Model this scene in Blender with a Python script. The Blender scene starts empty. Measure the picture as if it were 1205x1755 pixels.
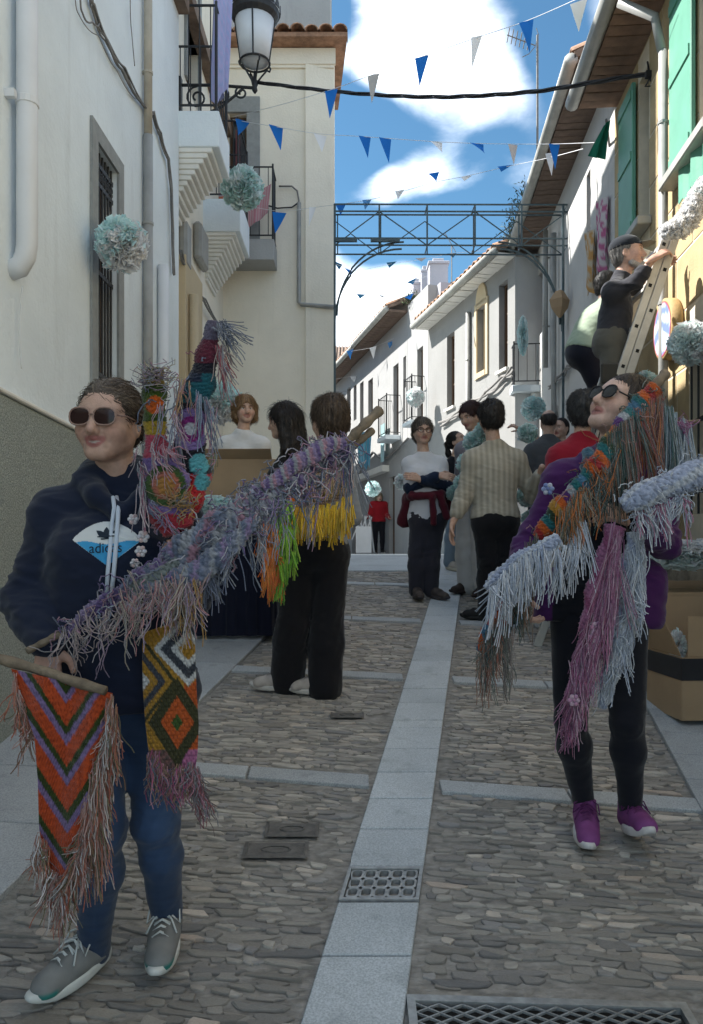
import bpy, bmesh, math, random
import numpy as np
from mathutils import Vector, Matrix
random.seed(7); rng = np.random.default_rng(11)
S = bpy.context.scene
COL = S.collection
R = math.radians

# ---------------------------------------------------------------- camera
F_PX, HX, HY, EYE = 1350.0, 602.5, 950.0, 1.48      # focal in photo pixels, principal column, horizon row, eye height
cam_d = bpy.data.cameras.new('camera'); cam = bpy.data.objects.new('camera', cam_d); COL.objects.link(cam)
cam.location = (0, 0, EYE); cam.rotation_euler = (R(90), 0, 0)
cam_d.sensor_fit = 'VERTICAL'; cam_d.sensor_height = 36.0; cam_d.lens = F_PX / 1755 * 36
cam_d.shift_y = (HY - 877.5) / 1755; cam_d.clip_start = 0.05; cam_d.clip_end = 2000
S.camera = cam

# ---------------------------------------------------------------- light
SUN_DIR = Vector((-1.0, 0.30, 1.05)).normalized()
SUN_EL = math.asin(SUN_DIR.z); SUN_AZ = math.atan2(SUN_DIR.x, SUN_DIR.y)   # azimuth from +Y clockwise
w = bpy.data.worlds.new('World'); S.world = w; w.use_nodes = True
nt = w.node_tree; nt.nodes.clear()
def N(t, **k):
    n = nt.nodes.new(t)
    for a, b in k.items(): setattr(n, a, b)
    return n
out = N('ShaderNodeOutputWorld'); sky = N('ShaderNodeTexSky', sky_type='NISHITA', sun_disc=False)
sky.sun_elevation = SUN_EL; sky.sun_rotation = SUN_AZ; sky.altitude = 400; sky.air_density = 1.0; sky.dust_density = 0.4; sky.ozone_density = .6
bg = N('ShaderNodeBackground'); bg.inputs[1].default_value = 0.029
tint = N('ShaderNodeMix', data_type='RGBA', blend_type='MULTIPLY'); tint.inputs[0].default_value = 1; tint.inputs[7].default_value = (.60, .93, 1.0, 1)
nt.links.new(sky.outputs[0], tint.inputs[6]); nt.links.new(tint.outputs[2], bg.inputs[0])
bgc = N('ShaderNodeBackground'); bgc.inputs[1].default_value = 0.78
tc = N('ShaderNodeTexCoord'); nrm = N('ShaderNodeVectorMath', operation='NORMALIZE'); nt.links.new(tc.outputs['Generated'], nrm.inputs[0])
mp = N('ShaderNodeMapping'); mp.inputs['Scale'].default_value = (1, 1, 1.7); nt.links.new(nrm.outputs[0], mp.inputs[0])
def noise(scale, detail, vec, rough=.55, dist=0.0):
    n = N('ShaderNodeTexNoise'); n.inputs['Scale'].default_value = scale; n.inputs['Detail'].default_value = detail
    n.inputs['Roughness'].default_value = rough; n.inputs['Distortion'].default_value = dist
    nt.links.new(vec, n.inputs['Vector']); return n.outputs[0]
def M2(op, a, b=None):
    n = N('ShaderNodeMath', operation=op)
    for i, x in enumerate((a, b)):
        if x is None: continue
        if isinstance(x, (int, float)): n.inputs[i].default_value = x
        else: nt.links.new(x, n.inputs[i])
    return n.outputs[0]
n_big = noise(3.1, 3, mp.outputs[0]); n_edge = noise(9.0, 9, mp.outputs[0], .6, .4)
base = M2('MULTIPLY', M2('SUBTRACT', n_big, 0.345), 9.5)
# cumulus clouds standing in the strip of sky over the street (directions) and open blue gaps between them
blobs = [(690,80,.13,2.0),(800,90,.12,2.0),(625,80,.07,1.8),(760,150,.10,1.5),(865,115,.07,1.8),(905,205,.05,.5),(820,205,.05,.4),(655,125,.045,.7),
         (700,308,.06,2.6),(640,325,.05,2.4),(770,298,.06,2.5),(860,305,.055,2.0),(610,505,.06,2.2),(690,490,.05,2.0),(580,540,.05,1.8),(650,540,.05,1.6),
         (600,210,.07,-4.08),(600,280,.05,-3.06),(690,235,.06,-3.06),(770,245,.05,-2.29),(850,260,.05,-2.04),(585,30,.035,-2.29),(920,35,.08,-3.82),(960,120,.06,-2.55),(640,395,.06,-3.82),(740,385,.06,-3.57),(830,380,.07,-3.82),(800,440,.07,-3.57),(760,20,.0,0)]
acc = base
for px, py, r, wgt in blobs:
    if r <= 0: continue
    d = Vector(((px-HX)/F_PX, 1, (HY-py)/F_PX)).normalized()
    vd = N('ShaderNodeVectorMath', operation='DISTANCE'); nt.links.new(nrm.outputs[0], vd.inputs[0]); vd.inputs[1].default_value = d
    mr = N('ShaderNodeMapRange', interpolation_type='SMOOTHERSTEP'); nt.links.new(vd.outputs['Value'], mr.inputs[0])
    mr.inputs[1].default_value = 0; mr.inputs[2].default_value = r*1.15; mr.inputs[3].default_value = wgt; mr.inputs[4].default_value = 0
    acc = M2('ADD', acc, mr.outputs[0])
acc = M2('ADD', acc, M2('MULTIPLY', M2('SUBTRACT', n_edge, .5), 4.2))
msk = N('ShaderNodeMapRange', interpolation_type='SMOOTHSTEP'); nt.links.new(acc, msk.inputs[0])
msk.inputs[1].default_value = .15; msk.inputs[2].default_value = 4.6
shade = noise(5.0, 6, mp.outputs[0], .6)
cr = N('ShaderNodeValToRGB'); nt.links.new(shade, cr.inputs[0])
cr.color_ramp.elements[0].position = .40; cr.color_ramp.elements[0].color = (.28, .31, .36, 1)
cr.color_ramp.elements[1].position = .66; cr.color_ramp.elements[1].color = (.91, .95, .98, 1)
nt.links.new(cr.outputs[0], bgc.inputs[0])
mx = N('ShaderNodeMixShader'); nt.links.new(M2('MULTIPLY', msk.outputs[0], .93), mx.inputs[0]); nt.links.new(bg.outputs[0], mx.inputs[1]); nt.links.new(bgc.outputs[0], mx.inputs[2])
nt.links.new(mx.outputs[0], out.inputs[0])
sun_d = bpy.data.lights.new('sun', 'SUN'); sun = bpy.data.objects.new('sun', sun_d); COL.objects.link(sun)
sun_d.energy = 2.0; sun_d.angle = R(.55); sun_d.color = (1, .97, .92)
sun.rotation_euler = (-SUN_DIR).to_track_quat('-Z', 'Y').to_euler(); sun.location = (-20, 8, 20)
S.view_settings.view_transform = 'Standard'; S.view_settings.look = 'None'; S.view_settings.exposure = 2.65; S.view_settings.gamma = 1
S.view_settings.use_curve_mapping = False
S.render.engine = 'CYCLES'; S.cycles.max_bounces = 8; S.cycles.diffuse_bounces = 6; S.cycles.use_denoising = True

# ---------------------------------------------------------------- helpers
def at(px, py, Y): return Vector(((px-HX)*Y/F_PX, Y, EYE+(HY-py)*Y/F_PX))
def gz(y):
    y = np.asarray(y, float)
    a = .155*y; t = np.clip(y-8.5, 0, 2.0); b = .155*8.5 + .155*(t - t*t/4)
    return np.where(y < 8.5, a, b + np.clip(y-10.5, 0, 100)*.001)
def gzf(y): return float(gz(y))

class MB:
    def __init__(s): s.v = []; s.f = []; s.c = []; s.cc = None
    def add(s, vs, fs, col=None):
        o = len(s.v); s.v += [tuple(x) for x in vs]; s.f += [tuple(i+o for i in f) for f in fs]
        s.c += [col or s.cc or (1, 1, 1)]*len(vs); return s
    def box(s, c, e, rz=0, rot=None, col=None):
        c = Vector(c); m = rot if rot is not None else Matrix.Rotation(rz, 3, 'Z')
        vs = [c + m @ Vector((sx*e[0]/2, sy*e[1]/2, sz*e[2]/2)) for sx in (-1, 1) for sy in (-1, 1) for sz in (-1, 1)]
        return s.add(vs, [(0,1,3,2),(4,6,7,5),(0,4,5,1),(2,3,7,6),(0,2,6,4),(1,5,7,3)], col)
    def bar(s, a, b, wdt, hgt, up=(0,0,1), col=None):
        a = Vector(a); b = Vector(b); d = b-a; L = d.length; d.normalize(); up = Vector(up)
        x = d.cross(up)
        if x.length < 1e-4: x = d.cross(Vector((1, 0, 0)))
        x.normalize(); z = x.cross(d)
        return s.box((a+b)/2, (wdt, L, hgt), rot=Matrix((x, d, z)).transposed(), col=col)
    def tube(s, pts, r, n=8, cap=True, col=None, closed=False):
        pts = [Vector(p) for p in pts]; m = len(pts); rs = r if hasattr(r, '__len__') else [r]*m
        vs = []; fs = []; px = None
        for i, p in enumerate(pts):
            d = (pts[min(i+1, m-1)] - pts[max(i-1, 0)])
            if closed: d = pts[(i+1) % m]-pts[i-1]
            if d.length < 1e-9: d = Vector((0, 0, 1))
            d.normalize()
            if px is None: px = d.orthogonal().normalized()
            x = px - d*px.dot(d)
            if x.length < 1e-5: x = d.orthogonal()
            x.normalize(); px = x; y = d.cross(x)
            vs += [p + (x*math.cos(2*math.pi*k/n)+y*math.sin(2*math.pi*k/n))*rs[i] for k in range(n)]
        for i in range(m if closed else m-1):
            for k in range(n):
                a = i*n+k; b = i*n+(k+1) % n; j = (i+1) % m
                fs.append((a, b, j*n+(k+1) % n, j*n+k))
        if cap and not closed: fs += [tuple(range(n))[::-1], tuple(range((m-1)*n, m*n))]
        return s.add(vs, fs, col)
    def prism(s, poly, ex, col=None):
        n = len(poly); ex = Vector(ex); vs = [Vector(p) for p in poly]; vs += [p+ex for p in vs]
        fs = [tuple(range(n))[::-1], tuple(range(n, 2*n))]+[(i, (i+1) % n, n+(i+1) % n, n+i) for i in range(n)]
        return s.add(vs, fs, col)
    def lathe(s, c, prof, n=16, col=None, axis='Z', M=None):
        vs = []; c = Vector(c)
        for r, z in prof:
            for k in range(n):
                a = 2*math.pi*k/n; v = Vector((r*math.cos(a), r*math.sin(a), z)); vs.append(c + (M @ v if M is not None else v))
        m = len(prof); fs = [(i*n+k, i*n+(k+1) % n, (i+1)*n+(k+1) % n, (i+1)*n+k) for i in range(m-1) for k in range(n)]
        fs += [tuple(range(n))[::-1], tuple(range((m-1)*n, m*n))]
        return s.add(vs, fs, col)
    def build(s, name, mat, parent=None, smooth=False, bevel=0, cols=False):
        return mkobj(name, s.v, s.f, mat, parent, smooth, s.c if cols else None, bevel)

def mkobj(name, v, f, mat, parent=None, smooth=False, cols=None, bevel=0, recalc=True):
    me = bpy.data.meshes.new(name)
    v = np.asarray(v, float).reshape(-1, 3)
    if parent is None:
        o0 = np.array([(v[:, 0].min()+v[:, 0].max())/2, (v[:, 1].min()+v[:, 1].max())/2, v[:, 2].min()])
    else:
        o0 = np.zeros(3); p = parent
        while p is not None: o0 += np.array(p.location); p = p.parent
    vl = v - o0
    if isinstance(f, np.ndarray):
        k = f.shape[1]; me.vertices.add(len(vl)); me.vertices.foreach_set('co', vl.ravel())
        me.loops.add(f.size); me.loops.foreach_set('vertex_index', f.ravel().astype(np.int32))
        me.polygons.add(len(f)); me.polygons.foreach_set('loop_start', np.arange(0, f.size, k, dtype=np.int32))
        me.update(calc_edges=True); me.validate()
    else:
        me.from_pydata(vl.tolist(), [], f); me.update()
        if recalc:
            bm = bmesh.new(); bm.from_mesh(me); bmesh.ops.recalc_face_normals(bm, faces=bm.faces); bm.to_mesh(me); bm.free()
    if cols is not None:
        c = np.ones((len(vl), 4), np.float32); c[:, :3] = np.asarray(cols, np.float32).reshape(-1, 3)
        a = me.color_attributes.new('Col', 'FLOAT_COLOR', 'POINT'); a.data.foreach_set('color', c.ravel())
    if smooth: me.polygons.foreach_set('use_smooth', np.ones(len(me.polygons), bool))
    ob = bpy.data.objects.new(name, me); COL.objects.link(ob)
    if mat: me.materials.append(mat)
    if parent is None: ob.location = o0
    else: ob.parent = parent
    if bevel:
        b = ob.modifiers.new('bevel', 'BEVEL'); b.width = bevel; b.segments = 1; b.limit_method = 'ANGLE'
    return ob
def tag(o, label=None, cat=None, group=None, kind=None):
    if label: o['label'] = label
    if cat: o['category'] = cat
    if group: o['group'] = group
    if kind: o['kind'] = kind
    return o
def thing(name, label, cat, loc, group=None):
    o = bpy.data.objects.new(name, None); COL.objects.link(o); o.location = loc; o.empty_display_size = .1
    return tag(o, label, cat, group)

# ---------------------------------------------------------------- materials
def new_mat(name):
    m = bpy.data.materials.new(name); m.use_nodes = True; t = m.node_tree; b = t.nodes['Principled BSDF']
    return m, t, b
def ramp(t, fac, stops):
    r = t.nodes.new('ShaderNodeValToRGB'); t.links.new(fac, r.inputs[0]); e = r.color_ramp.elements
    while len(e) < len(stops): e.new(.5)
    for el, (p, c) in zip(e, stops): el.position = p; el.color = (*c, 1)
    return r.outputs[0]
def tex(t, kind, scale, detail=4, coord='Object', vscale=None, rough=.55):
    tcn = t.nodes.new('ShaderNodeTexCoord'); mpn = t.nodes.new('ShaderNodeMapping'); t.links.new(tcn.outputs[coord], mpn.inputs[0])
    if vscale: mpn.inputs['Scale'].default_value = vscale
    n = t.nodes.new('ShaderNodeTexNoise' if kind == 'noise' else 'ShaderNodeTexVoronoi'); n.inputs['Scale'].default_value = scale
    if kind == 'noise': n.inputs['Detail'].default_value = detail; n.inputs['Roughness'].default_value = rough
    t.links.new(mpn.outputs[0], n.inputs['Vector']); return n.outputs[0]
def mixc(t, fac, a, b, mode='MIX'):
    n = t.nodes.new('ShaderNodeMix'); n.data_type = 'RGBA'; n.blend_type = mode
    for i, x in ((0, fac), (6, a), (7, b)):
        if isinstance(x, (int, float)): n.inputs[i].default_value = x
        elif isinstance(x, tuple): n.inputs[i].default_value = (*x, 1)
        else: t.links.new(x, n.inputs[i])
    return n.outputs[2]
def bump(t, b, h, strength, dist=.01):
    n = t.nodes.new('ShaderNodeBump'); n.inputs['Strength'].default_value = strength; n.inputs['Distance'].default_value = dist
    t.links.new(h, n.inputs['Height']); t.links.new(n.outputs[0], b.inputs['Normal'])
def mat(name, col, rough=.7, var=.12, scale=6, bmp=0, bscale=60, metal=0, spec=.4, vscale=None, bdist=.01):
    m, t, b = new_mat(name); b.inputs['Roughness'].default_value = rough; b.inputs['Metallic'].default_value = metal; b.inputs['Specular IOR Level'].default_value = spec
    n = tex(t, 'noise', scale, 6, vscale=vscale)
    c = tuple(col)
    t.links.new(ramp(t, n, [(.3, tuple(x*(1-var) for x in c)), (.7, tuple(min(1, x*(1+var)) for x in c))]), b.inputs['Base Color'])
    if bmp: bump(t, b, tex(t, 'noise', bscale, 5, vscale=vscale), bmp, bdist)
    return m
def mat_v(name, rough=.9, bmp=.3, bscale=400, var=.25, vs=60, spec=.2, sheen=0):
    m, t, b = new_mat(name); b.inputs['Roughness'].default_value = rough; b.inputs['Specular IOR Level'].default_value = spec
    a = t.nodes.new('ShaderNodeAttribute'); a.attribute_name = 'Col'
    n = tex(t, 'noise', vs, 4)
    g = ramp(t, n, [(.3, (1-var,)*3), (.7, (1, 1, 1))])
    t.links.new(mixc(t, 1.0, a.outputs['Color'], g, 'MULTIPLY'), b.inputs['Base Color'])
    if sheen: b.inputs['Sheen Weight'].default_value = sheen
    if bmp: bump(t, b, tex(t, 'noise', bscale, 4), bmp, .004)
    return m
def mat_plaster(name, col, stain=(.45, .42, .37), amt=.35, rough=.9, bmp=.25, streak=.5):
    m, t, b = new_mat(name); b.inputs['Roughness'].default_value = rough; b.inputs['Specular IOR Level'].default_value = .2
    n1 = tex(t, 'noise', 1.3, 8, rough=.62); n2 = tex(t, 'noise', 3.0, 8, vscale=(2.2, 2.2, .22), rough=.65); n3 = tex(t, 'noise', 14, 6)
    c = tuple(col)
    base_c = ramp(t, n1, [(.3, tuple(x*.86 for x in c)), (.7, c)])
    c2 = mixc(t, ramp(t, n2, [(.56, (0,)*3), (.8, (streak*amt*1.6,)*3)]), base_c, tuple(stain))
    c3 = mixc(t, ramp(t, n3, [(.62, (0,)*3), (.85, (amt*.6,)*3)]), c2, tuple(stain))
    t.links.new(c3, b.inputs['Base Color'])
    bump(t, b, tex(t, 'noise', 35, 7), bmp, .02)
    return m
MT = {}
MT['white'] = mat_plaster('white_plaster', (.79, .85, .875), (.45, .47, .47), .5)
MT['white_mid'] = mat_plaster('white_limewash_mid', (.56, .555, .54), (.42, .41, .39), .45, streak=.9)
MT['white_sun_dimmed'] = mat_plaster('white_limewash_sun_dimmed', (.29, .288, .28), (.22, .21, .20), .4, streak=.8)  # same limewash darkened in the colour to offset direct sun on its wall
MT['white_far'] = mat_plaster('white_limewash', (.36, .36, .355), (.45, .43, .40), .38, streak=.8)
MT['cream'] = mat_plaster('cream_plaster', (.88, .815, .69), (.42, .38, .31), .28)
MT['cream2'] = mat_plaster('ochre_plaster', (.58, .47, .31), (.35, .28, .2), .3)
MT['greywall'] = mat_plaster('grey_render', (.42, .42, .41), (.2, .2, .2), .5)
MT['lilacgrey'] = mat_plaster('lilac_grey_render', (.50, .49, .53), (.35, .33, .33), .4)
MT['stucco'] = mat('white_moulding', (.74, .72, .66), .85, .06, 5, .1)
MT['stone_grey'] = mat('grey_stone_trim', (.27, .28, .275), .85, .12, 14, .25, 90)
MT['iron'] = mat('black_iron', (.018, .019, .021), .5, .3, 20, .15, 90)
MT['truss'] = mat('dark_green_truss', (.055, .085, .095), .5, .3, 10)
MT['dark'] = mat('dark_interior', (.018, .017, .016), .9, .3, 3)
MT['glass'] = mat('window_glass', (.03, .035, .04), .08, .2, 2, spec=.8)
MT['wood_dark'] = mat('brown_wood', (.10, .06, .035), .7, .25, 12, .3, 40, vscale=(1, 1, .15))
MT['pipe_white'] = mat('white_pipe', (.66, .67, .68), .45, .05, 4)
MT['pipe_grey'] = mat('grey_pipe', (.30, .30, .285), .45, .15, 6)
MT['pipe_beige'] = mat('beige_pipe', (.40, .36, .29), .6, .18, 8)
MT['cable'] = mat('grey_cable', (.20, .19, .18), .7, .2, 20)
MT['cable_black'] = mat('black_cable', (.02, .02, .022), .6, .2, 20)
MT['tile'] = mat('clay_tile', (.33, .19, .12), .85, .4, 9, .4, 60)
MT['tile_old'] = mat('old_roof_tile', (.19, .135, .10), .9, .4, 6, .4, 40)
MT['soffit'] = mat('brick_soffit', (.205, .13, .09), .85, .3, 8, .3, 50)
MT['soffit_old'] = mat('old_brick_soffit', (.15, .105, .08), .9, .35, 8, .3, 50)
MT['gutter'] = mat('zinc_gutter', (.36, .36, .33), .5, .2, 6)
MT['shutter_green'] = mat('green_shutter_paint', (.12, .32, .23), .5, .1, 5, .05)
MT['green_dark'] = mat('dark_green_cloth', (.02, .14, .09), .8, .2, 9)
MT['sand'] = mat('sandstone_block', (.42, .32, .175), .85, .16, 5, .3, 60)
MT['sand_joint'] = mat('pale_mortar', (.62, .55, .42), .9, .1, 10)
MT['stone_base'] = mat('weathered_base_stone', (.38, .32, .24), .9, .35, 7, .6, 30, bdist=.03)
# roughcast dado
m, t, b = new_mat('roughcast_dado'); b.inputs['Roughness'].default_value = .95; b.inputs['Specular IOR Level'].default_value = .2
n = tex(t, 'noise', 120, 5); n2 = tex(t, 'noise', 2.2, 6)
c = ramp(t, n, [(.35, (.20, .22, .205)), (.5, (.31, .335, .31)), (.66, (.43, .46, .43))])
t.links.new(mixc(t, ramp(t, n2, [(.4, (0,)*3), (.75, (.35,)*3)]), c, (.27, .29, .25)), b.inputs['Base Color']); bump(t, b, n, .7, .012)
MT['dado'] = m
# granite slabs
def granite(name, lo, hi):
    m, t, b = new_mat(name); b.inputs['Roughness'].default_value = .75; b.inputs['Specular IOR Level'].default_value = .35
    n = tex(t, 'noise', 170, 3); n2 = tex(t, 'noise', 2.4, 6); n3 = tex(t, 'noise', 11, 6)
    c = ramp(t, n, [(.36, lo), (.64, hi)])
    oi = t.nodes.new('ShaderNodeObjectInfo')
    c = mixc(t, ramp(t, n2, [(.42, (0,)*3), (.72, (.35,)*3)]), c, tuple(x*.62 for x in lo))
    c = mixc(t, ramp(t, n3, [(.56, (0,)*3), (.75, (.4,)*3)]), c, tuple(x*.55 for x in lo))
    c = mixc(t, 1.0, c, ramp(t, oi.outputs['Random'], [(0, (.84, .85, .86)), (1, (1.0, 1.0, 1.0))]), 'MULTIPLY')
    t.links.new(c, b.inputs['Base Color']); bump(t, b, n, .15, .003); return m
MT['granite'] = granite('granite_slab', (.40, .435, .455), (.62, .655, .68))
MT['granite2'] = granite('granite_pavement', (.32, .335, .345), (.50, .52, .53))
# cobbles
m, t, b = new_mat('slate_cobble'); b.inputs['Roughness'].default_value = .8; b.inputs['Specular IOR Level'].default_value = .3
a = t.nodes.new('ShaderNodeAttribute'); a.attribute_name = 'Col'
n = tex(t, 'noise', 26, 8, vscale=(.4, 1, 1), rough=.65)
t.links.new(mixc(t, 1.0, a.outputs['Color'], ramp(t, n, [(.25, (1.2, 1.17, 1.12)), (.7, (2.05, 2.0, 1.93))]), 'MULTIPLY'), b.inputs['Base Color'])
bump(t, b, tex(t, 'noise', 70, 8, vscale=(.4, 1, 1)), .6, .01); MT['cobble'] = m
m, t, b = new_mat('earth_mortar'); b.inputs['Roughness'].default_value = .95; b.inputs['Specular IOR Level'].default_value = .15
n = tex(t, 'noise', 40, 8, vscale=(.5, 1, 1)); n2 = tex(t, 'noise', 1.7, 6)
c = ramp(t, n, [(.32, (.17, .16, .146)), (.55, (.28, .266, .244)), (.75, (.38, .362, .335))])
t.links.new(mixc(t, ramp(t, n2, [(.58, (0,)*3), (.78, (.5,)*3)]), c, (.075, .08, .048)), b.inputs['Base Color']); bump(t, b, n, .9, .02); MT['mortar'] = m
# random-tinted stones sharing one mesh
m, t, b = new_mat('slate_cobble_single'); b.inputs['Roughness'].default_value = .8; b.inputs['Specular IOR Level'].default_value = .3
oi = t.nodes.new('ShaderNodeObjectInfo'); n = tex(t, 'noise', 26, 8, vscale=(.4, 1, 1), rough=.65)
cs = ramp(t, oi.outputs['Random'], [(0, (.15, .142, .132)), (.25, (.20, .19, .175)), (.45, (.125, .124, .126)), (.65, (.235, .222, .205)), (.85, (.165, .16, .158)), (.95, (.25, .235, .215)), (.985, (.33, .28, .245)), (1, (.42, .39, .36))])
t.links.new(mixc(t, 1.0, cs, ramp(t, n, [(.25, (1.2, 1.17, 1.12)), (.7, (2.05, 2.0, 1.93))]), 'MULTIPLY'), b.inputs['Base Color'])
bump(t, b, tex(t, 'noise', 70, 8, vscale=(.4, 1, 1)), .6, .01); MT['cobble1'] = m
MT['card'] = mat('cardboard', (.36, .25, .15), .85, .08, 5, .1, 30)
MT['card_dark'] = mat('cardboard_inside', (.28, .19, .12), .9, .08, 5)
MT['tape_black'] = mat('black_tape', (.02, .02, .024), .5, .2, 9)
MT['alu'] = mat('aluminium', (.50, .48, .44), .45, .12, 10, metal=.3)
MT['steel'] = mat('cast_grate_steel', (.30, .31, .31), .5, .25, 30, .2, 80, metal=.5)
MT['rust'] = mat('rusted_cover', (.115, .108, .10), .7, .35, 25, .4, 70)
MT['yarn'] = mat_v('yarn', .95, .5, 700, .3, 180, .1, .3)
MT['cloth'] = mat_v('woven_cloth', .9, .25, 500, .12, 8, .15, .15)
MT['tissue'] = mat_v('tissue_paper', .9, .1, 200, .1, 20, .2)
MT['flag'] = mat_v('bunting_fabric', .8, .05, 200, .06, 8, .3)
_t = MT['tissue'].node_tree; _b = _t.nodes['Principled BSDF']; _o = [n for n in _t.nodes if n.type == 'OUTPUT_MATERIAL'][0]
_tr = _t.nodes.new('ShaderNodeBsdfTranslucent'); _mx = _t.nodes.new('ShaderNodeMixShader'); _mx.inputs[0].default_value = .4
_t.links.new(_b.inputs['Base Color'].links[0].from_socket, _tr.inputs[0]); _t.links.new(_b.outputs[0], _mx.inputs[1]); _t.links.new(_tr.outputs[0], _mx.inputs[2]); _t.links.new(_mx.outputs[0], _o.inputs[0])
MT['skin'] = mat_v('skin', .5, .35, 420, .22, 55, .4)
MT['skin'].node_tree.nodes['Principled BSDF'].inputs['Subsurface Weight'].default_value = .12
MT['skin'].node_tree.nodes['Principled BSDF'].inputs['Subsurface Radius'].default_value = (.012, .005, .003)
MT['hair'] = mat_v('hair', .5, .5, 300, .35, 90, .4)
MT['rubber'] = mat_v('shoe_material', .7, .15, 300, .12, 40, .3)
MT['lens'] = mat('sunglass_lens', (.022, .008, .007), .12, .1, 3, spec=.35)
MT['lens_black'] = mat('black_lens', (.010, .010, .012), .12, .1, 3, spec=.45)
MT['lamp_glass'] = mat('frosted_lamp_glass', (.66, .67, .68), .35, .05, 3)
MT['stick'] = mat('bare_wood_stick', (.17, .13, .09), .8, .35, 25, .6, 60, vscale=(1, 1, 1))
# ================================================================ setting
def strip_c(y): return -.326+.166*y
def edge_l(y): return -1.50+.155*y
def edge_r(y): return .78+.19*y
def wall_l(y): return -1.70+.02*(y-3.8)
def wall_r(y): return 1.9+.08*y
SW = .132                                         # half width of the centre strip
# ground sheet
ys = np.concatenate([np.arange(-6, 8, .5), np.arange(8, 11, .1), [11, 12, 14, 18, 25, 40, 80, 200]])
xs = np.array([-60, -8, -3, -1.5, 0, 1.5, 3, 8, 60])
v = [(x, y, gzf(y)-.012) for y in ys for x in xs]; nx = len(xs)
f = [(j*nx+i, j*nx+i+1, (j+1)*nx+i+1, (j+1)*nx+i) for j in range(len(ys)-1) for i in range(nx-1)]
street = tag(mkobj('street', v, f, MT['mortar'], None, True), kind='structure')
def slab(name, quad, h, matr, parent, gap=.004, drop=.05, bev=.003):
    q = [Vector((p[0], p[1], 0)) for p in quad]; c = sum(q, Vector((0, 0, 0)))/4
    q = [p+(c-p).normalized()*gap*1.4 for p in q]
    top = [(p.x, p.y, gzf(p.y)+h) for p in q]; bot = [(p.x, p.y, gzf(p.y)-drop) for p in q]
    return mkobj(name, top+bot, [(0,1,2,3),(4,7,6,5)]+[(i,4+i,4+(i+1)%4,(i+1)%4) for i in range(4)], matr, parent, bevel=bev)
E = .166                                            # rows run square to the street: y drops by E per metre to the right
def rowy(y, x): return y - E*(x-strip_c(y))
joints = [1.35, 1.62, 1.92, 2.222, 2.476, 2.678, 2.934, 3.176, 3.421, 3.673, 3.933, 4.036]
while joints[-1] < 8.4: joints.append(joints[-1]+random.choice((.24, .26, .29)))
for a, bq in zip(joints[:-1], joints[1:]):
    if abs(a-2.476) < .01: continue                 # the drain grate sits here
    slab('granite_slab', [(strip_c(a)-SW, a), (strip_c(a)+SW, a), (strip_c(bq)+SW, bq), (strip_c(bq)-SW, bq)], .004+random.uniform(0, .002), MT['granite'], street)
bands = [3.32+1.42*k for k in range(4)]
for yb in bands:
    for x0, x1 in ((None, -SW), (SW, None)):
        xa = edge_l(yb) if x0 is None else strip_c(yb)+SW+.012; xb = strip_c(yb)-SW-.012 if x0 is None else edge_r(yb)
        n = max(1, round((xb-xa)/.62))
        for k in range(n):
            p, q = xa+(xb-xa)*k/n, xa+(xb-xa)*(k+1)/n
            slab('granite_band', [(p, rowy(yb, p)-.055), (q, rowy(yb, q)-.055), (q, rowy(yb, q)+.055), (p, rowy(yb, p)+.055)], .003+random.uniform(0, .002), MT['granite2'], street)
# pavements
pav_l = tag(mkobj('pavement_left', [(wall_l(y)-.3 if i == 0 else edge_l(y)-.01, y, gzf(y)-.002) for y in np.arange(-1, 9, .5) for i in (0, 1)],
    [(2*j, 2*j+1, 2*j+3, 2*j+2) for j in range(19)], MT['mortar'], None), kind='structure')
pav_r = tag(mkobj('pavement_right', [(wall_r(y)+.3 if i else edge_r(y)+.01, y, gzf(y)-.002) for y in np.arange(-1, 9, .5) for i in (0, 1)],
    [(2*j, 2*j+1, 2*j+3, 2*j+2) for j in range(19)], MT['mortar'], None), kind='structure')
yy = .9
while yy < 8.3:
    d = random.choice((.48, .52, .55)); y1 = yy+d
    slab('granite_slab', [(wall_l(yy)-.02, yy+.08), (edge_l(yy), yy), (edge_l(y1), y1), (wall_l(y1)-.02, y1+.08)], .012, MT['granite2'], pav_l)
    yy = y1
yy = .9
while yy < 8.3:
    d = random.choice((.26, .30, .34)); y1 = yy+d
    xm = lambda y: edge_r(y)+.42
    slab('granite_slab', [(edge_r(yy), yy), (xm(yy), yy-.05), (xm(y1), y1-.05), (edge_r(y1), y1)], .012, MT['granite2'], pav_r)
    slab('granite_slab', [(xm(yy), yy-.05), (wall_r(yy)+.02, yy-.1), (wall_r(y1)+.02, y1-.1), (xm(y1), y1-.05)], .013, MT['granite2'], pav_r)
    yy = y1
v = []; f = []
yl = [8.4, 8.7, 9, 9.3, 9.6, 10, 10.4, 11, 13, 16, 20, 26, 34]
crest = MB()
for k, (a, bq) in enumerate(zip(yl[:-1], yl[1:])):
    for i in range(8):
        x0, x1 = -2.6+i*.85, -2.6+(i+1)*.85
        slab('granite_slab', [(x0, a), (x1, a), (x1, bq), (x0, bq)], .006, MT['granite'], street, drop=.03, bev=0)
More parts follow.
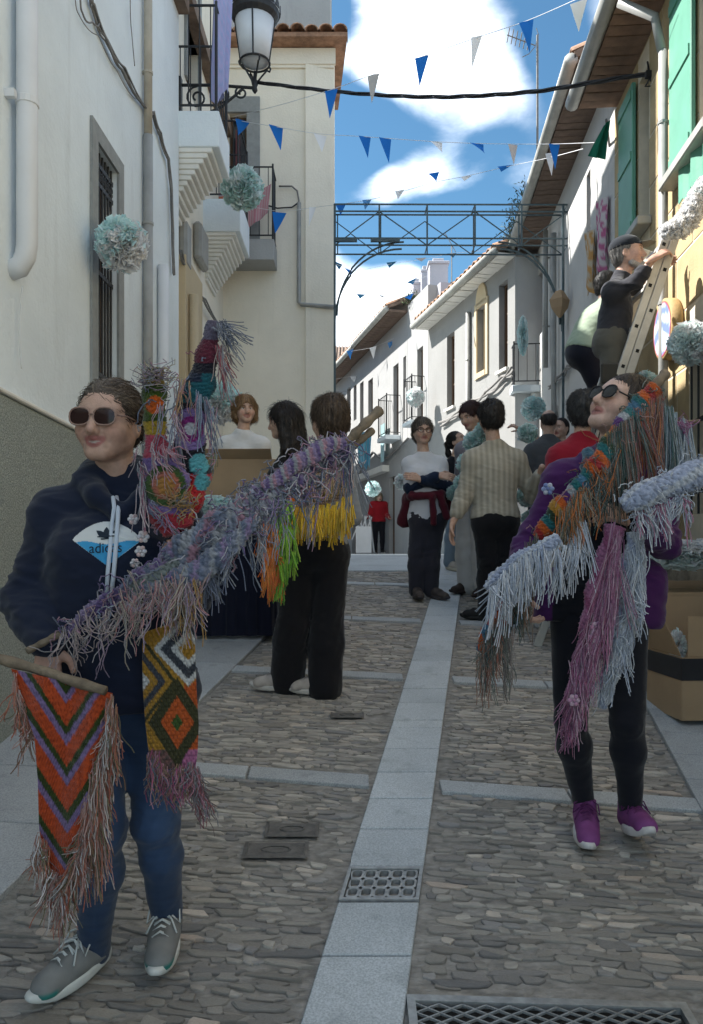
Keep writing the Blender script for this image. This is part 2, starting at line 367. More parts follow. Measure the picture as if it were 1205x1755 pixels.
# cobbles: slate slivers laid in rows across the street
def stone_mesh(i):
    r = random.Random(100+i); n = 8; vs = []
    rad = [r.uniform(.62, 1.15) for _ in range(n)]
    for k in range(n):
        a = 2*math.pi*(k+.5)/n; ca, sa = math.cos(a), math.sin(a)
        q = .5*math.copysign(abs(ca)**.55, ca)*rad[k], .5*math.copysign(abs(sa)**.65, sa)*rad[k]
        vs.append((q[0], q[1]))
    zt = [r.uniform(-.12, .12) for _ in range(n)]
    V = [(x*.93, y*.88, .9+z*2) for (x, y), z in zip(vs, zt)]+[(x, y, .45+z*.5) for (x, y), z in zip(vs, zt)]+[(x, y, -1.2) for x, y in vs]+[(0, 0, 1.02)]
    Fc = [(k, (k+1) % n, 3*n) for k in range(n)]
    for L in (0, 1): Fc += [(L*n+n+k, L*n+n+(k+1) % n, L*n+(k+1) % n, L*n+k) for k in range(n)]
    return V, Fc
SM = [stone_mesh(i) for i in range(14)]
holes = [(1.62, 2.10, .10, .90)]                                    # (y0,y1,x0,x1) kept free: bottom channel grate
covers = [(500, 1422, .10, .055), (472, 1457, .115, .055), (595, 1226, .09, .04)]
for px, py, wd, hd in covers:
    y = 1998/(py-950+209); x = (px-HX)*y/F_PX; holes.append((y-hd-.01, y+hd+.01, x-wd-.01, x+wd+.01))
stones = []; y = 1.45; r = random.Random(5)
while y < 8.35:
    pitch = r.uniform(.018, .036) * (1 if y < 6 else 1.15)
    x = edge_l(y)+.01
    while x < edge_r(y)-.02:
        L = r.choice((.04, .05, .06, .07, .09, .11, .13, .16))*r.uniform(.85, 1.15)*(1 if y < 6 else 1.1); xc = x+L/2; yc = rowy(y, xc)+r.uniform(-.012, .012)
        x += L*r.uniform(.90, 1.02)
        ok = abs(xc-strip_c(yc)) > SW+L/2+.004 and edge_l(yc)+L/2 < xc < edge_r(yc)-L/2+.02
        if ok and any(abs(yc-rowy(yb, xc)) < .06+pitch*.5 for yb in bands): ok = False
        if ok and any(h[0]-pitch*.5 < yc < h[1]+pitch*.5 and h[2]-L/2 < xc < h[3]+L/2 for h in holes): ok = False
        if ok and r.random() > .14: stones.append((xc, yc, L*r.uniform(.95, 1.12), pitch*r.uniform(.75, 1.25)*(1.5 if r.random() < .06 else 1), r.uniform(.0005, .005), -E*.9+r.uniform(-.17, .17), r.randrange(14)))
    y += pitch*.92
def in_view(s): p = HX+s[0]*F_PX/s[1]; q = HY+(EYE-gzf(s[1]))*F_PX/s[1]; return 0 < p < 1205 and q < 1755
def hid(s):                                          # behind the two walkers' legs
    return False
vis = sorted([s for s in stones if in_view(s)], key=lambda s: -s[2]*s[3]/s[1]**3)
near = set(id(s) for s in vis[:290])
meshes = []
for i, (V, Fc) in enumerate(SM):
    me = bpy.data.meshes.new('cobblestone'); me.from_pydata(V, [], Fc); me.update(); me.materials.append(MT['cobble1']); meshes.append(me)
pal = [(.155,.147,.137),(.20,.19,.175),(.135,.133,.135),(.225,.213,.196),(.165,.162,.16),(.235,.223,.205),(.19,.18,.167),(.15,.143,.135),(.18,.171,.158),(.26,.235,.21),(.21,.197,.182)]
mb = MB(); slope = math.atan(.155)
for s in stones:
    x, y, L, W, h, a, k = s; z = gzf(y)-.0105
    if id(s) in near:
        o = bpy.data.objects.new('cobblestone', meshes[k]); COL.objects.link(o); o.parent = street
        o.location = Vector((x, y, z))-street.location; o.rotation_euler = (slope+r.uniform(-.05, .05), r.uniform(-.04, .04), a); o.scale = (L, W, h+.004)
    else:
        V, Fc = SM[k]; ca, sa = math.cos(a), math.sin(a); tx, ty = r.uniform(-.04, .04), .155+r.uniform(-.05, .05)
        cc = pal[r.randrange(len(pal))]; q = r.uniform(.85, 1.12)
        vs = []
        for vx, vy, vz in V:
            X = vx*L; Y_ = vy*W; X, Y_ = X*ca-Y_*sa, X*sa+Y_*ca
            vs.append((x+X, y+Y_, z+vz*(h+.004)+X*tx+Y_*ty))
        mb.add(vs, Fc, tuple(c*q for c in cc))
tag(mb.build('cobblestones', MT['cobble'], street, cols=True), kind='stuff')

# ---------------------------------------------------------------- facades
class Facade:
    def __init__(s, A, B, n):
        s.A = Vector((A[0], A[1], 0)); s.B = Vector((B[0], B[1], 0)); s.u = (s.B-s.A); s.L = s.u.length; s.u.normalize()
        nn = Vector((s.u.y, -s.u.x, 0)); s.n = nn if nn.dot(Vector((n[0], n[1], 0))) > 0 else -nn
    def pt(s, a, z, d=0): p = s.A+s.u*a+s.n*d; return Vector((p.x, p.y, z))
    def s(self, px):
        k = (px-HX)/F_PX; return (k*self.A.y-self.A.x)/(self.u.x-k*self.u.y)
    def sz(self, px, py, d=0):
        A = self.A+self.n*d; k = (px-HX)/F_PX; a = (k*A.y-A.x)/(self.u.x-k*self.u.y); y = A.y+self.u.y*a
        return a, EYE+(HY-py)*y/F_PX
    def op(self, px0, px1, py0, py1, pref=None):
        a, b = self.s(px0), self.s(px1); a, b = min(a, b), max(a, b)
        pr = pref or (px0+px1)/2
        return (a, b, self.sz(pr, py1)[1], self.sz(pr, py0)[1])
    def box(s, mb, a0, a1, z0, z1, d0, d1, col=None):
        vs = [s.pt(a, z, d) for a in (a0, a1) for d in (d0, d1) for z in (z0, z1)]
        return mb.add(vs, [(0,1,3,2),(4,6,7,5),(0,4,5,1),(2,3,7,6),(0,2,6,4),(1,5,7,3)], col)
    def wall(s, name, z0, z1, opens, matr, parent, th=.4, dep=.16):
        S_ = sorted(set([0, s.L]+[min(max(q, 0), s.L) for o in opens for q in o[:2]])); Z = sorted(set([z0, z1]+[q for o in opens for q in o[2:4]]))
        vs = []; fs = []
        def quad(*p): o = len(vs); vs.extend(p); fs.append((o, o+1, o+2, o+3))
        for a, b in zip(S_[:-1], S_[1:]):
            for c, d in zip(Z[:-1], Z[1:]):
                m = ((a+b)/2, (c+d)/2)
                if any(o[0] < m[0] < o[1] and o[2] < m[1] < o[3] for o in opens): continue
                quad(s.pt(a, c), s.pt(b, c), s.pt(b, d), s.pt(a, d))
        for a, b, c, d in opens:
            for p, q in (((a, c), (b, c)), ((b, c), (b, d)), ((b, d), (a, d)), ((a, d), (a, c))):
                quad(s.pt(p[0], p[1]), s.pt(q[0], q[1]), s.pt(q[0], q[1], -dep), s.pt(p[0], p[1], -dep))
        quad(s.pt(0, z0, -th), s.pt(s.L, z0, -th), s.pt(s.L, z1, -th), s.pt(0, z1, -th))
        quad(s.pt(0, z1), s.pt(s.L, z1), s.pt(s.L, z1, -th), s.pt(0, z1, -th))
        for a in (0, s.L): quad(s.pt(a, z0), s.pt(a, z1), s.pt(a, z1, -th), s.pt(a, z0, -th))
        return mkobj(name, vs, fs, matr, parent, recalc=False)
    def window(s, o, parent, kind='dark', frame=MT['wood_dark'], dep=.15, bars=0, name='window'):
        a, b, c, d = o; g = .004
        mb = MB(); s.box(mb, a+g, b-g, c+g, d-g, -dep-.03, -dep+.004); w_ = mb.build(name, MT['dark'] if kind == 'dark' else MT['glass'], parent)
        mb = MB(); t_ = min(.055, (b-a)*.14)
        for q in ((a+g, a+t_, c+g, d-g), (b-t_, b-g, c+g, d-g), (a+t_, b-t_, c+g, c+t_), (a+t_, b-t_, d-t_, d-g)): s.box(mb, *q, -dep+.005, -dep+.055)
        if kind != 'dark' or bars:
            m_ = (a+b)/2; s.box(mb, m_-.02, m_+.02, c+t_, d-t_, -dep+.006, -dep+.05)
            for k in range(1, 3): z = c+(d-c)*k/3; s.box(mb, a+t_, b-t_, z-.015, z+.015, -dep+.008, -dep+.04)
        mb.build('frame', frame, w_); return w_
    def surround(s, o, parent, wd, matr, pr=.025, name='window_surround', bottom=True):
        a, b, c, d = o; mb = MB(); e = .0005
        s.box(mb, a-wd, a-e, c-(wd if bottom else 0), d+wd, .001-.0, pr); s.box(mb, b+e, b+wd, c-(wd if bottom else 0), d+wd, .001, pr)
        s.box(mb, a, b, d+e, d+wd, .001, pr)
        if bottom: s.box(mb, a, b, c-wd, c-e, .001, pr+.01)
        return mb.build(name, matr, parent)
    def grille(s, o, parent, n, d=.0, matr=MT['iron'], hb=(.12, .5, .88), r=.008):
        a, b, c, e = o; mb = MB()
        for k in range(n):
            q = a+(b-a)*(k+.5)/n; mb.tube([s.pt(q, c, d), s.pt(q, e, d)], r, 5)
        for h in hb: z = c+(e-c)*h; mb.bar(s.pt(a, z, d), s.pt(b, z, d), .012, .03)
        return mb.build('grille', matr, parent)
    def pipe(s, parent, a, z0, z1, r, matr, d=None, name='drainpipe', clamps=2, elbow=False):
        d = d or r+.02; pts = [s.pt(a, z1, d), s.pt(a, z0, d)]
        if elbow: pts += [s.pt(a, z0-.06, d-.01), s.pt(a, z0-.11, d*.5), s.pt(a, z0-.13, -.03)]
        mb = MB().tube(pts, r, 12); p = mb.build(name, matr, parent, True)
        mb = MB()
        for k in range(clamps):
            z = z0+(z1-z0)*(k+.6)/clamps; mb.lathe(s.pt(a, z-.012, d), [(r+.001, 0), (r+.006, .002), (r+.006, .022), (r+.001, .024)], 12); s.box(mb, a-.012, a+.012, z-.01, z+.01, .001, d-r-.001)
        if clamps: mb.build('clamp', matr, p)
        return p
    def eave(s, parent, a0, a1, z, over, soff=MT['soffit'], gut=MT['gutter'], tiles=True, slope=.42, run=2.6, brick=.13, guts=.065):
        # roof slab, brick soffit, gutter and the first course of barrel tiles
        mb = MB(); vs = [s.pt(a, zz, d) for a in (a0, a1) for zz, d in ((z+.06, over), (z+.06+slope*(run+over), -run), (z+.13+slope*(run+over), -run), (z+.13, over))]
        mb.add(vs, [(0,1,5,4),(1,2,6,5),(2,3,7,6),(3,0,4,7),(0,3,2,1),(4,5,6,7)]); rf = mb.build('roof', MT['tile_old'], parent)
        n = int((a1-a0)/brick); me = None
        for k in range(n):
            a = a0+(a1-a0)*(k+.5)/n
            if me is None:
                mb = MB(); s.box(mb, a-brick*.46, a+brick*.46, z, z+.05, -.02, over-.03); o0 = mb.build('brick', soff, rf); me = o0.data; l0 = a
            else:
                o = bpy.data.objects.new('brick', me); COL.objects.link(o); o.parent = rf; o.location = s.u*(a-l0)+Vector((0, 0, random.uniform(-.006, .006)))
        if gut:
            pts = [s.pt(a0, z+.05, over+.03), s.pt(a1, z+.05, over+.03)]; MB().tube(pts, guts, 10).build('gutter', gut, parent, True)
        if tiles:
            n = int((a1-a0)/.19); me = None; pit = .19
            for k in range(n):
                a = a0+(k+.5)*pit
                if me is None:
                    mb = MB(); V = []; 
                    for e_ in (0, 1):
                        dd = over+.02-e_*.5; zz = z+.14+slope*(over+.02-dd)
                        for q in range(7):
                            an = math.pi*q/6; rr = .085-.012*e_
                            V.append(s.pt(a+rr*math.cos(an), zz+rr*.8*math.sin(an), dd))
                        for q in range(7):
                            an = math.pi*q/6; rr = .068-.012*e_
                            V.append(s.pt(a+rr*math.cos(an), zz+rr*.8*math.sin(an)-.004, dd))
                    Fq = [(q, q+1, 15+q, 14+q) for q in range(6)]+[(7+q, 21+q, 22+q, 8+q) for q in range(6)]+[(q, 7+q, 8+q, q+1) for q in range(6)]+[(14+q, 15+q, 22+q, 21+q) for q in range(6)]
                    mb.add(V, Fq); o0 = mb.build('roof_tile', MT['tile'], rf, True); me = o0.data; l0 = a
                else:
                    o = bpy.data.objects.new('roof_tile', me); COL.objects.link(o); o.parent = rf; o.location = s.u*(a-l0)+Vector((0, 0, random.uniform(-.01, .01)))
        return rf
    def balcony(s, parent, a0, a1, z, out, th, steps, mold_h, rail_h=.95, nb=6, matr=MT['stucco'], slabm=MT['white'], drop_name='balcony'):
        mb = MB(); s.box(mb, a0, a1, z-th, z, -.02, out); bal = mb.build(drop_name, slabm, parent, bevel=.008)
        if steps:
            mb = MB()
            for k in range(steps):
                q = (k+1)/(steps+.5); o_ = out*(1-q**.9)*.97; s.box(mb, a0+.12*q, a1-.12*q, z-th-mold_h*(k+1)/steps, z-th-mold_h*k/steps-.0005, -.02, max(.03, o_))
            mb.build('moulding', matr, bal, bevel=.006)
        mb = MB(); zt = z+rail_h; z0 = z+.06
        for zz in (zt, z0): 
            mb.bar(s.pt(a0+.02, zz, 0), s.pt(a0+.02, zz, out-.03), .02, .014); mb.bar(s.pt(a1-.02, zz, 0), s.pt(a1-.02, zz, out-.03), .02, .014); mb.bar(s.pt(a0+.02, zz, out-.03), s.pt(a1-.02, zz, out-.03), .02, .014)
        for k in range(nb):
            q = (out-.03)*(k+.5)/nb
            for aa in (a0+.02, a1-.02): mb.tube([s.pt(aa, z0, q), s.pt(aa, zt, q)], .006, 5)
        m_ = max(4, int((a1-a0)/.11))
        for k in range(m_): aa = a0+.02+(a1-a0-.04)*(k+.5)/m_; mb.tube([s.pt(aa, z0, out-.03), s.pt(aa, zt, out-.03)], .006, 5)
        for aa in (a0+.02, a1-.02): mb.tube([s.pt(aa, z, out-.03), s.pt(aa, zt+.04, out-.03)], .014, 6)
        mb.build('railing', MT['iron'], bal); return bal

# ---- white house on the left
h1 = thing('white_house', 'tall white plastered house at left with grey roughcast dado and barred window', 'house', (wall_l(4), 4, gzf(4)))
W1 = Facade((wall_l(-1), -1), (wall_l(7.4), 7.4), (1, 0))
# barred window
o1 = W1.op(163, 199, 244, 800, 164)
W1.wall('wall', -.5, 6.55, [o1], MT['white'], h1)
W1.surround(o1, h1, .11, MT['stone_grey'], .02)
wn = W1.window(o1, h1, 'glass'); W1.grille(o1, wn, 7, -.03, hb=(.02, .3, .62, .90, .96))
mb = MB()
zc = o1[2]+(o1[3]-o1[2])*.93
for k in range(7):
    a = o1[0]+(o1[1]-o1[0])*(k+.5)/7; mb.tube([W1.pt(a+.035*math.cos(q), zc+.035*math.sin(q), -.03) for q in np.linspace(0, 6.28, 9)[:-1]], .005, 4, closed=True)
mb.build('scrollwork', MT['iron'], wn)
# dado: thick roughcast layer with a white lip on top
a0, a1 = 0, W1.L; zA, zB = 2.40, 2.12
mb = MB(); mb.add([W1.pt(a, z, d) for a, zt in ((a0, zA), (a1, zB)) for z in (-.5, zt) for d in (.002, .045)], [(0,1,3,2),(4,6,7,5),(0,4,5,1),(2,3,7,6),(0,2,6,4),(1,5,7,3)])
mb.build('dado', MT['dado'], h1, bevel=.01)
mb = MB(); mb.bar(W1.pt(a0, zA+.012, .03), W1.pt(a1, zB+.012, .03), .058, .022); mb.build('dado_cap', MT['stucco'], h1, bevel=.006)
# drainpipes
W1.pipe(h1, W1.sz(44, 100, .07)[0], W1.sz(44, 420, .07)[1], 6.5, .052, MT['pipe_white'], .075, clamps=0, elbow=True)
mb = MB(); zc = W1.sz(44, 175, .07)[1]; a = W1.sz(44, 175, .07)[0]
mb.lathe(W1.pt(a, zc-.02, .075), [(.053, 0), (.057, .003), (.057, .034), (.053, .038)], 14); W1.box(mb, a-.09, a-.06, zc-.02, zc+.02, .001, .05); mb.build('pipe_clamp', MT['pipe_white'], h1)
mb = MB(); a = W1.sz(27, 300)[0]; mb.tube([W1.pt(a, 6.4, .012), W1.pt(a, W1.sz(27, 430)[1], .012)], .008, 6); mb.build('conduit', MT['pipe_white'], h1)
a = W1.sz(254, 100, .05)[0]
W1.pipe(h1, a, W1.sz(254, 230, .05)[1], 6.4, .033, MT['pipe_beige'], .045, clamps=2); W1.pipe(h1, a, 1.3, W1.sz(254, 232, .05)[1], .038, MT['pipe_grey'], .045, clamps=2)
a = W1.sz(279, 500, .05)[0]; W1.pipe(h1, a, 1.2, W1.sz(279, 455, .05)[1], .045, MT['pipe_white'], .05, clamps=1)
# cable bundles clipped along the wall
def wires(F, pts, n, spread, r, matr, name, parent, d=.03, seed=1):
    rr = random.Random(seed); mb = MB()
    for k in range(n):
        ph = rr.uniform(0, 6); P = []
        q = [F.sz(px, py, d) for px, py in pts]
        for i in range(len(q)-1):
            for t in np.linspace(0, 1, 7)[:-1]:
                a = q[i][0]*(1-t)+q[i+1][0]*t; z = q[i][1]*(1-t)+q[i+1][1]*t
                w_ = len(P)*.35; sg = -.03*math.sin(math.pi*t)
                P.append(F.pt(a+spread*math.sin(w_+ph), z+spread*math.cos(w_*.8+ph)+sg, d+.01*math.sin(w_+ph*2)))
        mb.tube(P, r, 5)
    return mb.build(name, matr, parent, True)
wires(W1, [(150, -30), (160, 10), (182, 70), (210, 118), (248, 182), (264, 192)], 6, .02, .007, MT['cable'], 'cable_bundle', h1)
wires(W1, [(262, 190), (275, 230), (288, 275), (293, 330), (296, 400), (297, 480)], 5, .018, .008, MT['cable'], 'cable_bundle', h1, seed=3)
wires(W1, [(135, -20), (143, 20), (156, 38), (170, 37)], 1, .004, .006, MT['cable'], 'loose_cable', h1, seed=4)
wires(W1, [(128, -20), (136, 25), (165, 60), (200, 120), (240, 175)], 1, .004, .003, MT['cable'], 'loose_cable', h1, seed=6)
wires(W1, [(224, -20), (226, 60), (228, 120)], 1, .002, .004, MT['cable'], 'loose_cable', h1, seed=7)
wires(W1, [(36, 490), (36, 560), (35, 640)], 1, .001, .003, MT['pipe_white'], 'loose_cable', h1, seed=8)
mb = MB(); W1.box(mb, -.5, W1.L, 6.55, 6.75, -1.5, .10); mb.build('roof_edge', MT['tile_old'], h1)
# ---- cream house behind it, with balconies
h2 = thing('cream_house', 'cream house with two moulded balconies between white house and far end wall', 'house', (-1.8, 9, gzf(9)))
W2 = Facade((-1.80, 7.42), (-1.80, 11.0), (1, 0))
od = W2.op(318, 338, -300, 172, 330)
W2.wall('wall', .8, 7.3, [od], MT['cream'], h2)
W2.window(od, h2, 'glass'); W2.surround(od, h2, .10, MT['stone_grey'], .03, 'door_surround', False)
mb = MB(); W2.box(mb, -.02, W2.L, 7.3, 7.45, -1.5, .12); mb.build('roof_edge', MT['tile_old'], h2)
a, b_ = W2.s(303), W2.s(333)
mb = MB(); W2.box(mb, a, b_, 1.0, W2.sz(315, 455)[1], .002, .09); mb.build('door_surround', MT['cream2'], h2, bevel=.01)
mb = MB(); mb.tube([W2.pt(W2.s(303)+.15, 1.2, .14), W2.pt(W2.s(303)+.15, W2.sz(308, 505)[1], .14)], .05, 10); mb.build('ochre_pipe', MT['cream2'], h2, True)
for px0, px1, py0, py1 in ((303, 312, 382, 460), (329, 343, 392, 455)):
    q = W2.op(px0, px1, py0, py1); mb = MB(); W2.box(mb, q[0], q[1], q[2], q[3], .003, .10); mb.build('meter_box', MT['pipe_grey'], h2, bevel=.03)
wires(W2, [(309, 430), (318, 455), (335, 490), (350, 515), (374, 555)], 4, .02, .010, MT['cable'], 'twisted_cable', h2, .07, seed=9)
wires(W2, [(322, 445), (330, 470), (318, 480), (316, 540), (322, 600)], 1, .01, .006, MT['cable'], 'loose_cable', h2, .06, seed=10)
WB = Facade((-1.645, 7.30), (-1.645, 8.2), (1, 0)); 
W2.balcony(h2, -.02, .62, 5.65, .55, .34, 13, .62, 1.0, 5)
W2.balcony(h2, 2.1, 2.95, 5.78, .45, .40, 12, .55, .95, 4)
# ---- end wall at the bend
h3 = thing('cream_end_house', 'tall cream end wall with tiled eave, grey stone door and iron balcony', 'house', (-1.2, 11.0, gzf(11)))
W3 = Facade((-2.6, 11.0), (-.25, 11.0), (0, -1)); ZT = 8.52
o3 = W3.op(392, 422, 195, 428)
W3.wall('wall', 1.0, ZT, [o3], MT['cream'], h3)
W3b = Facade((-.25, 11.0), (-.46, 12.7), (1, 0)); W3b.wall('side_wall', 1.0, ZT, [], MT['cream'], h3)
mb = MB(); mb.box((-1.6, 12.5, 4.7), (2.2, .4, 7.6)); mb.build('rear_wall', MT['cream'], h3)
mb = MB(); W3.box(mb, 0, W3.L, ZT-.26, ZT-.22, .001, .03); W3.box(mb, 0, W3.L+.02, ZT-.22, ZT+.0, .001, .05); mb.build('cornice', MT['cream'], h3)
mb = MB(); zt = W3.sz(400, 168)[1]; zl = W3.sz(400, 195)[1]
W3.box(mb, W3.s(378), W3.s(445), zl, zt, .001, .05); W3.box(mb, W3.s(422)+.002, W3.s(445), o3[2], zl-.001, .001, .045); mb.build('door_surround', MT['stone_grey'], h3, bevel=.006)
dw = W3.window(o3, h3, 'glass'); 
mb = MB(); W3.box(mb, W3.s(404), W3.s(411), o3[2], zl-.25, -.1, .05); mb.build('shutter', mat('maroon_shutter', (.10, .02, .025), .5), dw)
W3.balcony(h3, W3.s(395), W3.s(474), W3.sz(430, 430)[1], .42, .28, 0, 0, .98, 4, slabm=MT['greywall'])
# wall pipe
z1, z2 = W3.sz(512, 350)[1], W3.sz(512, 520)[1]; aP = W3.s(512)
MB().tube([W3.pt(W3.s(478), W3.sz(478, 322)[1], .05), W3.pt(W3.s(500), W3.sz(500, 322)[1], .05), W3.pt(W3.s(509), W3.sz(509, 330)[1], .05), W3.pt(aP, z1+.03, .05), W3.pt(aP, z1-.1, .05)], .012, 6).build('conduit', MT['cable'], h3, True)
MB().tube([W3.pt(aP, z1, .05), W3.pt(aP, z2, .05), W3.pt(aP+.03, z2-.03, .05), W3.pt(W3.L, W3.sz(570, 528)[1], .05)], .028, 8).build('drainpipe', MT['pipe_grey'], h3, True)
MB().tube([W3.pt(W3.s(440), W3.sz(440, 350)[1], .06), W3.pt(W3.s(475), W3.sz(475, 360)[1], .06), W3.pt(W3.s(500), W3.sz(500, 358)[1], .05), W3.pt(aP, z1+.01, .04)], .010, 6).build('loose_cable', MT['cable_black'], h3, True)
# eave of barrel tiles, individually laid
rf = MB(); rf.add([(-2.6, 10.72, ZT+.01), (-.06, 10.72, ZT+.01), (-.22, 12.5, ZT+.01), (-2.6, 12.5, ZT+.01), (-2.6, 10.72, ZT+.07), (-.06, 10.72, ZT+.07), (-.22, 12.5, ZT+.07), (-2.6, 12.5, ZT+.07)], [(0,1,2,3),(7,6,5,4),(0,4,5,1),(1,5,6,2),(2,6,7,3),(3,7,4,0)])
roof3 = rf.build('roof', MT['tile'], h3)
me = None
for k in range(13):
    x = -.16-k*.195
    if me is None:
        mb = MB(); V = []
        for e_, (yy, zz) in enumerate(((10.68, ZT+.08), (11.3, ZT+.28))):
            for rr in (.10, .082):
                for q in range(7): an = math.pi*q/6; V.append((x+rr*math.cos(an), yy, zz+rr*.85*math.sin(an)))
        Fq = [(q, q+1, 15+q, 14+q) for q in range(6)]+[(7+q, 21+q, 22+q, 8+q) for q in range(6)]+[(q, 7+q, 8+q, q+1) for q in range(6)]
        mb.add(V, Fq); o0 = mb.build('roof_tile', MT['tile'], roof3, True); me = o0.data; x0 = x
    else:
        o = bpy.data.objects.new('roof_tile', me); COL.objects.link(o); o.parent = roof3; o.location = (x-x0, random.uniform(-.015, .015), random.uniform(-.01, .01)); o.rotation_euler = (0, 0, random.uniform(-.03, .03)*0)
h3b = tag(MB().box((-1.35, 12.1, 9.6), (2.05, 1.0, 2.3)).build('stair_tower', MT['greywall'], None), 'weathered grey wall rising behind the tiled eave of cream end house', 'building')
# ---- sandstone house on the right
h4 = thing('sandstone_house', 'yellow sandstone block house at right with green shutters and brick eave', 'house', (wall_r(5), 5, gzf(5)))
W4 = Facade((wall_r(-1), -1), (wall_r(7.45), 7.45), (-1, 0))
zs = 4.22
oA = (W4.s(1114), W4.s(1096), zs, 5.45); oB = (W4.s(1230), W4.s(1200), zs, 5.45); oA = (min(oA[:2]), max(oA[:2]), zs, 5.45); oB = (min(oB[:2]), max(oB[:2]), zs, 5.45)
aG = W4.s(1183); oC = (aG-1.3, aG, 1.75, W4.sz(1200, 560)[1])
W4.wall('wall', -.5, 5.66, [oA, oB, oC], MT['sand_joint'], h4)
for o in (oA, oB): W4.window(o, h4, 'dark')
wn = W4.window(oC, h4, 'dark'); W4.grille(oC, wn, 10, .01)
# ashlar blocks, one by one
rows = np.arange(1.55, 5.66, .41); allo = [oA, oB, oC]
for i, zr in enumerate(rows):
    zt_ = min(zr+.41, 5.655); a = 3.4+(.33 if i % 2 else 0)
    while a < W4.L:
        L = .66; segs = [(a, min(a+L, W4.L))]
        for o in allo:
            if o[2] < zt_-.02 and o[3] > zr+.02:
                segs = [q for p in segs for q in ((p[0], min(p[1], o[0])), (max(p[0], o[1]), p[1])) if q[1]-q[0] > .03]
        for p in segs:
            mb = MB(); W4.box(mb, p[0]+.009, p[1]-.009, zr+.009, zt_-.009, .0012, .0035+random.uniform(0, .002)); mb.build('stone_block', MT['sand'], h4, bevel=.0015)
        a += L
mb = MB(); W4.box(mb, 3.0, W4.L, -.2, 1.55, .001, .05); mb.build('stone_base', MT['stone_base'], h4, bevel=.02)
for o in (oA, oB):
    wd = .46; mb = MB(); W4.box(mb, o[1]+.01, o[1]+wd, o[2]-.02, o[3]+.03, .02, .055); sh = mb.build('shutter', MT['shutter_green'], h4, bevel=.006)
    for zz in (o[2]+.02, (o[2]+o[3])/2, o[3]-.10): mb = MB(); W4.box(mb, o[1]+.03, o[1]+wd-.02, zz, zz+.07, .0555, .066); mb.build('rail', MT['shutter_green'], sh)
    mb = MB(); W4.box(mb, o[0]-.08, o[1]+.5, o[2]-.10, o[2]-.03, .002, .12); mb.build('sill', MT['gutter'], h4, bevel=.008)
# green cloth below the near sill
mb = MB(); q0, q1 = W4.s(1205)-.3, W4.s(1180)
V = []; 
for i in range(13):
    a = q0+(q1-q0)*i/12; 
    for z in (zs-.10, zs-.34-.03*math.sin(i*1.7)): V.append(W4.pt(a, z, .06+.02*math.sin(i*1.3)))
V2 = [p-W4.n*.006 for p in V]; n_ = len(V)
mb.add(V+V2, [(2*i, 2*i+2, 2*i+3, 2*i+1) for i in range(12)]+[(n_+2*i+1, n_+2*i+3, n_+2*i+2, n_+2*i) for i in range(12)])
tag(mb.build('green_cloth', MT['shutter_green'], None), 'green cloth hanging below the near shuttered window of sandstone house', 'cloth')
W4.eave(h4, 2.0, W4.L, 5.70, .37)
aP = W4.sz(1134, 200, .09)[0]
W4.pipe(h4, aP, 1.2, W4.sz(1140, 75, .09)[1], .034, MT['pipe_grey'], .075, clamps=3)
MB().tube([W4.pt(aP, W4.sz(1140, 75, .09)[1], .085), W4.pt(aP+.05, 5.45, .12), W4.pt(aP+.12, 5.62, .36)], .034, 10).build('gutter_outlet', MT['pipe_grey'], h4, True)
# ---- next houses on the right
h5 = thing('white_balcony_house', 'white house with old tiled eave beyond the sandstone house, lit by sun', 'house', (wall_r(9), 9, gzf(9)))
W5 = Facade((wall_r(7.46), 7.46), (wall_r(12.3), 12.3), (-1, 0))
oa = W5.op(1006, 1013, 295, 420); ob = W5.op(921, 931, 468, 575); oc = W5.op(946, 958, 700, 950)
oc = (oc[0], oc[1], 1.35, oc[3])
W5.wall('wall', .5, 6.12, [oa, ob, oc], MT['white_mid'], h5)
for o in (oa, ob, oc): W5.window(o, h5, 'glass')
W5.eave(h5, .02, W5.L, 6.15, .37, soff=MT['soffit_old'])
for px, y0, y1 in ((936, 395, 630), (950, 400, 900)):
    a, zt_ = W5.sz(px, y0, .06); W5.pipe(h5, a, W5.sz(px, y1, .06)[1], zt_, .035, MT['pipe_grey'], .06, clamps=2)
ab = W5.s(921); W5.balcony(h5, ab-.35, ab+.65, W5.sz(915, 672)[1]-.03, .42, .10, 1, .12, .62, 3)
wires(W5, [(985, 615), (972, 630), (955, 650), (940, 665)], 4, .03, .012, MT['cable'], 'cable_bundle', h5, .05, 12)
# ---- lit white houses where the street bends left
dirC = Vector((-.237, 1)).normalized()
def ptC(y): return (2.5-.237*(y-12), y)
W6 = Facade(ptC(12.0), ptC(15.95), (-1, -.2)); h6 = thing('white_gothic_house', 'sunlit white house with pointed yellow stone window down the street', 'house', (ptC(13)[0], 13, gzf(13)))
ops = [W6.op(856, 871, 484, 633), W6.op(767, 780, 572, 698), W6.op(820, 835, 525, 637)]
W6.wall('wall', .8, 6.02, ops, MT['white_sun_dimmed'], h6)
for o in ops[:2]: W6.window(o, h6, 'glass'); mb = MB(); W6.box(mb, o[0]-.04, o[1]+.04, o[2]-.05, o[2]-.005, .001, .05); mb.build('sill', MT['stucco'], h6)
gw = W6.window(ops[2], h6, 'glass', MT['cream2'])
W6.surround(ops[2], h6, .09, MT['cream2'], .03)
o = ops[2]; mb = MB(); m_ = (o[0]+o[1])/2
pts = [W6.pt(m_+(o[1]-o[0])*.62*math.cos(q), o[3]+.05+(o[1]-o[0])*.9*math.sin(q), .03) for q in np.linspace(0, math.pi, 9)]
mb.prism(pts, -W6.n*.029); mb.build('pointed_arch', MT['cream2'], h6)
W6e = Facade((2.5, 12.0), (3.3, 12.1), (0, -1)); W6e.wall('end_wall', .8, 6.02, [], MT['white_mid'], h6, th=.2)
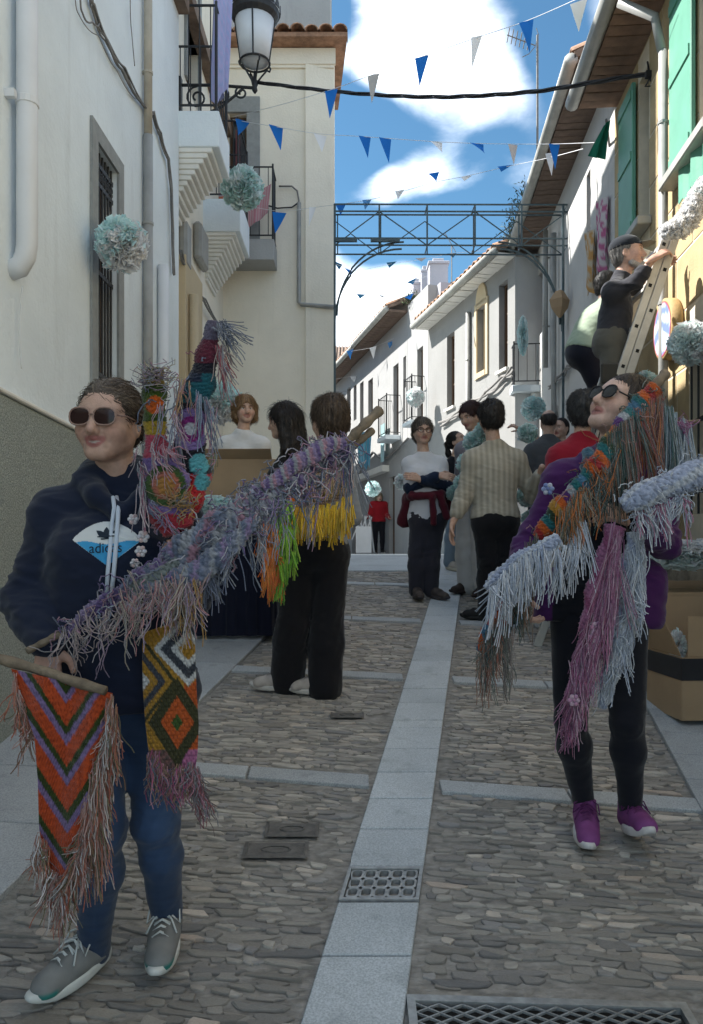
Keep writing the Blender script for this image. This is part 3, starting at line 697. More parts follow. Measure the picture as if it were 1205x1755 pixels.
W6.eave(h6, .02, W6.L, 6.02, .30, soff=MT['stucco'], brick=.16)
a, zt_ = W6.sz(803, 535, .05); W6.pipe(h6, a, 1.5, zt_, .04, MT['pipe_grey'], .05)
wires(W6, [(880, 633), (860, 650), (835, 672), (812, 689), (780, 712), (749, 729)], 3, .05, .02, MT['cable'], 'cable_bundle', h6, .06, 14)
W7 = Facade(ptC(15.96), ptC(17.3), (-1, -.2)); h7 = thing('chimney_house', 'narrow tall white house with grey chimneys down the street', 'house', (ptC(16.5)[0], 16.5, gzf(16)))
ops = [W7.op(716, 726, 596, 722)]
W7.wall('wall', .8, 6.95, ops, MT['white_far'], h7); W7.window(ops[0], h7, 'glass'); W7.balcony(h7, ops[0][0]-.1, ops[0][1]+.1, ops[0][2]-.02, .3, .08, 0, 0, .9, 2)
mb = MB(); mb.box((ptC(16.6)[0]+1.7, 16.8, 4), (3, 1.3, 5.9), rz=.23); mb.build('body', MT['lilacgrey'], h7)
for px0, px1, py0, py1, yc in ((737, 769, 452, 545, 16.6), (723, 735, 466, 520, 17.3), (709, 722, 487, 530, 17.6)):
    A_, B_ = at(px0, py1, yc), at(px1, py0, yc); c = (A_+B_)/2; wd = B_.x-A_.x
    mb = MB().box((c.x, yc+wd/2, c.z-.2), (wd, wd, B_.z-A_.z+.4)); mb.box((c.x, yc+wd/2, B_.z+.03), (wd*1.15, wd*1.15, .06)); mb.box((c.x, yc+wd/2, B_.z+.11), (wd*.6, wd*.6, .08)); mb.build('chimney', MT['lilacgrey'], h7, bevel=.01)
W8 = Facade(ptC(17.31), ptC(25.5), (-1, -.2)); h8 = thing('long_white_house', 'long white house with deep eave beyond the chimney house', 'house', (ptC(20)[0], 20, gzf(20)))
ops = [W8.op(675, 684, 625, 748), W8.op(692, 697, 611, 665), W8.op(632, 640, 650, 720), W8.op(618, 624, 655, 735), W8.op(594, 600, 665, 740), W8.op(607, 612, 660, 720)]
dr = [(W8.s(700)-.4, W8.s(700), 1.4, 3.4), (W8.s(668)-.45, W8.s(668), 1.4, 3.3), (W8.s(640)-.45, W8.s(640)+.1, 1.4, 3.1), (W8.s(607)-.3, W8.s(607)+.2, 1.4, 3.2)]
dr = [(max(.05, a), b, c, d) for a, b, c, d in dr]
ops = [(min(a, b), max(a, b), c, d) for a, b, c, d in ops]
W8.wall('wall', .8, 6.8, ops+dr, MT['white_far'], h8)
for o in ops: W8.window(o, h8, 'glass')
for o in dr: W8.window(o, h8, 'dark', name='door')
W8.eave(h8, .02, W8.L, 6.80, .45, soff=MT['soffit_old'], gut=MT['gutter'], brick=.2)
W8.balcony(h8, ops[0][0]-.15, ops[0][1]+.15, ops[0][2]-.02, .35, .1, 0, 0, .9, 2)
wires(W8, [(700, 755), (680, 772), (656, 783), (640, 775), (625, 800), (608, 830)], 2, .05, .02, MT['cable'], 'cable_bundle', h8, .06, 15)
mb = MB(); W8.box(mb, W8.s(668), W8.s(608), 3.45, 3.6, .0, .18); mb.build('string_course', MT['stucco'], h8)
W9 = Facade((-6, 29), (4, 28.5), (0, -1)); h9 = thing('tiled_house', 'brown tiled roof closing the far end of the street', 'house', (-1, 29, gzf(29)))
W9.wall('wall', .8, 8.0, [W9.op(580, 590, 690, 760)], MT['white_far'], h9)
mb = MB(); mb.add([(-6, 28.2, 8.0), (4, 27.7, 8.0), (4, 32, 9.9), (-6, 32, 9.9), (-6, 28.2, 7.85), (4, 27.7, 7.85), (4, 32, 9.7), (-6, 32, 9.7)], [(0,1,2,3),(7,6,5,4),(0,4,5,1),(1,5,6,2),(2,6,7,3),(3,7,4,0)]); rf9 = mb.build('roof', MT['tile_old'], h9)
mb = MB()
for k in range(46):
    x = -2.2+k*.13; p0 = Vector((x, 28.0-.0, 8.02)); p1 = Vector((x, 32, 9.9)); mb.tube([p0, p1], .05, 6)
tag(mb.build('roof_tiles', MT['tile_old'], rf9, True), kind='stuff')

h10 = thing('unseen_shade_house', 'plain white house standing round the bend behind the cream end wall', 'house', (-1.2, 16, gzf(16)))  # out of view, added to keep sun off the lower walls beyond the bend
W10 = Facade((-1.2, 16.0), (-3.4, 25.0), (1, .2)); o10 = [(1.2, 1.9, 4.2, 5.8), (4.2, 4.9, 4.2, 5.8), (2.6, 3.5, 1.5, 3.6), (6.6, 7.3, 4.2, 5.8)]
W10.wall('wall', .8, 6.6, o10, MT['white_far'], h10)
for o in o10: W10.window(o, h10, 'glass')
W10.eave(h10, .02, W10.L, 6.6, .3, soff=MT['soffit_old'], tiles=False, brick=.3)
W10e = Facade((-1.25, 16.0), (-4.2, 16.3), (0, -1)); W10e.wall('end_wall', .8, 6.6, [], MT['white_far'], h10)
# ================================================================ figures: smooth blended solids, meshed here
def V3(p): return np.array(p, np.float64)
def unit(v): v = np.asarray(v, float); return v/max(np.linalg.norm(v), 1e-9)
class SDF:
    def __init__(s): s.p = []; s.clips = []
    def cap(s, a, b, r1, r2=None, k=.02, fl=None, sub=False):
        a, b = V3(a), V3(b); r2 = r1 if r2 is None else r2; R_ = max(r1, r2)
        def fn(P, a=a, b=b, r1=r1, r2=r2, fl=fl):
            q = P-a; d = b-a
            if fl is not None:
                ax, fa = fl; q = q+ax*((q@ax)[..., None]*(fa-1)); d = d+ax*((d@ax)*(fa-1))
            t_ = np.clip((q@d)/max(d@d, 1e-12), 0, 1)
            return np.sqrt(((q-t_[..., None]*d)**2).sum(-1))-(r1+(r2-r1)*t_)
        s.p.append((fn, np.minimum(a, b)-R_, np.maximum(a, b)+R_, k, sub)); return s
    def chain(s, pts, rs, k=.02, fl=None):
        for i in range(len(pts)-1): s.cap(pts[i], pts[i+1], rs[i], rs[i+1], k, fl)
        return s
    def ell(s, c, r, M=None, k=.02, sub=False):
        c = V3(c); r = V3(r); M = np.eye(3) if M is None else np.asarray(M)     # rows of M are local axes
        ext = np.sqrt(((M.T*r)**2).sum(1))
        def fn(P, c=c, r=r, M=M):
            q = (P-c)@M.T; k0 = np.sqrt(((q/r)**2).sum(-1)); k1 = np.sqrt(((q/(r*r))**2).sum(-1))
            return k0*(k0-1)/np.maximum(k1, 1e-6)
        s.p.append((fn, c-ext, c+ext, k, sub)); return s
    def clip(s, pt, n): s.clips.append((V3(pt), unit(n))); return s
    def mesh(s, res):
        lo = np.min([p[1] for p in s.p if not p[4]], 0)-res*3-.01; hi = np.max([p[2] for p in s.p if not p[4]], 0)+res*3+.01
        n = np.ceil((hi-lo)/res).astype(int)+1
        ax = [lo[i]+res*np.arange(n[i]) for i in range(3)]
        D = np.full(n, .08, np.float64)
        for fn, a, b, k, sub in s.p:
            m = k+res*3+.012; i0 = np.maximum(np.floor((a-m-lo)/res).astype(int), 0); i1 = np.minimum(np.ceil((b+m-lo)/res).astype(int)+1, n)
            if (i1 <= i0).any(): continue
            G = np.stack(np.meshgrid(*[ax[i][i0[i]:i1[i]] for i in range(3)], indexing='ij'), -1)
            d = fn(G); sl = tuple(slice(i0[i], i1[i]) for i in range(3)); o = D[sl]
            if sub: h = np.maximum(k-np.abs(-d-o), 0)/k if k > 0 else 0; D[sl] = np.maximum(o, -d)+h*h*k*.25
            else: h = np.maximum(k-np.abs(d-o), 0)/k if k > 0 else 0; D[sl] = np.minimum(o, d)-h*h*k*.25
        if s.clips:
            G = np.stack(np.meshgrid(*ax, indexing='ij'), -1)
            for pt, nn in s.clips: D = np.maximum(D, (G-pt)@nn)
        return surface_nets(D, lo, res)
def surface_nets(D, lo, res):
    s = D < 0; n = np.array(D.shape)-1
    cnt = np.zeros(n, np.int8)
    cs = [(i, j, k) for i in (0, 1) for j in (0, 1) for k in (0, 1)]
    def sh(A, c): return A[c[0]:c[0]+n[0], c[1]:c[1]+n[1], c[2]:c[2]+n[2]]
    for c in cs: cnt += sh(s, c)
    mix = (cnt > 0) & (cnt < 8); idx = np.argwhere(mix); num = -np.ones(n, np.int64); num[mix] = np.arange(len(idx))
    acc = np.zeros((len(idx), 3)); w_ = np.zeros(len(idx)); C = {c: sh(D, c)[mix] for c in cs}
    for c in cs:
        for axs in range(3):
            if c[axs]: continue
            e = list(c); e[axs] = 1; a, b = C[c], C[tuple(e)]; m = (a < 0) != (b < 0)
            t_ = a[m]/(a[m]-b[m]); p = np.tile(np.array(c, float), (m.sum(), 1)); p[:, axs] = t_; acc[m] += p; w_[m] += 1
    Vx = lo+res*(idx+acc/w_[:, None]); Q = []
    for axs in range(3):
        o1, o2 = [(1, 2), (2, 0), (0, 1)][axs]
        sl0 = [slice(None)]*3; sl1 = [slice(None)]*3; sl0[axs] = slice(0, -1); sl1[axs] = slice(1, None)
        A, B = s[tuple(sl0)], s[tuple(sl1)]; ed = np.argwhere(A != B)
        ok = (ed[:, o1] > 0) & (ed[:, o2] > 0) & (ed[:, o1] < n[o1]) & (ed[:, o2] < n[o2]); ed = ed[ok]
        if not len(ed): continue
        fl = A[tuple(ed.T)]
        def cell(d1, d2): q = ed.copy(); q[:, o1] -= d1; q[:, o2] -= d2; return num[tuple(q.T)]
        q = np.stack([cell(1, 1), cell(0, 1), cell(0, 0), cell(1, 0)], 1); q[~fl] = q[~fl][:, ::-1]; Q.append(q)
    return Vx, np.concatenate(Q)
def vnormals(V, Q):
    a = V[Q[:, 2]]-V[Q[:, 0]]; b = V[Q[:, 3]]-V[Q[:, 1]]; fn = np.cross(a, b); N_ = np.zeros_like(V)
    for i in range(4): np.add.at(N_, Q[:, i], fn)
    return N_/np.maximum(np.linalg.norm(N_, axis=1), 1e-12)[:, None]
def smooth_mesh(V, Q, it):
    for _ in range(it):
        A = np.zeros_like(V); c = np.zeros(len(V))
        for i in range(4): np.add.at(A, Q[:, i], V[Q[:, (i+1) % 4]]+V[Q[:, (i+3) % 4]]); np.add.at(c, Q[:, i], 2)
        V = V*.4+.6*A/np.maximum(c, 1)[:, None]
    return V
def wob(P, sc, seed):
    r = np.random.default_rng(seed); o = np.zeros(len(P)); Q = P*sc
    for k in range(5):
        a, b = r.normal(size=3), r.normal(size=3); o += np.sin(Q@a+1.7*np.sin(Q@b+r.uniform(0, 6))+r.uniform(0, 6))
    return o/5
def joined(parts):
    Vs = []; Qs = []; Cs = []; o = 0
    for V, Q, C in parts: Vs.append(V); Qs.append(Q+o); Cs.append(np.broadcast_to(C, (len(V), 3)) if np.ndim(C) == 1 else C); o += len(V)
    return np.concatenate(Vs), np.concatenate(Qs), np.concatenate(Cs)

SKIN = (.58, .375, .285)
def head_frame(f, u):
    f = unit(f); u = unit(np.asarray(u, float)-f*np.dot(u, f)); r = np.cross(f, u); return np.array([r, f, u])     # rows: right-of-image when facing camera is -r ; local axes
def head_sdf(c, M, s, smile=0, ears=True):
    S_ = SDF(); L = lambda r, f, u: V3(c)+s*(M.T@np.array([r, f, u]))
    E_ = lambda p, r, k, sub=False: S_.ell(L(*p), s*np.array(r), M, k*s, sub)
    E_((0, -.012, .030), (.074, .094, .088), .03); E_((0, .022, -.040), (.058, .064, .060), .05); E_((0, .040, .03), (.062, .055, .055), .03)
    S_.cap(L(-.009, .072, -.087), L(.009, .072, -.087), .0145*s, .0145*s, .035*s)
    for q in (-1, 1):
        E_((q*.041, .053, -.027), (.028, .031, .027), .03); S_.cap(L(q*.012, .086, .026), L(q*.045, .068, .028), .011*s, .010*s, .016*s)
        S_.cap(L(q*.054, .0, -.046), L(q*.018, .064, -.086), .014*s, .012*s, .03*s)
        E_((q*.031, .098, .006), (.019, .016, .0125), .014, True)
    for q in (-1, 1): E_((q*.031, .073, .006), (.0135, .0135, .0125), .003)
    for q in (-1, 1): S_.cap(L(q*.018, .083, .0135), L(q*.044, .073, .0125), .0045*s, .004*s, .005*s)
    S_.cap(L(0, .088, .018), L(0, .109, -.028), .0085*s, .0135*s, .014*s)
    for q in (-1, 1): S_.cap(L(q*.011, .096, -.034), L(q*.013, .090, -.036), .0085*s, .0075*s, .008*s)
    for q in (-1, 1): S_.cap(L(q*.020, .094, -.036), L(q*.036, .080, -.060), .0025*s, .002*s, .008*s, sub=True)
    mz = -.057+.0*smile
    S_.cap(L(-.022, .080-.004*smile, mz+.005*smile), L(0, .089, mz+.003), .0062*s, .0075*s, .010*s); S_.cap(L(.022, .080-.004*smile, mz+.005*smile), L(0, .089, mz+.003), .0062*s, .0075*s, .010*s)
    S_.cap(L(-.016, .080, mz-.010), L(.016, .080, mz-.010), .0075*s, .0075*s, .010*s)
    S_.cap(L(-.022-.004*smile, .090, mz-.003+.006*smile), L(0, .0975, mz-.004), .0028*s, .003*s, .005*s, sub=True); S_.cap(L(.022+.004*smile, .090, mz-.003+.006*smile), L(0, .0975, mz-.004), .0028*s, .003*s, .005*s, sub=True)
    if ears:
        for q in (-1, 1):
            E_((q*.074, -.012, -.006), (.010, .019, .030), .008); E_((q*.082, -.006, -.004), (.006, .010, .017), .004, True)
    return S_
def head_color(V, c, M, s, skin, smile=0, brow=(.10, .06, .04), lip=(.36, .13, .11), iris=(.05, .035, .02)):
    q = (V-V3(c))@M.T/s; r, f, u = q.T; C = np.tile(np.array(skin, float), (len(V), 1))
    def mixin(m, col): C[:] = C*(1-m[:, None])+np.array(col)*m[:, None]
    ar = np.abs(r); ss = lambda x, a, b: np.clip((x-a)/(b-a), 0, 1)
    mixin(.35*np.exp(-((ar-.045)/.02)**2-((u+.03)/.022)**2)*(f > 0), (skin[0]*1.08, skin[1]*.72, skin[2]*.70))
    mixin(.25*np.exp(-(r/.012)**2-((u+.03)/.015)**2)*(f > .09), (skin[0]*1.05, skin[1]*.75, skin[2]*.72))
    cu = -.057+.006*smile*(ar/.024)**2
    lm = np.clip(1.3-np.sqrt((ar/.027)**2+((u-cu+.003)/.014)**2), 0, .3)/.3*(f > .06); mixin(lm*.9, lip)
    gap = np.clip(1.2-np.sqrt((ar/(.017 if smile else .024))**2+((u-cu+.004)/.0026)**2), 0, .4)/.4*(f > .06); mixin(gap*(.75 if smile else 1), (.48, .42, .37) if smile else (.16, .05, .05))
    bm = np.clip(1.2-np.sqrt(((ar-.033)/.019)**2+((u-.027+.006*((ar-.033)/.019)**2)/.0048)**2), 0, .4)/.4*(f > .04); mixin(bm*.85, brow)
    ed = np.sqrt((ar-.031)**2+(f-.073)**2+(u-.006)**2); eye = (ed < .0143)*(f > .075)*(np.abs(u-.006) < .0075); mixin(eye*1.0, (.62, .60, .57))
    ir = eye*(np.sqrt((ar-.031)**2+(u-.006)**2) < .0058); mixin(ir*1.0, iris)
    mixin(np.clip(1-np.abs(u-.0135)/.002, 0, 1)*((np.abs(ar-.031) < .015)*(f > .06)), (.06, .04, .03))
    return C
def hair_sdf(c, M, s, style, k=.02):
    S_ = SDF(); L = lambda r, f, u: V3(c)+s*(M.T@np.array([r, f, u]))
    E_ = lambda p, r, k, sub=False: S_.ell(L(*p), s*np.array(r), M, k*s, sub)
    t_ = {'back': .011, 'short': .020, 'bob': .022, 'long': .014, 'pony': .008, 'crop': .006, 'bald': .003, 'pixie': .012}[style]
    E_((0, -.014, .032), (.074+t_, .094+t_, .088+t_), .01)
    if style in ('short', 'pixie'): E_((0, -.045, -.025), (.068+t_*.6, .055+t_*.6, .07), .03)
    if style == 'crop': E_((0, -.045, -.02), (.066, .055, .06), .02)
    if style in ('back', 'pony'): E_((0, -.05, -.015), (.062, .052, .05), .03)
    if style == 'bob':
        for q in (-1, 1): S_.cap(L(q*.078, -.01, .03), L(q*.083, -.005, -.06), .032*s, .028*s, .03*s)
        E_((0, -.06, -.04), (.085, .055, .085), .04)
    if style == 'long':
        for q in (-1, 1): S_.cap(L(q*.070, -.02, .03), L(q*.085, -.02, -.20), .030*s, .028*s, .03*s)
        S_.cap(L(0, -.07, .0), L(0, -.10, -.24), .060*s, .055*s, .04*s); S_.cap(L(-.045, -.06, -.03), L(-.06, -.08, -.25), .045*s, .03*s, .03*s); S_.cap(L(.045, -.06, -.03), L(.06, -.08, -.25), .045*s, .03*s, .03*s)
    if style == 'pony':
        S_.ell(L(0, -.115, .03), s*np.array((.028, .028, .03)), M, .015*s); S_.cap(L(0, -.125, .03), L(.0, -.15, -.09), .022*s, .030*s, .02*s); S_.cap(L(0, -.15, -.07), L(0, -.135, -.17), .030*s, .012*s, .02*s)
    # open the face
    if style == 'bald': E_((0, .02, .095), (.085, .12, .062), .008, True); E_((0, .09, .0), (.12, .085, .12), .005, True)
    else:
        hl = {'back': .060, 'bob': .052, 'short': .058, 'long': .06, 'pony': .075, 'crop': .075, 'pixie': .060}[style]
        E_((0, .115, hl-.105), (.070 if style in ('bob', 'long', 'back') else .078, .095, .105), .012, True)
        E_((0, .060, -.10), (.075, .075, .10), .012, True)
        if style in ('back', 'pony', 'crop', 'pixie', 'short'):
            for q in (-1, 1): E_((q*.09, .02, -.05), (.035, .05, .065), .01, True)
    return S_
def hair_mesh(c, M, s, style, col, res, seed=0, streak=None):
    V, Q = hair_sdf(c, M, s, style).mesh(res); V = smooth_mesh(V, Q, 1)
    q = (V-V3(c))@M.T/s; N_ = vnormals(V, Q)
    if style in ('back', 'pony'): a = q[:, 0]*0+np.arctan2(q[:, 2]-.0, np.abs(q[:, 0])+.02)*1.0; par = a*1.0+q[:, 0]*3
    else: par = np.arctan2(q[:, 0], q[:, 1]+.03)
    g = np.sin(par*31+2*np.sin(par*13+seed)+q[:, 2]*9)+.7*np.sin(par*67+seed*3+q[:, 2]*23)+.5*np.sin(par*113+q[:, 1]*30)
    lump = wob(V/s, {'short': 48, 'bob': 40, 'long': 30}.get(style, 40), seed+11)*{'short': .007, 'bob': .006, 'long': .007, 'pixie': .003}.get(style, .001)
    V = V+N_*(lump*s)[:, None]
    amp = {'short': .0028, 'bob': .002, 'long': .0024}.get(style, .0009)
    V = V+N_*(amp*g*s)[:, None]
    C = np.array(col)*(.82+(.10 if style in ('back','pony') else .20)*g)[:, None].clip(.35, 1.5)
    if streak is not None: m = .6*np.clip(np.sin(par*41+seed+q[:, 2]*14)+.8*np.sin(par*97+q[:, 1]*40)-.6, 0, 1)[:, None]; C = C*(1-m)+np.array(streak)*m
    return V, Q, C
def hand_sdf(w_, d, pn, thumb, s=1.0, curl=.5, spread=.10):
    """wrist, finger direction, palm normal (side the fingers curl to), thumb side direction"""
    d = unit(d); pn = unit(np.asarray(pn, float)-d*np.dot(pn, d)); t_ = unit(np.cross(d, pn)); t_ = t_ if np.dot(t_, thumb) > 0 else -t_
    S_ = SDF(); P = lambda a, b, c_: V3(w_)+s*(d*a+t_*b+pn*c_)
    for b in (-.026, -.009, .009, .026): S_.cap(P(0, b*.55, 0), P(.085, b, 0), .013*s, .0105*s, .012*s)
    S_.cap(P(-.03, 0, 0), P(.01, 0, 0), .024*s, .022*s, .015*s, fl=(pn, 1.25))
    def rot(a): return d*math.cos(a)+pn*math.sin(a)
    for i, (b, L) in enumerate(((.028, .068), (.0095, .076), (-.0095, .070), (-.028, .055))):
        p = P(.085, b, 0); c0 = curl*(.9+.1*i); sp = t_*b*spread*10*.1
        for fr, ca, r0, r1 in ((.45, .55, .0088, .0082), (.32, 1.25, .0082, .0075), (.23, 1.75, .0075, .0062)):
            q = p+s*L*fr*unit(rot(c0*ca)+sp); S_.cap(p, q, r0*s, r1*s, .004*s); p = q
    p = P(.022, .026, .004); q = p+s*.040*unit(d*.65+t_*.65+pn*.35); S_.cap(p, q, .0125*s, .0105*s, .012*s); q2 = q+s*.030*unit(d*.85+t_*.15+pn*(.3+curl*.5)); S_.cap(q, q2, .0100*s, .0090*s, .004*s); q3 = q2+s*.022*unit(d*.9-t_*.1+pn*(.3+curl*.6)); S_.cap(q2, q3, .0090*s, .0070*s, .004*s)
    return S_
def shoe(parent, heel, toe_dir, up, up_col, sole_col, toe_col=None, lace=None, L=.262, res=.005, name='shoe', collar=.085, low=False):
    x = unit(toe_dir); z = unit(np.asarray(up, float)-x*np.dot(up, x)); y = np.cross(z, x); P = lambda a, b, c_: V3(heel)+x*a+y*b+z*c_
    S_ = SDF(); k = L/.262
    S_.cap(P(.038*k, 0, .045), P(.20*k, 0, .036), .036, .036, .03, fl=(z, 1.05)); S_.cap(P(.12*k, .006, .048), P(.215*k, .004, .034), .038, .034, .02, fl=(z, 1.15)); S_.cap(P(.06*k, 0, .06), P(.145*k, 0, .058), .036, .034, .02)
    if not low: S_.cap(P(.048*k, 0, .05), P(.045*k, 0, collar+.012), .037, .036, .02); S_.cap(P(.09*k, 0, .06), P(.062*k, 0, collar+.006), .030, .028, .03)
    S_.clip(P(0, 0, .018), -z)
    if not low: S_.clip(P(.045*k, 0, collar+.014), unit(z*1-x*.25))
    V, Q = S_.mesh(res); q = (V-V3(heel))@np.array([x, y, z]).T; C = np.tile(np.array(up_col, float), (len(V), 1))
    C *= (1+.12*np.sin(q[:, 0]*90)*np.sin(q[:, 2]*60))[:, None]
    if toe_col is not None: m = np.clip((q[:, 0]-.195*k)/.012, 0, 1)*np.clip((.042-q[:, 2])/.01, 0, 1); C = C*(1-m[:, None])+np.array(toe_col)*m[:, None]
    m = np.clip(1-np.abs(q[:, 1])/.020, 0, 1)*(q[:, 0] > .07)*(q[:, 0] < .17)*(q[:, 2] > .05); m = np.clip(m*3, 0, 1)*.35; C = C*(1-m[:, None])
    sh = mkobj(name, V, Q, MT['rubber'], parent, True, C)
    n = 26; prof = []
    for i in range(n):
        a = 2*math.pi*i/n; cx = math.cos(a); sx = math.sin(a); px = (.131+.137*cx)*k; wd = .037+.009*math.sin(max(0, min(1, (px/k-.05)/.2))*math.pi)-.003*(1 if px > .2 else 0)
        prof.append((px, wd*math.copysign(abs(sx)**.75, sx)))
    mb = MB(); V = []
    for zz, sc in ((0, .94), (.006, 1.0), (.021, 1.02), (.030, .97)):
        for a, b in prof: lift = .020*max(0, (a/k-.19)/.08)**2*(1 if zz < .015 else .7); V.append(P(.131*k+(a-.131*k)*sc, b*sc, zz+lift+(.006 if (a < .06 and zz > .02) else 0)))
    F_ = [(j*n+i, j*n+(i+1) % n, (j+1)*n+(i+1) % n, (j+1)*n+i) for j in range(3) for i in range(n)]+[tuple(range(n))[::-1], tuple(range(3*n, 4*n))]
    mb.add(V, F_, tuple(sole_col)); mb.build('sole', MT['rubber'], sh, True, cols=True)
    if lace is not None:
        mb = MB()
        for i in range(5):
            a = .088*k+i*.018; h = .108-i*.0068+.006; mb.tube([P(a, -.022, h-.012), P(a+.004, 0, h+.001), P(a+.008, .022, h-.012)], .0028, 5, col=lace); mb.tube([P(a, .022, h-.012), P(a+.004, 0, h+.003), P(a+.008, -.022, h-.012)], .0028, 5, col=lace)
        for q_ in (-1, 1):
            mb.tube([P(.095*k, 0, .110), P(.082*k, q_*.020, .120), P(.090*k, q_*.042, .108), P(.115*k, q_*.046, .082), P(.112*k, q_*.03, .098), P(.095*k, 0, .110)], .0026, 5, col=lace); mb.tube([P(.095*k, 0, .110), P(.125*k, q_*.025, .100), P(.15*k, q_*.042, .072)], .0026, 5, col=lace)
        mb.build('laces', MT['rubber'], sh, True, cols=True)
    return sh

def yarn(P, r, cols, name, matr, parent, sides=3, kind='stuff', taper=False):
    """P (n,m,3) centre lines -> one mesh of thin tubes"""
    n, m, _ = P.shape; T = np.gradient(P, axis=1); T /= np.maximum(np.linalg.norm(T, axis=2, keepdims=True), 1e-9)
    A = np.cross(T, np.array([.31, .87, .22])); A /= np.maximum(np.linalg.norm(A, axis=2, keepdims=True), 1e-9); B = np.cross(T, A)
    r = np.broadcast_to(np.asarray(r, float).reshape(-1, 1, 1), (n, m, 1)).copy()
    if taper: r *= np.linspace(1, .25, m)[None, :, None]
    ring = [P+r*(A*math.cos(2*math.pi*k/sides)+B*math.sin(2*math.pi*k/sides)) for k in range(sides)]
    V = np.stack(ring, 2).reshape(-1, 3); i = (np.arange(n)[:, None, None]*m+np.arange(m-1)[None, :, None])*sides; k = np.arange(sides)[None, None, :]; k2 = (k+1) % sides
    Q = np.stack([i+k, i+k2, i+sides+k2, i+sides+k], -1).reshape(-1, 4)
    C = np.repeat(np.asarray(cols, float).reshape(n, -1, 3) if np.ndim(cols) == 3 else np.repeat(np.asarray(cols, float).reshape(n, 1, 3), m, 1), sides, axis=1).reshape(-1, 3)
    o = mkobj(name, V, Q, matr, parent, True, C)
    if kind: o['kind'] = kind
    return o
def strands_on(V, Q, C, hc, M, hs, style, parent, n):
    r = np.random.default_rng(len(V)); N_ = vnormals(V, Q); idx = r.integers(0, len(V), n); p = V[idx]; nn = N_[idx]
    q = (p-hc)@M.T/hs
    fl = np.tile(-M[2], (n, 1))*1.0 - M[1]*np.where(style in ('back', 'pony'), 1.6, .25)+np.sign(q[:, :1])*M[0]*np.clip(q[:, 2:3]*6, 0, .8)
    fl += r.normal(0, .45 if style == 'short' else .18, (n, 3)); fl -= nn*(fl*nn).sum(1, keepdims=True); fl /= np.maximum(np.linalg.norm(fl, axis=1, keepdims=True), 1e-6)
    L = hs*r.uniform(.02, .05, n)[:, None]*{'long': 1.8, 'bob': 1.2, 'back': 1.1}.get(style, .8); lift = hs*r.uniform(.001, .007, n)[:, None]*{'short': 1.4, 'bob': 1.2, 'long': 1.2}.get(style, .4)
    P = np.stack([p-nn*.001, p+fl*L*.35+nn*lift, p+fl*L*.7+nn*lift*1.0, p+fl*L-nn*L*.22+nn*lift*.6], 1)
    yarn(P, .0010*hs, C[idx]*r.uniform(.7, 1.5, (n, 1)), 'strands', MT['hair'], parent, taper=True)

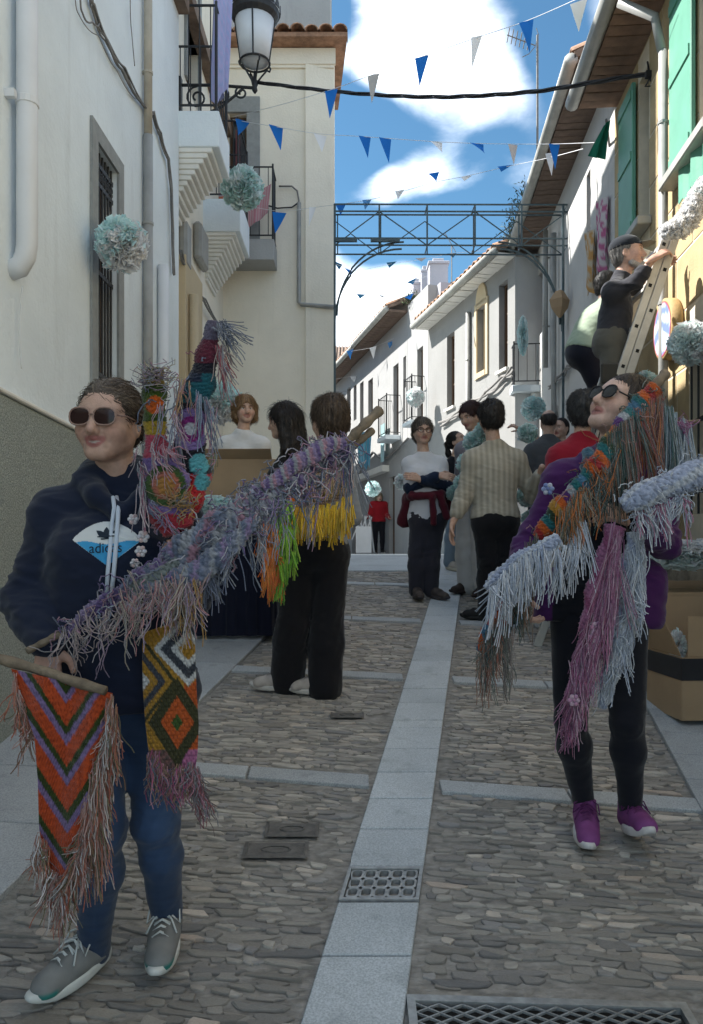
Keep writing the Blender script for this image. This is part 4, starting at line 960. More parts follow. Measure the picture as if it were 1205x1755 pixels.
def figure(name, label, J, yaw, H=1.65, skin=SKIN, res=.008, hres=.005, head=None, top=None, bottom=None, shoes=None, hair=None, hands=None, weight=1.0, group=None, glasses=None, smile=0, brow=(.10, .06, .04), lip=(.36, .13, .11)):
    """J: joints in world space. l / r are the image-left and image-right sides."""
    k = H/1.65; J = {a: V3(b) for a, b in J.items()}
    f = np.array([math.sin(yaw), -math.cos(yaw), 0]); up = np.array([0, 0, 1.]); rt = np.cross(f, up)
    pel = J.get('pelvis', (J['hipl']+J['hipr'])/2+up*.05*k); nk = J['neck']; sh_m = (J['shl']+J['shr'])/2
    ax = unit(nk-pel); rt2 = unit(J['shr']-J['shl']); rp = unit(J['hipr']-J['hipl'])
    fw = lambda r_: unit(np.cross(ax, r_)) if np.dot(np.cross(ax, r_), f) > 0 else -unit(np.cross(ax, r_))
    Mt = np.array([rt2, fw(rt2), unit(np.cross(rt2, fw(rt2)))]); Mp = np.array([rp, fw(rp), unit(np.cross(rp, fw(rp)))])
    shw = np.linalg.norm(J['shr']-J['shl'])/2; hpw = np.linalg.norm(J['hipr']-J['hipl'])/2; shw = max(shw, .10*k); hpw = max(hpw, .05*k)
    chest = J.get('chest', pel*.36+nk*.64); waist = J.get('waist', pel*.70+nk*.30)
    base = (V3(J['anl'])+V3(J['anr']))/2; root = thing(name, label, 'person', (base[0], base[1], min(J['anl'][2], J['anr'][2])-.06), group)
    def torso(S_, o, bust=.0, belly=0):
        ww = weight
        S_.ell(chest, (min(shw*1.02, .17*k*ww)+o, .105*k*ww+o, .16*k+o), Mt, .05*k); S_.ell(waist, (.135*k*ww+o, (.098+belly)*k*ww+o, .15*k+o), Mp, .06*k); S_.ell(pel, (.165*k*ww+o, .115*k*ww+o, .125*k+o), Mp, .06*k)
        S_.cap(J['shl'], J['shr'], .046*k+o, .046*k+o, .05*k); S_.cap(J['shl'], nk+ax*.022*k, .044*k+o, .026*k+o, .06*k); S_.cap(J['shr'], nk+ax*.022*k, .044*k+o, .026*k+o, .06*k)
        if bust:
            for q in (-1, 1): S_.ell(chest+Mt[0]*q*.075*k*ww+Mt[1]*(.075*k*ww)-Mt[2]*.02*k, (.072*k*ww+o, .062*k*ww+o, .075*k*ww+o), Mt, .05*k)
    def arm(S_, a, o, frac=1.0, oe=None, kk=.025):
        oe = o if oe is None else oe; s_, e_, w_ = J['sh'+a], J['el'+a], J['wr'+a]
        S_.cap(s_, e_, .052*k*weight+o, .041*k*weight+(o+oe)/2, .045*k)
        if frac > .5:
            q = e_+(w_-e_)*min(1, (frac-.5)*2); S_.cap(e_, e_+(w_-e_)*.35, .040*k*weight+(o+oe)/2, .038*k*weight+oe, kk); S_.cap(e_+(w_-e_)*.35, q, .038*k*weight+oe, (.038+(.026-.038)*min(1, (frac-.5)*2))*k+oe, kk)
    def leg(S_, a, o, flare=0, frac=1.0):
        h_, n_, a_ = J['hip'+a], J['kn'+a], J['an'+a]
        S_.cap(h_, n_, .082*k*weight+o, .055*k*weight+o+flare*.35, .04*k); S_.cap(n_, n_+(a_-n_)*.3, .054*k*weight+o+flare*.35, .054*k*weight+o+flare*.6, .02*k)
        S_.cap(n_+(a_-n_)*.3, n_+(a_-n_)*frac, .053*k*weight+o+flare*.6, .036*k*weight+o+flare, .03*k)
    # --- body (skin)
    hd = head or {}; hc = V3(J['head']); hf = hd.get('f', f); hu = hd.get('u', up); M = head_frame(hf, hu); hs = hd.get('s', 1.0)*k
    parts = []
    S_ = SDF(); torso(S_, -.012)
    for a in 'lr':
        arm(S_, a, -.004); leg(S_, a, -.008)
    S_.cap(nk, hc+hs*(M.T@np.array([0, -.015, -.06])), .056*k, .050*k, .03*k)
    V, Q = S_.mesh(max(res, .009)); parts.append((V, Q, np.array(skin)))
    Hs = head_sdf(hc, M, hs, smile); Hs.cap(nk, hc+hs*(M.T@np.array([0, -.012, -.05])), .052*k, .050*k, .02*k)
    V, Q = Hs.mesh(hres); parts.append((V, Q, head_color(V, hc, M, hs, skin, smile, brow, lip)))
    for a, hd_ in (hands or {}).items():
        V, Q = hand_sdf(J['wr'+a], hd_.get('d', unit(J['wr'+a]-J['el'+a])), hd_.get('pn', f), hd_.get('th', up), k*hd_.get('s', 1), hd_.get('curl', .5)).mesh(min(hres, .0045))
        parts.append((V, Q, np.array(skin)*np.array((1, .95, .92))))
    V, Q, C = joined(parts); body = mkobj('body', V, Q, MT['skin'], root, True, C)
    objs = {'root': root, 'body': body, 'M': M, 'hc': hc, 'hs': hs, 'Mt': Mt, 'chest': chest}
    # --- clothes
    def cloth(nm, S_, col, r_, fold, seed, cfun=None, matr=None, sm=1, zs=1.0):
        V, Q = S_.mesh(r_); V = smooth_mesh(V, Q, sm); N_ = vnormals(V, Q); w_ = np.zeros(len(V))
        for jn in ('ell', 'elr', 'knl', 'knr'):
            w_ += np.exp(-((V-J[jn])**2).sum(1)/(.11*k)**2)
        w_ = .45+np.clip(w_, 0, 1)*.9
        n1 = wob(V*np.array((1, 1, 1.6*zs)), 15, seed); n2 = wob(V*np.array((1, 1, 2.4*zs)), 30, seed+1); n3 = wob(V*np.array((1, 1, 2.0)), 55, seed+2)
        rg = (.45-np.abs(n1))*1.6; rg2 = (.4-np.abs(n2))*1.2
        V = V+N_*(fold*w_*(rg*1.0+rg2*.7+n3*.18))[:, None]
        C = np.tile(np.array(col, float), (len(V), 1)) if cfun is None else cfun(V, N_)
        return mkobj(nm, V, Q, matr or MT['cloth'], root, True, C)
    if bottom:
        S_ = SDF(); o = bottom.get('o', .012); S_.ell(pel, (.165*k*weight+o, .118*k*weight+o, .13*k+o), Mp, .06*k)
        S_.ell(pel-Mp[1]*.055*k-up*.03*k, (.13*k*weight+o, .07*k*weight+o, .09*k), Mp, .05*k)
        for a in 'lr': leg(S_, a, o, bottom.get('flare', 0), bottom.get('frac', 1.0))
        S_.clip(pel+ax*bottom.get('rise', .10)*k, ax)
        for a in 'lr':
            pass
        objs['bottom'] = cloth(bottom.get('name', 'trousers'), S_, bottom['col'], res, bottom.get('fold', .004)*.9, 5, bottom.get('cfun'), zs=.42)
    if top:
        S_ = SDF(); o = top.get('o', .018); torso(S_, o, top.get('bust', 0), top.get('belly', 0))
        for a in 'lr':
            fr = top.get('sleeve', 1.0); fr = fr[a] if isinstance(fr, dict) else fr
            arm(S_, a, o*.8, fr, top.get('oe', o*.7))
        if top.get('skirt'): S_.ell(pel-ax*.02, (.172*k*weight+o+top['skirt'], .12*k*weight+o+top['skirt'], .16*k), Mp, .06*k)
        if top.get('collar'): S_.cap(nk-ax*.01, nk+(hc-nk)*.30, .056*k+top['collar'], .054*k+top['collar'], .03*k)
        if 'extra' in top: top['extra'](S_, locals())
        S_.clip(pel-ax*top.get('hem', .02)*k, -ax)
        S_.clip(nk+unit(hc-nk)*top.get('neckcut', .062)*k, unit(unit(hc-nk)+f*.25))
        objs['top'] = cloth(top.get('name', 'top'), S_, top['col'], res, top.get('fold', .004), 9, top.get('cfun'))
    if shoes:
        for a in 'lr':
            an = J['an'+a]; tv = V3(J['toe'+a])-an if 'toe'+a in J else f; sl = unit(np.array([0, 1., .155])); upn = shoes.get('up', {}).get(a, np.array([0, -.153, .988])) if an[1] < 8.6 else up
            tv = unit(tv); hz = an-tv*.05*k; hz = hz.copy(); hz[2] = shoes.get('z', {}).get(a, gzf(hz[1])+.012)
            shoe(root, hz, tv, upn, shoes['col'], shoes.get('sole', (.6, .6, .58)), shoes.get('toe'), shoes.get('lace'), .255*k, max(.0045, res*.7), collar=shoes.get('collar', .085), low=shoes.get('low', False))
    if hair:
        V, Q, C = hair_mesh(hc, M, hs, hair['style'], hair['col'], max(.0035, hres*.9), hair.get('seed', 0), hair.get('streak'))
        objs['hair'] = mkobj('hair', V, Q, MT['hair'], root, True, C)
        strands_on(V, Q, C, hc, M, hs, hair['style'], objs['hair'], hair.get('n', 2600 if hair['style'] in ('short', 'long', 'bob') else 1500))
    if glasses:
        L = lambda r, f_, u: Vector(hc+hs*(M.T@np.array([r, f_, u]))); mb = MB(); lm = MB(); w0, h0 = glasses.get('size', (.026, .020)); cc = glasses['col']; rr = glasses.get('r', .0028)
        for q in (-1, 1):
            ring = [(q*.0355+w0*math.copysign(abs(math.cos(a))**.8, math.cos(a)), .106-.35*abs(q*.0355+w0*math.cos(a))**2*8*.35, .006+h0*math.copysign(abs(math.sin(a))**.8, math.sin(a))) for a in np.linspace(0, 2*math.pi, 17)[:-1]]
            mb.tube([L(*p) for p in ring], rr*hs, 6, closed=True, col=cc)
            if glasses.get('lens'):
                cf = L(q*.0355, .109, .006); lm.add([cf]+[L(*p) for p in ring], [(0, i+1, (i+1) % 16+1) for i in range(16)])
            mb.tube([L(q*(.0355+w0), .090, .012), L(q*.080, .06, .012), L(q*.080, -.015, .008)], rr*hs, 5, col=cc)
        mb.tube([L(-.008, .105, .010), L(0, .107, .013), L(.008, .105, .010)], rr*hs, 5, col=cc)
        g = mb.build('glasses', MT['rubber'], root, True, cols=True)
        if glasses.get('lens'): lm.build('lens', glasses['lens'], g, True)
    return objs

def stand(px, Y, H, yaw, py=None, lean=0, **ov):
    """default standing joints; overrides given as (px,py[,dy]) in photo pixels at depth Y+dy or as world vectors"""
    x = (px-HX)*Y/F_PX; z0 = gzf(Y) if py is None else at(px, py, Y).z
    f = np.array([math.sin(yaw), -math.cos(yaw), 0]); r = np.array([math.cos(yaw), math.sin(yaw), 0])   # r: the figure's left hand side seen from front
    B = np.array([x, Y, z0]); up = np.array([0, 0, 1.]); J = {}
    sx = 1 if math.cos(yaw) >= 0 else -1
    P = lambda a, b, c_: B+r*a*H*sx+f*b*H+up*c_*H
    J['head'] = P(0, .012+lean*.5, .928); J['neck'] = P(0, -.008+lean*.4, .842)
    for s_, a in ((-1, 'l'), (1, 'r')):
        J['sh'+a] = P(s_*.100, -.008+lean*.35, .815); J['el'+a] = P(s_*.135, -.02+lean*.2, .62); J['wr'+a] = P(s_*.13, .02+lean*.2, .475)
        J['hip'+a] = P(s_*.052, 0, .515); J['kn'+a] = P(s_*.058, .012, .275); J['an'+a] = P(s_*.060, -.012, .05); J['toe'+a] = J['an'+a]+f*.15+r*s_*sx*.03
        d = J['toe'+a]-J['an'+a]; J['toe'+a] = J['an'+a]+d+np.array([0, 0, d[1]*.155 if Y < 8.6 else 0])
    for a, q in ov.items():
        if isinstance(q, (tuple, list)) and len(q) <= 3 and abs(q[0]) > 20: J[a] = V3(at(q[0], q[1], Y+(q[2] if len(q) > 2 else 0)))
        else: J[a] = V3(q)
    return J
PI = math.pi
def pj(Y, **k): return {a: V3(at(q[0], q[1], Y+(q[2] if len(q) > 2 else 0))) for a, q in k.items()}
# ================================================================ people
from mathutils.bvhtree import BVHTree
def bvh_of(*objs):
    Vs = []; Fs = []
    for o in objs:
        off = len(Vs); wm = np.zeros(3); p = o
        while p is not None: wm += np.array(p.location); p = p.parent
        Vs += [Vector(v.co)+Vector(wm) for v in o.data.vertices]; Fs += [tuple(i+off for i in p.vertices) for p in o.data.polygons]
    return BVHTree.FromPolygons(Vs, Fs)
def cast(bv, px, py, off=.003, dflt=2.0):
    d = Vector(((px-HX)/F_PX, 1, (HY-py)/F_PX)); n_ = d.normalized(); h = bv.ray_cast(Vector((0, 0, EYE)), n_)
    if h[0] is None: return at(px, py, dflt)
    return h[0]-n_*off

NAVY = (.012, .017, .036)
# ---- woman with the hoodie
Y1 = 2.12
J = pj(Y1, head=(188, 728, -.03), neck=(203, 822, .02), shl=(102, 888, .0), shr=(296, 888, .03), ell=(46, 1032, -.02), wrl=(82, 1104, -.15), elr=(318, 1030, .04), wrr=(352, 958, -.08),
       hipl=(160, 1218), hipr=(258, 1218, .02), knl=(172, 1432, -.10), knr=(268, 1410, .02), anl=(160, 1632, .05), anr=(287, 1588, .17), chest=(203, 965, .0), waist=(200, 1085, .0), pelvis=(205, 1180, .01))
J['toel'] = J['anl']+np.array([-.085, -.13, -.02]); J['toer'] = J['anr']+np.array([.01, -.15, -.02])
def jeans(V, N_):
    C = np.tile(np.array((.022, .042, .088)), (len(V), 1)); z = V[:, 2]
    fade = np.exp(-((V[:, 2]-J['knl'][2])/.16)**2)*np.clip(-N_[:, 1], 0, 1); n = wob(V*np.array((1, 1, 3)), 30, 3)
    return C*(1+1.1*fade+.2*n)[:, None]
def hood(S_, L):
    nk = L['J']['neck'] if 'J' in L else None
def hood1(S_, L):
    A = lambda px, py, dy=0: at(px, py, Y1+dy)
    pts = [A(205, 878, -.10), A(165, 850, -.085), A(148, 822, -.02), A(165, 806, .07), A(215, 800, .10), A(258, 812, .06), A(262, 838, -.02), A(240, 862, -.085), A(205, 878, -.10)]
    S_.chain(pts, [.018, .024, .030, .038, .042, .036, .028, .024, .018], .02)
    S_.cap(J['wrl']+.04*unit(J['ell']-J['wrl']), J['wrl']+.09*unit(J['ell']-J['wrl']), .040, .047, .015)
    S_.cap(J['hipl']+np.array([-.02, -.01, .06]), J['hipr']+np.array([.02, -.01, .06]), .112, .112, .05, fl=(np.array([0, 1., 0]), 1.12))
    S_.cap(A(196, 796, -.085), A(202, 856, -.118), .058, .016, .012, sub=True)
    S_.cap(A(150, 1020, -.02), A(255, 1020, -.02), .108, .108, .06, fl=(np.array([0, 1., 0]), 1.1))
w1 = figure('person', 'woman in navy hoodie and sunglasses carrying striped crochet banner and lilac yarn garland', J, -.06, 1.62, skin=(.52, .325, .245), res=.0065, hres=.0032, smile=1, lip=(.30, .09, .08),
    head=dict(f=(-.17, -1, .0), u=(.03, .0, 1), s=.965), weight=1.0,
    top=dict(name='hoodie', col=NAVY, o=.017, hem=.05, bust=1, belly=.03, fold=.013, extra=hood1, neckcut=.065, oe=.014), bottom=dict(name='jeans', col=(.03, .05, .1), o=.004, fold=.009, cfun=jeans),
    shoes=dict(col=(.20, .205, .205), sole=(.62, .64, .62), toe=(.03, .20, .18), lace=(.55, .58, .58), up={}, collar=.088),
    hair=dict(style='back', col=(.085, .060, .042), streak=(.24, .18, .125)), glasses=dict(col=(.30, .19, .15), lens=MT['lens'], size=(.031, .0235), r=.0026),
    hands=dict(l=dict(d=(.10, -.35, -.9), pn=(.35, -.75, -.2), th=(.8, -.3, .3), curl=1.15, s=1.0), r=dict(d=(-.4, -.2, .2), pn=(-.2, .3, -.9), th=(0, 0, 1), curl=1.2)))
# hoodie print, drawstrings
bv1 = bvh_of(w1['top'])
def print_cells(fn, x0, x1, y0, y1, st, name, parent, off=.0025):
    xs_ = np.arange(x0, x1, st); ys_ = np.arange(y0, y1, st); idx = {}; V = []; F_ = []; C = []
    def vert(i, j):
        if (i, j) not in idx: idx[(i, j)] = len(V); V.append(cast(bv1, xs_[i], ys_[j], off)); C.append(fn(xs_[i], ys_[j]) or (.7, .7, .7))
        return idx[(i, j)]
    for i in range(len(xs_)-1):
        for j in range(len(ys_)-1):
            if fn(xs_[i]+st/2, ys_[j]+st/2) is not None: F_.append((vert(i, j), vert(i+1, j), vert(i+1, j+1), vert(i, j+1)))
    return mkobj(name, V, F_, MT['cloth'], parent, True, C)
def emblem(x, y):
    # rounded kite: curved shoulders on top, point below; white above a wavy line, blue below
    t_ = (x-124)/(242-124)
    if not 0 < t_ < 1: return None
    top_ = 925-31*math.sin(math.pi*t_)**.8; bot = 926+44*(1-abs(2*t_-1))
    if y < top_ or y > bot: return None
    return (.62, .63, .62) if y < 931-3*math.sin(3*math.pi*t_)-2*t_ else (.05, .30, .55)
pr = print_cells(emblem, 122, 244, 890, 972, 1.0, 'chest_print', w1['top'])
mb = MB(); bk = (.02, .03, .045)
def leaf(cx, cy, ang, ln, wd):
    P = []
    for t_ in np.linspace(0, 1, 7): P.append((t_*ln, wd*math.sin(math.pi*t_**1.0)*.5))
    for t_ in np.linspace(1, 0, 7)[1:-1]: P.append((t_*ln, -wd*math.sin(math.pi*t_)*.5))
    return [(cx+a*math.cos(ang)-b*math.sin(ang), cy+a*math.sin(ang)+b*math.cos(ang)) for a, b in P]
for an, ln, wd in ((-math.pi/2, 19, 11), (-math.pi/2-.95, 22, 10), (-math.pi/2+.95, 22, 10)):
    P = leaf(182, 922, an, ln, wd); v_ = [cast(bv1, a, b, .0042) for a, b in P]; mb.add(v_, [tuple(range(len(v_)))], bk)
for k_ in range(2):
    P = [(166+k_*6, 919+k_*4), (198-k_*6, 917+k_*4), (198-k_*6, 919+k_*4), (166+k_*6, 921+k_*4)]; mb.add([cast(bv1, a, b, .0044) for a, b in P], [(0, 1, 2, 3)], bk)
tc_ = bpy.data.curves.new('print', 'FONT'); tc_.body = 'adidas'; tc_.size = 1; to = bpy.data.objects.new('print', tc_); COL.objects.link(to)
dg = bpy.context.evaluated_depsgraph_get(); tm = to.evaluated_get(dg).to_mesh(); tv = np.array([v_.co[:] for v_ in tm.vertices]); tf = [tuple(p.vertices) for p in tm.polygons]; to.evaluated_get(dg).to_mesh_clear(); bpy.data.objects.remove(to)
x0_, x1_ = tv[:, 0].min(), tv[:, 0].max(); hh = tv[:, 1].max()
mb.add([cast(bv1, 152+(v_[0]-x0_)/(x1_-x0_)*56, 948-v_[1]/hh*17-(v_[0]-x0_)/(x1_-x0_)*2, .0046) for v_ in tv], tf, bk)
mb.build('emblem_lettering', MT['cloth'], pr, cols=True)
mb = MB()
for pts in ([(193, 852), (195, 870), (191, 900), (188, 940), (184, 980), (182, 1016)], [(199, 852), (202, 875), (200, 910), (197, 950), (194, 985), (191, 1012)]):
    P = [cast(bv1, a, b, .008) for a, b in pts]; mb.tube(P, .0058, 6, col=(.55, .60, .68))
mb.build('drawstring', MT['cloth'], w1['top'], True, cols=True)
# ---- woman in the purple fleece, head thrown back
Y2 = 2.82
J = pj(Y2, head=(1066, 702, -.02), neck=(1048, 788, .04), shl=(966, 826, .02), shr=(1128, 826, .06), ell=(905, 938, .02), wrl=(893, 1010, -.10), elr=(1143, 930, .0), wrr=(1082, 892, -.19),
       hipl=(985, 1075), hipr=(1072, 1075, .02), knl=(978, 1235, -.02), knr=(1076, 1240, -.05), anl=(1002, 1380, .11), anr=(1082, 1393, .06), chest=(1040, 900, .03), waist=(1035, 985, .02), pelvis=(1030, 1050, .02))
J['toel'] = J['anl']+np.array([-.03, -.14, -.02]); J['toer'] = J['anr']+np.array([.0, -.14, .03])
PURP = (.060, .014, .085)
def fleece(S_, L):
    A = lambda px, py, dy=0: at(px, py, Y2+dy)
    S_.cap(A(958, 1010, .02), A(940, 1068, .0), .075, .055, .05); S_.cap(A(1108, 1000, .04), A(1112, 1060, .02), .075, .055, .05)
    S_.chain([A(1003, 812, -.06), A(1005, 780, .0), A(1035, 768, .09), A(1075, 775, .06), A(1085, 800, -.03)], [.016, .022, .026, .022, .016], .02)
def fleece_col(V, N_):
    C = np.tile(np.array(PURP), (len(V), 1)); px = HX+V[:, 0]*F_PX/V[:, 1]; py = HY-(V[:, 2]-EYE)*F_PX/V[:, 1]
    x_l = np.interp(py, [770, 800, 850, 900, 950, 1090], [1012, 1010, 985, 965, 955, 945]); x_r = np.interp(py, [770, 820, 900, 1090], [1070, 1080, 1098, 1098])
    m = (px > x_l)*(px < x_r)*(V[:, 1] < Y2+.02)*(N_[:, 1] < .2)
    C[m > 0] = (.010, .011, .017); return C
w2 = figure('person', 'woman in purple fleece and sunglasses looking up, wrapped in bright yarn garlands', J, -.12, 1.66, skin=(.60, .395, .315), res=.0065, hres=.0032,
    head=dict(f=(-.80, -.42, .46), u=(.42, .05, .90), s=1.03), weight=.92,
    top=dict(name='fleece', col=PURP, o=.013, hem=.04, fold=.010, extra=fleece, cfun=fleece_col, neckcut=.03), bottom=dict(name='leggings', col=(.009, .010, .016), o=.005, fold=.006),
    shoes=dict(col=(.20, .055, .20), sole=(.62, .60, .60), lace=(.10, .02, .10), up={'r': np.array([.0, -.42, .9])}, z={'r': gzf(2.88)+.01}, collar=.095),
    hair=dict(style='pixie', col=(.028, .018, .014)), glasses=dict(col=(.02, .02, .022), lens=MT['lens_black'], size=(.028, .023), r=.003), brow=(.05, .03, .02),
    hands=dict(r=dict(d=(-.75, -.3, .25), pn=(-.3, .6, -.5), th=(0, 0, 1), curl=.9), l=dict(d=(.1, -.3, -.9), pn=(.7, -.3, 0), th=(0, -1, 0), curl=1.0)))
mb = MB(); wv = Vector(J['wrr']); ev = unit(J['elr']-J['wrr']); q_ = Vector(ev).to_track_quat('Z', 'Y').to_matrix()
mb.lathe(wv+Vector(ev)*.02, [(.031, 0), (.034, .004), (.034, .018), (.031, .022)], 16, col=(.03, .03, .03), M=q_); mb.lathe(wv+Vector(ev)*.03+Vector((0, -.034, 0)), [(.0, -.004), (.016, -.004), (.016, .004), (.0, .004)], 14, col=(.35, .33, .26), M=Matrix.Rotation(R(90), 3, 'X'))
mb.build('wristwatch', MT['rubber'], w2['root'], True, cols=True)
# ---- the others
def P_(label, J, yaw, H, **k):
    k.setdefault('res', .010); k.setdefault('hres', .006); return figure('person', label, J, yaw, H, **k)
GREYW = (.48, .48, .46)
# short-haired woman with her back to us, yellow fringed shawl, black wide trousers
J = stand(540, 4.45, 1.70, PI*.86, head=(564, 722), neck=(556, 790), shl=(520, 815), shr=(590, 818), hipl=(515, 958), hipr=(567, 958), knl=(500, 1070), knr=(560, 1075), anl=(492, 1160, .06), anr=(556, 1172), ell=(498, 880, -.1), elr=(604, 885), wrl=(520, 905, .2), wrr=(585, 880, .25))
for a, s_ in (('l', -1), ('r', 1)): J['toe'+a] = J['an'+a]+np.array([-.16, .0, 0])
w3 = P_('short-haired woman seen from behind in black wide trousers and yellow fringed shawl', J, PI*.80, 1.70, hair=dict(style='short', col=(.085, .055, .035), streak=(.16, .11, .07)), res=.009,
    head=dict(f=(-.45, .9, 0), u=(0, 0, 1), s=1.06), top=dict(name='jumper', col=(.24, .26, .29), o=.012, hem=-.03, fold=.006), bottom=dict(name='black_trousers', col=(.011, .011, .014), o=.014, flare=.045, rise=.12, fold=.012, frac=1.06),
    shoes=dict(col=(.42, .38, .35), sole=(.55, .53, .50), low=False, collar=.06))
# long dark haired woman facing the table
J = stand(505, 5.3, 1.66, PI*.62, head=(486, 722), neck=(498, 785), shl=(478, 820), shr=(525, 815, .2))
w4 = P_('woman with long dark hair and jeans, half hidden beside the cardboard box table', J, -PI*.62, 1.66, hair=dict(style='long', col=(.022, .015, .012)), head=dict(f=(-.85, .3, -.1), u=(0, 0, 1)),
    top=dict(name='black_coat', col=(.012, .012, .014), o=.018, hem=.02), bottom=dict(name='jeans', col=(.03, .05, .10), o=.01, fold=.005), shoes=dict(col=(.02, .02, .02), sole=(.05, .05, .05)))
# fair-haired woman in white behind the box
J = stand(418, 6.3, 1.60, .25, head=(419, 704), neck=(415, 748), shl=(386, 764), shr=(447, 764), ell=(372, 830), elr=(460, 830), wrl=(390, 870, -.1), wrr=(440, 870, -.1))
w5 = P_('smiling fair-haired woman in white shirt standing behind the cardboard box', J, .2, 1.58, hair=dict(style='bob', col=(.26, .15, .07), streak=(.42, .28, .14)), head=dict(f=(.35, -1, 0), u=(-.03, 0, 1), s=.98), smile=1, hres=.0045,
    top=dict(name='white_shirt', col=(.66, .66, .66), collar=.006, o=.016, hem=.05, fold=.006), bottom=dict(col=(.05, .05, .07)), shoes=dict(col=(.03, .03, .03)))
# woman with crossed arms
J = stand(730, 7.02, 1.63, .12, head=(725, 741), neck=(727, 785), shl=(704, 797), shr=(753, 797), ell=(704, 836, -.05), elr=(766, 834, -.05), wrl=(752, 815, -.20), wrr=(722, 822, -.20), hipl=(722, 895), hipr=(746, 895), knl=(716, 950), knr=(740, 950), anl=(714, 1012), anr=(740, 1012))
J['toel'] = J['anl']+np.array([.02, -.15, -.02]); J['toer'] = J['anr']+np.array([.10, -.10, -.02])
def tee(V, N_):
    C = np.tile(np.array((.60, .60, .63)), (len(V), 1)); return C
w6 = P_('curly-haired woman in glasses with crossed arms, white shirt and maroon jumper round her waist', J, .12, 1.63, hair=dict(style='short', col=(.12, .095, .075), streak=(.24, .20, .16)), head=dict(f=(.12, -1, 0), u=(0, 0, 1)), glasses=dict(col=(.05, .03, .03)), hres=.0045, res=.008,
    top=dict(name='white_shirt', col=(.62, .62, .65), o=.018, hem=.10, sleeve=.34, fold=.005, bust=1, belly=.03), bottom=dict(name='grey_trousers', col=(.035, .034, .045), o=.015, flare=.012, fold=.011), shoes=dict(col=(.07, .055, .05), sole=(.06, .05, .05)),
    hands=dict(l=dict(d=(.8, -.2, -.1), pn=(0, .8, -.3), th=(0, 0, 1), curl=.4), r=dict(d=(-.7, -.2, .2), pn=(0, .7, -.3), th=(0, 0, 1), curl=.4)))
S_ = SDF()
for a in 'lr': S_.cap(J['sh'+a]+(J['el'+a]-J['sh'+a])*.35, J['el'+a], .060, .058, .02); S_.cap(J['el'+a], J['wr'+a]+(J['el'+a]-J['wr'+a])*.10, .056, .046, .02)
V, Q = S_.mesh(.008); V = V+vnormals(V, Q)*(.006*wob(V, 30, 2))[:, None]; mkobj('navy_sleeves', V, Q, MT['cloth'], w6['root'], True, np.array((.012, .022, .05))*np.ones((len(V), 1)))
S_ = SDF(); A = lambda px, py, dy=0: at(px, py, 7.02+dy)
S_.chain([A(701, 852, .05), A(707, 850, -.10), A(730, 850, -.17), A(757, 846, -.13), A(767, 850, .0), A(760, 856, .12), A(715, 858, .14), A(701, 852, .05)], [.04, .035, .03, .03, .04, .045, .045, .04], .03)
S_.cap(A(742, 852, -.18), A(744, 896, -.16), .032, .028, .02); S_.cap(A(756, 850, -.15), A(766, 885, -.14), .035, .035, .02)
S_.cap(A(703, 856, .03), A(690, 895, .10), .06, .045, .05); S_.cap(A(708, 850, .10), A(700, 895, .12), .05, .04, .05); S_.cap(A(766, 850, .05), A(772, 880, .06), .045, .04, .04)
V, Q = S_.mesh(.008); V = V+vnormals(V, Q)*(.009*wob(V, 26, 4))[:, None]; mkobj('maroon_jumper', V, Q, MT['cloth'], w6['root'], True, np.array((.085, .010, .020))*np.ones((len(V), 1)))
# ponytail woman behind
J = stand(782, 8.5, 1.60, .9, head=(784, 757), neck=(780, 793), shl=(768, 806), shr=(797, 806), elr=(800, 840), wrr=(790, 790, -.25), ell=(768, 840), wrl=(782, 850, -.15))
w7 = P_('woman with dark ponytail in black top and light jeans gazing up', J, .9, 1.58, hair=dict(style='pony', col=(.018, .013, .012)), head=dict(f=(.75, -.5, .35), u=(-.3, 0, .95)), top=dict(name='black_top', col=(.012, .012, .016), hem=.05), bottom=dict(name='light_jeans', col=(.20, .27, .34), o=.012, flare=.02, fold=.006), shoes=dict(col=(.45, .42, .38), sole=(.55, .52, .42)),
    hands=dict(r=dict(d=(-.3, 0, .9), pn=(-.5, .5, 0), th=(0, 0, 1), curl=.8)))
# dark red haired woman in white trousers, turned away to the left
J = stand(815, 7.15, 1.68, -.9, head=(808, 714), neck=(815, 756), shl=(795, 772), shr=(836, 772, .1))
w8 = P_('woman with short dark red hair and white trousers bending her head beside the beige jumper', J, -1.0, 1.66, hair=dict(style='short', col=(.045, .015, .014)), head=dict(f=(-.75, -.6, -.35), u=(-.1, 0, 1)), top=dict(name='grey_top', col=(.20, .19, .22), hem=.04), bottom=dict(name='white_trousers', col=(.60, .59, .58), o=.02, flare=.04, fold=.006), shoes=dict(col=(.05, .035, .03), sole=(.04, .03, .03)))
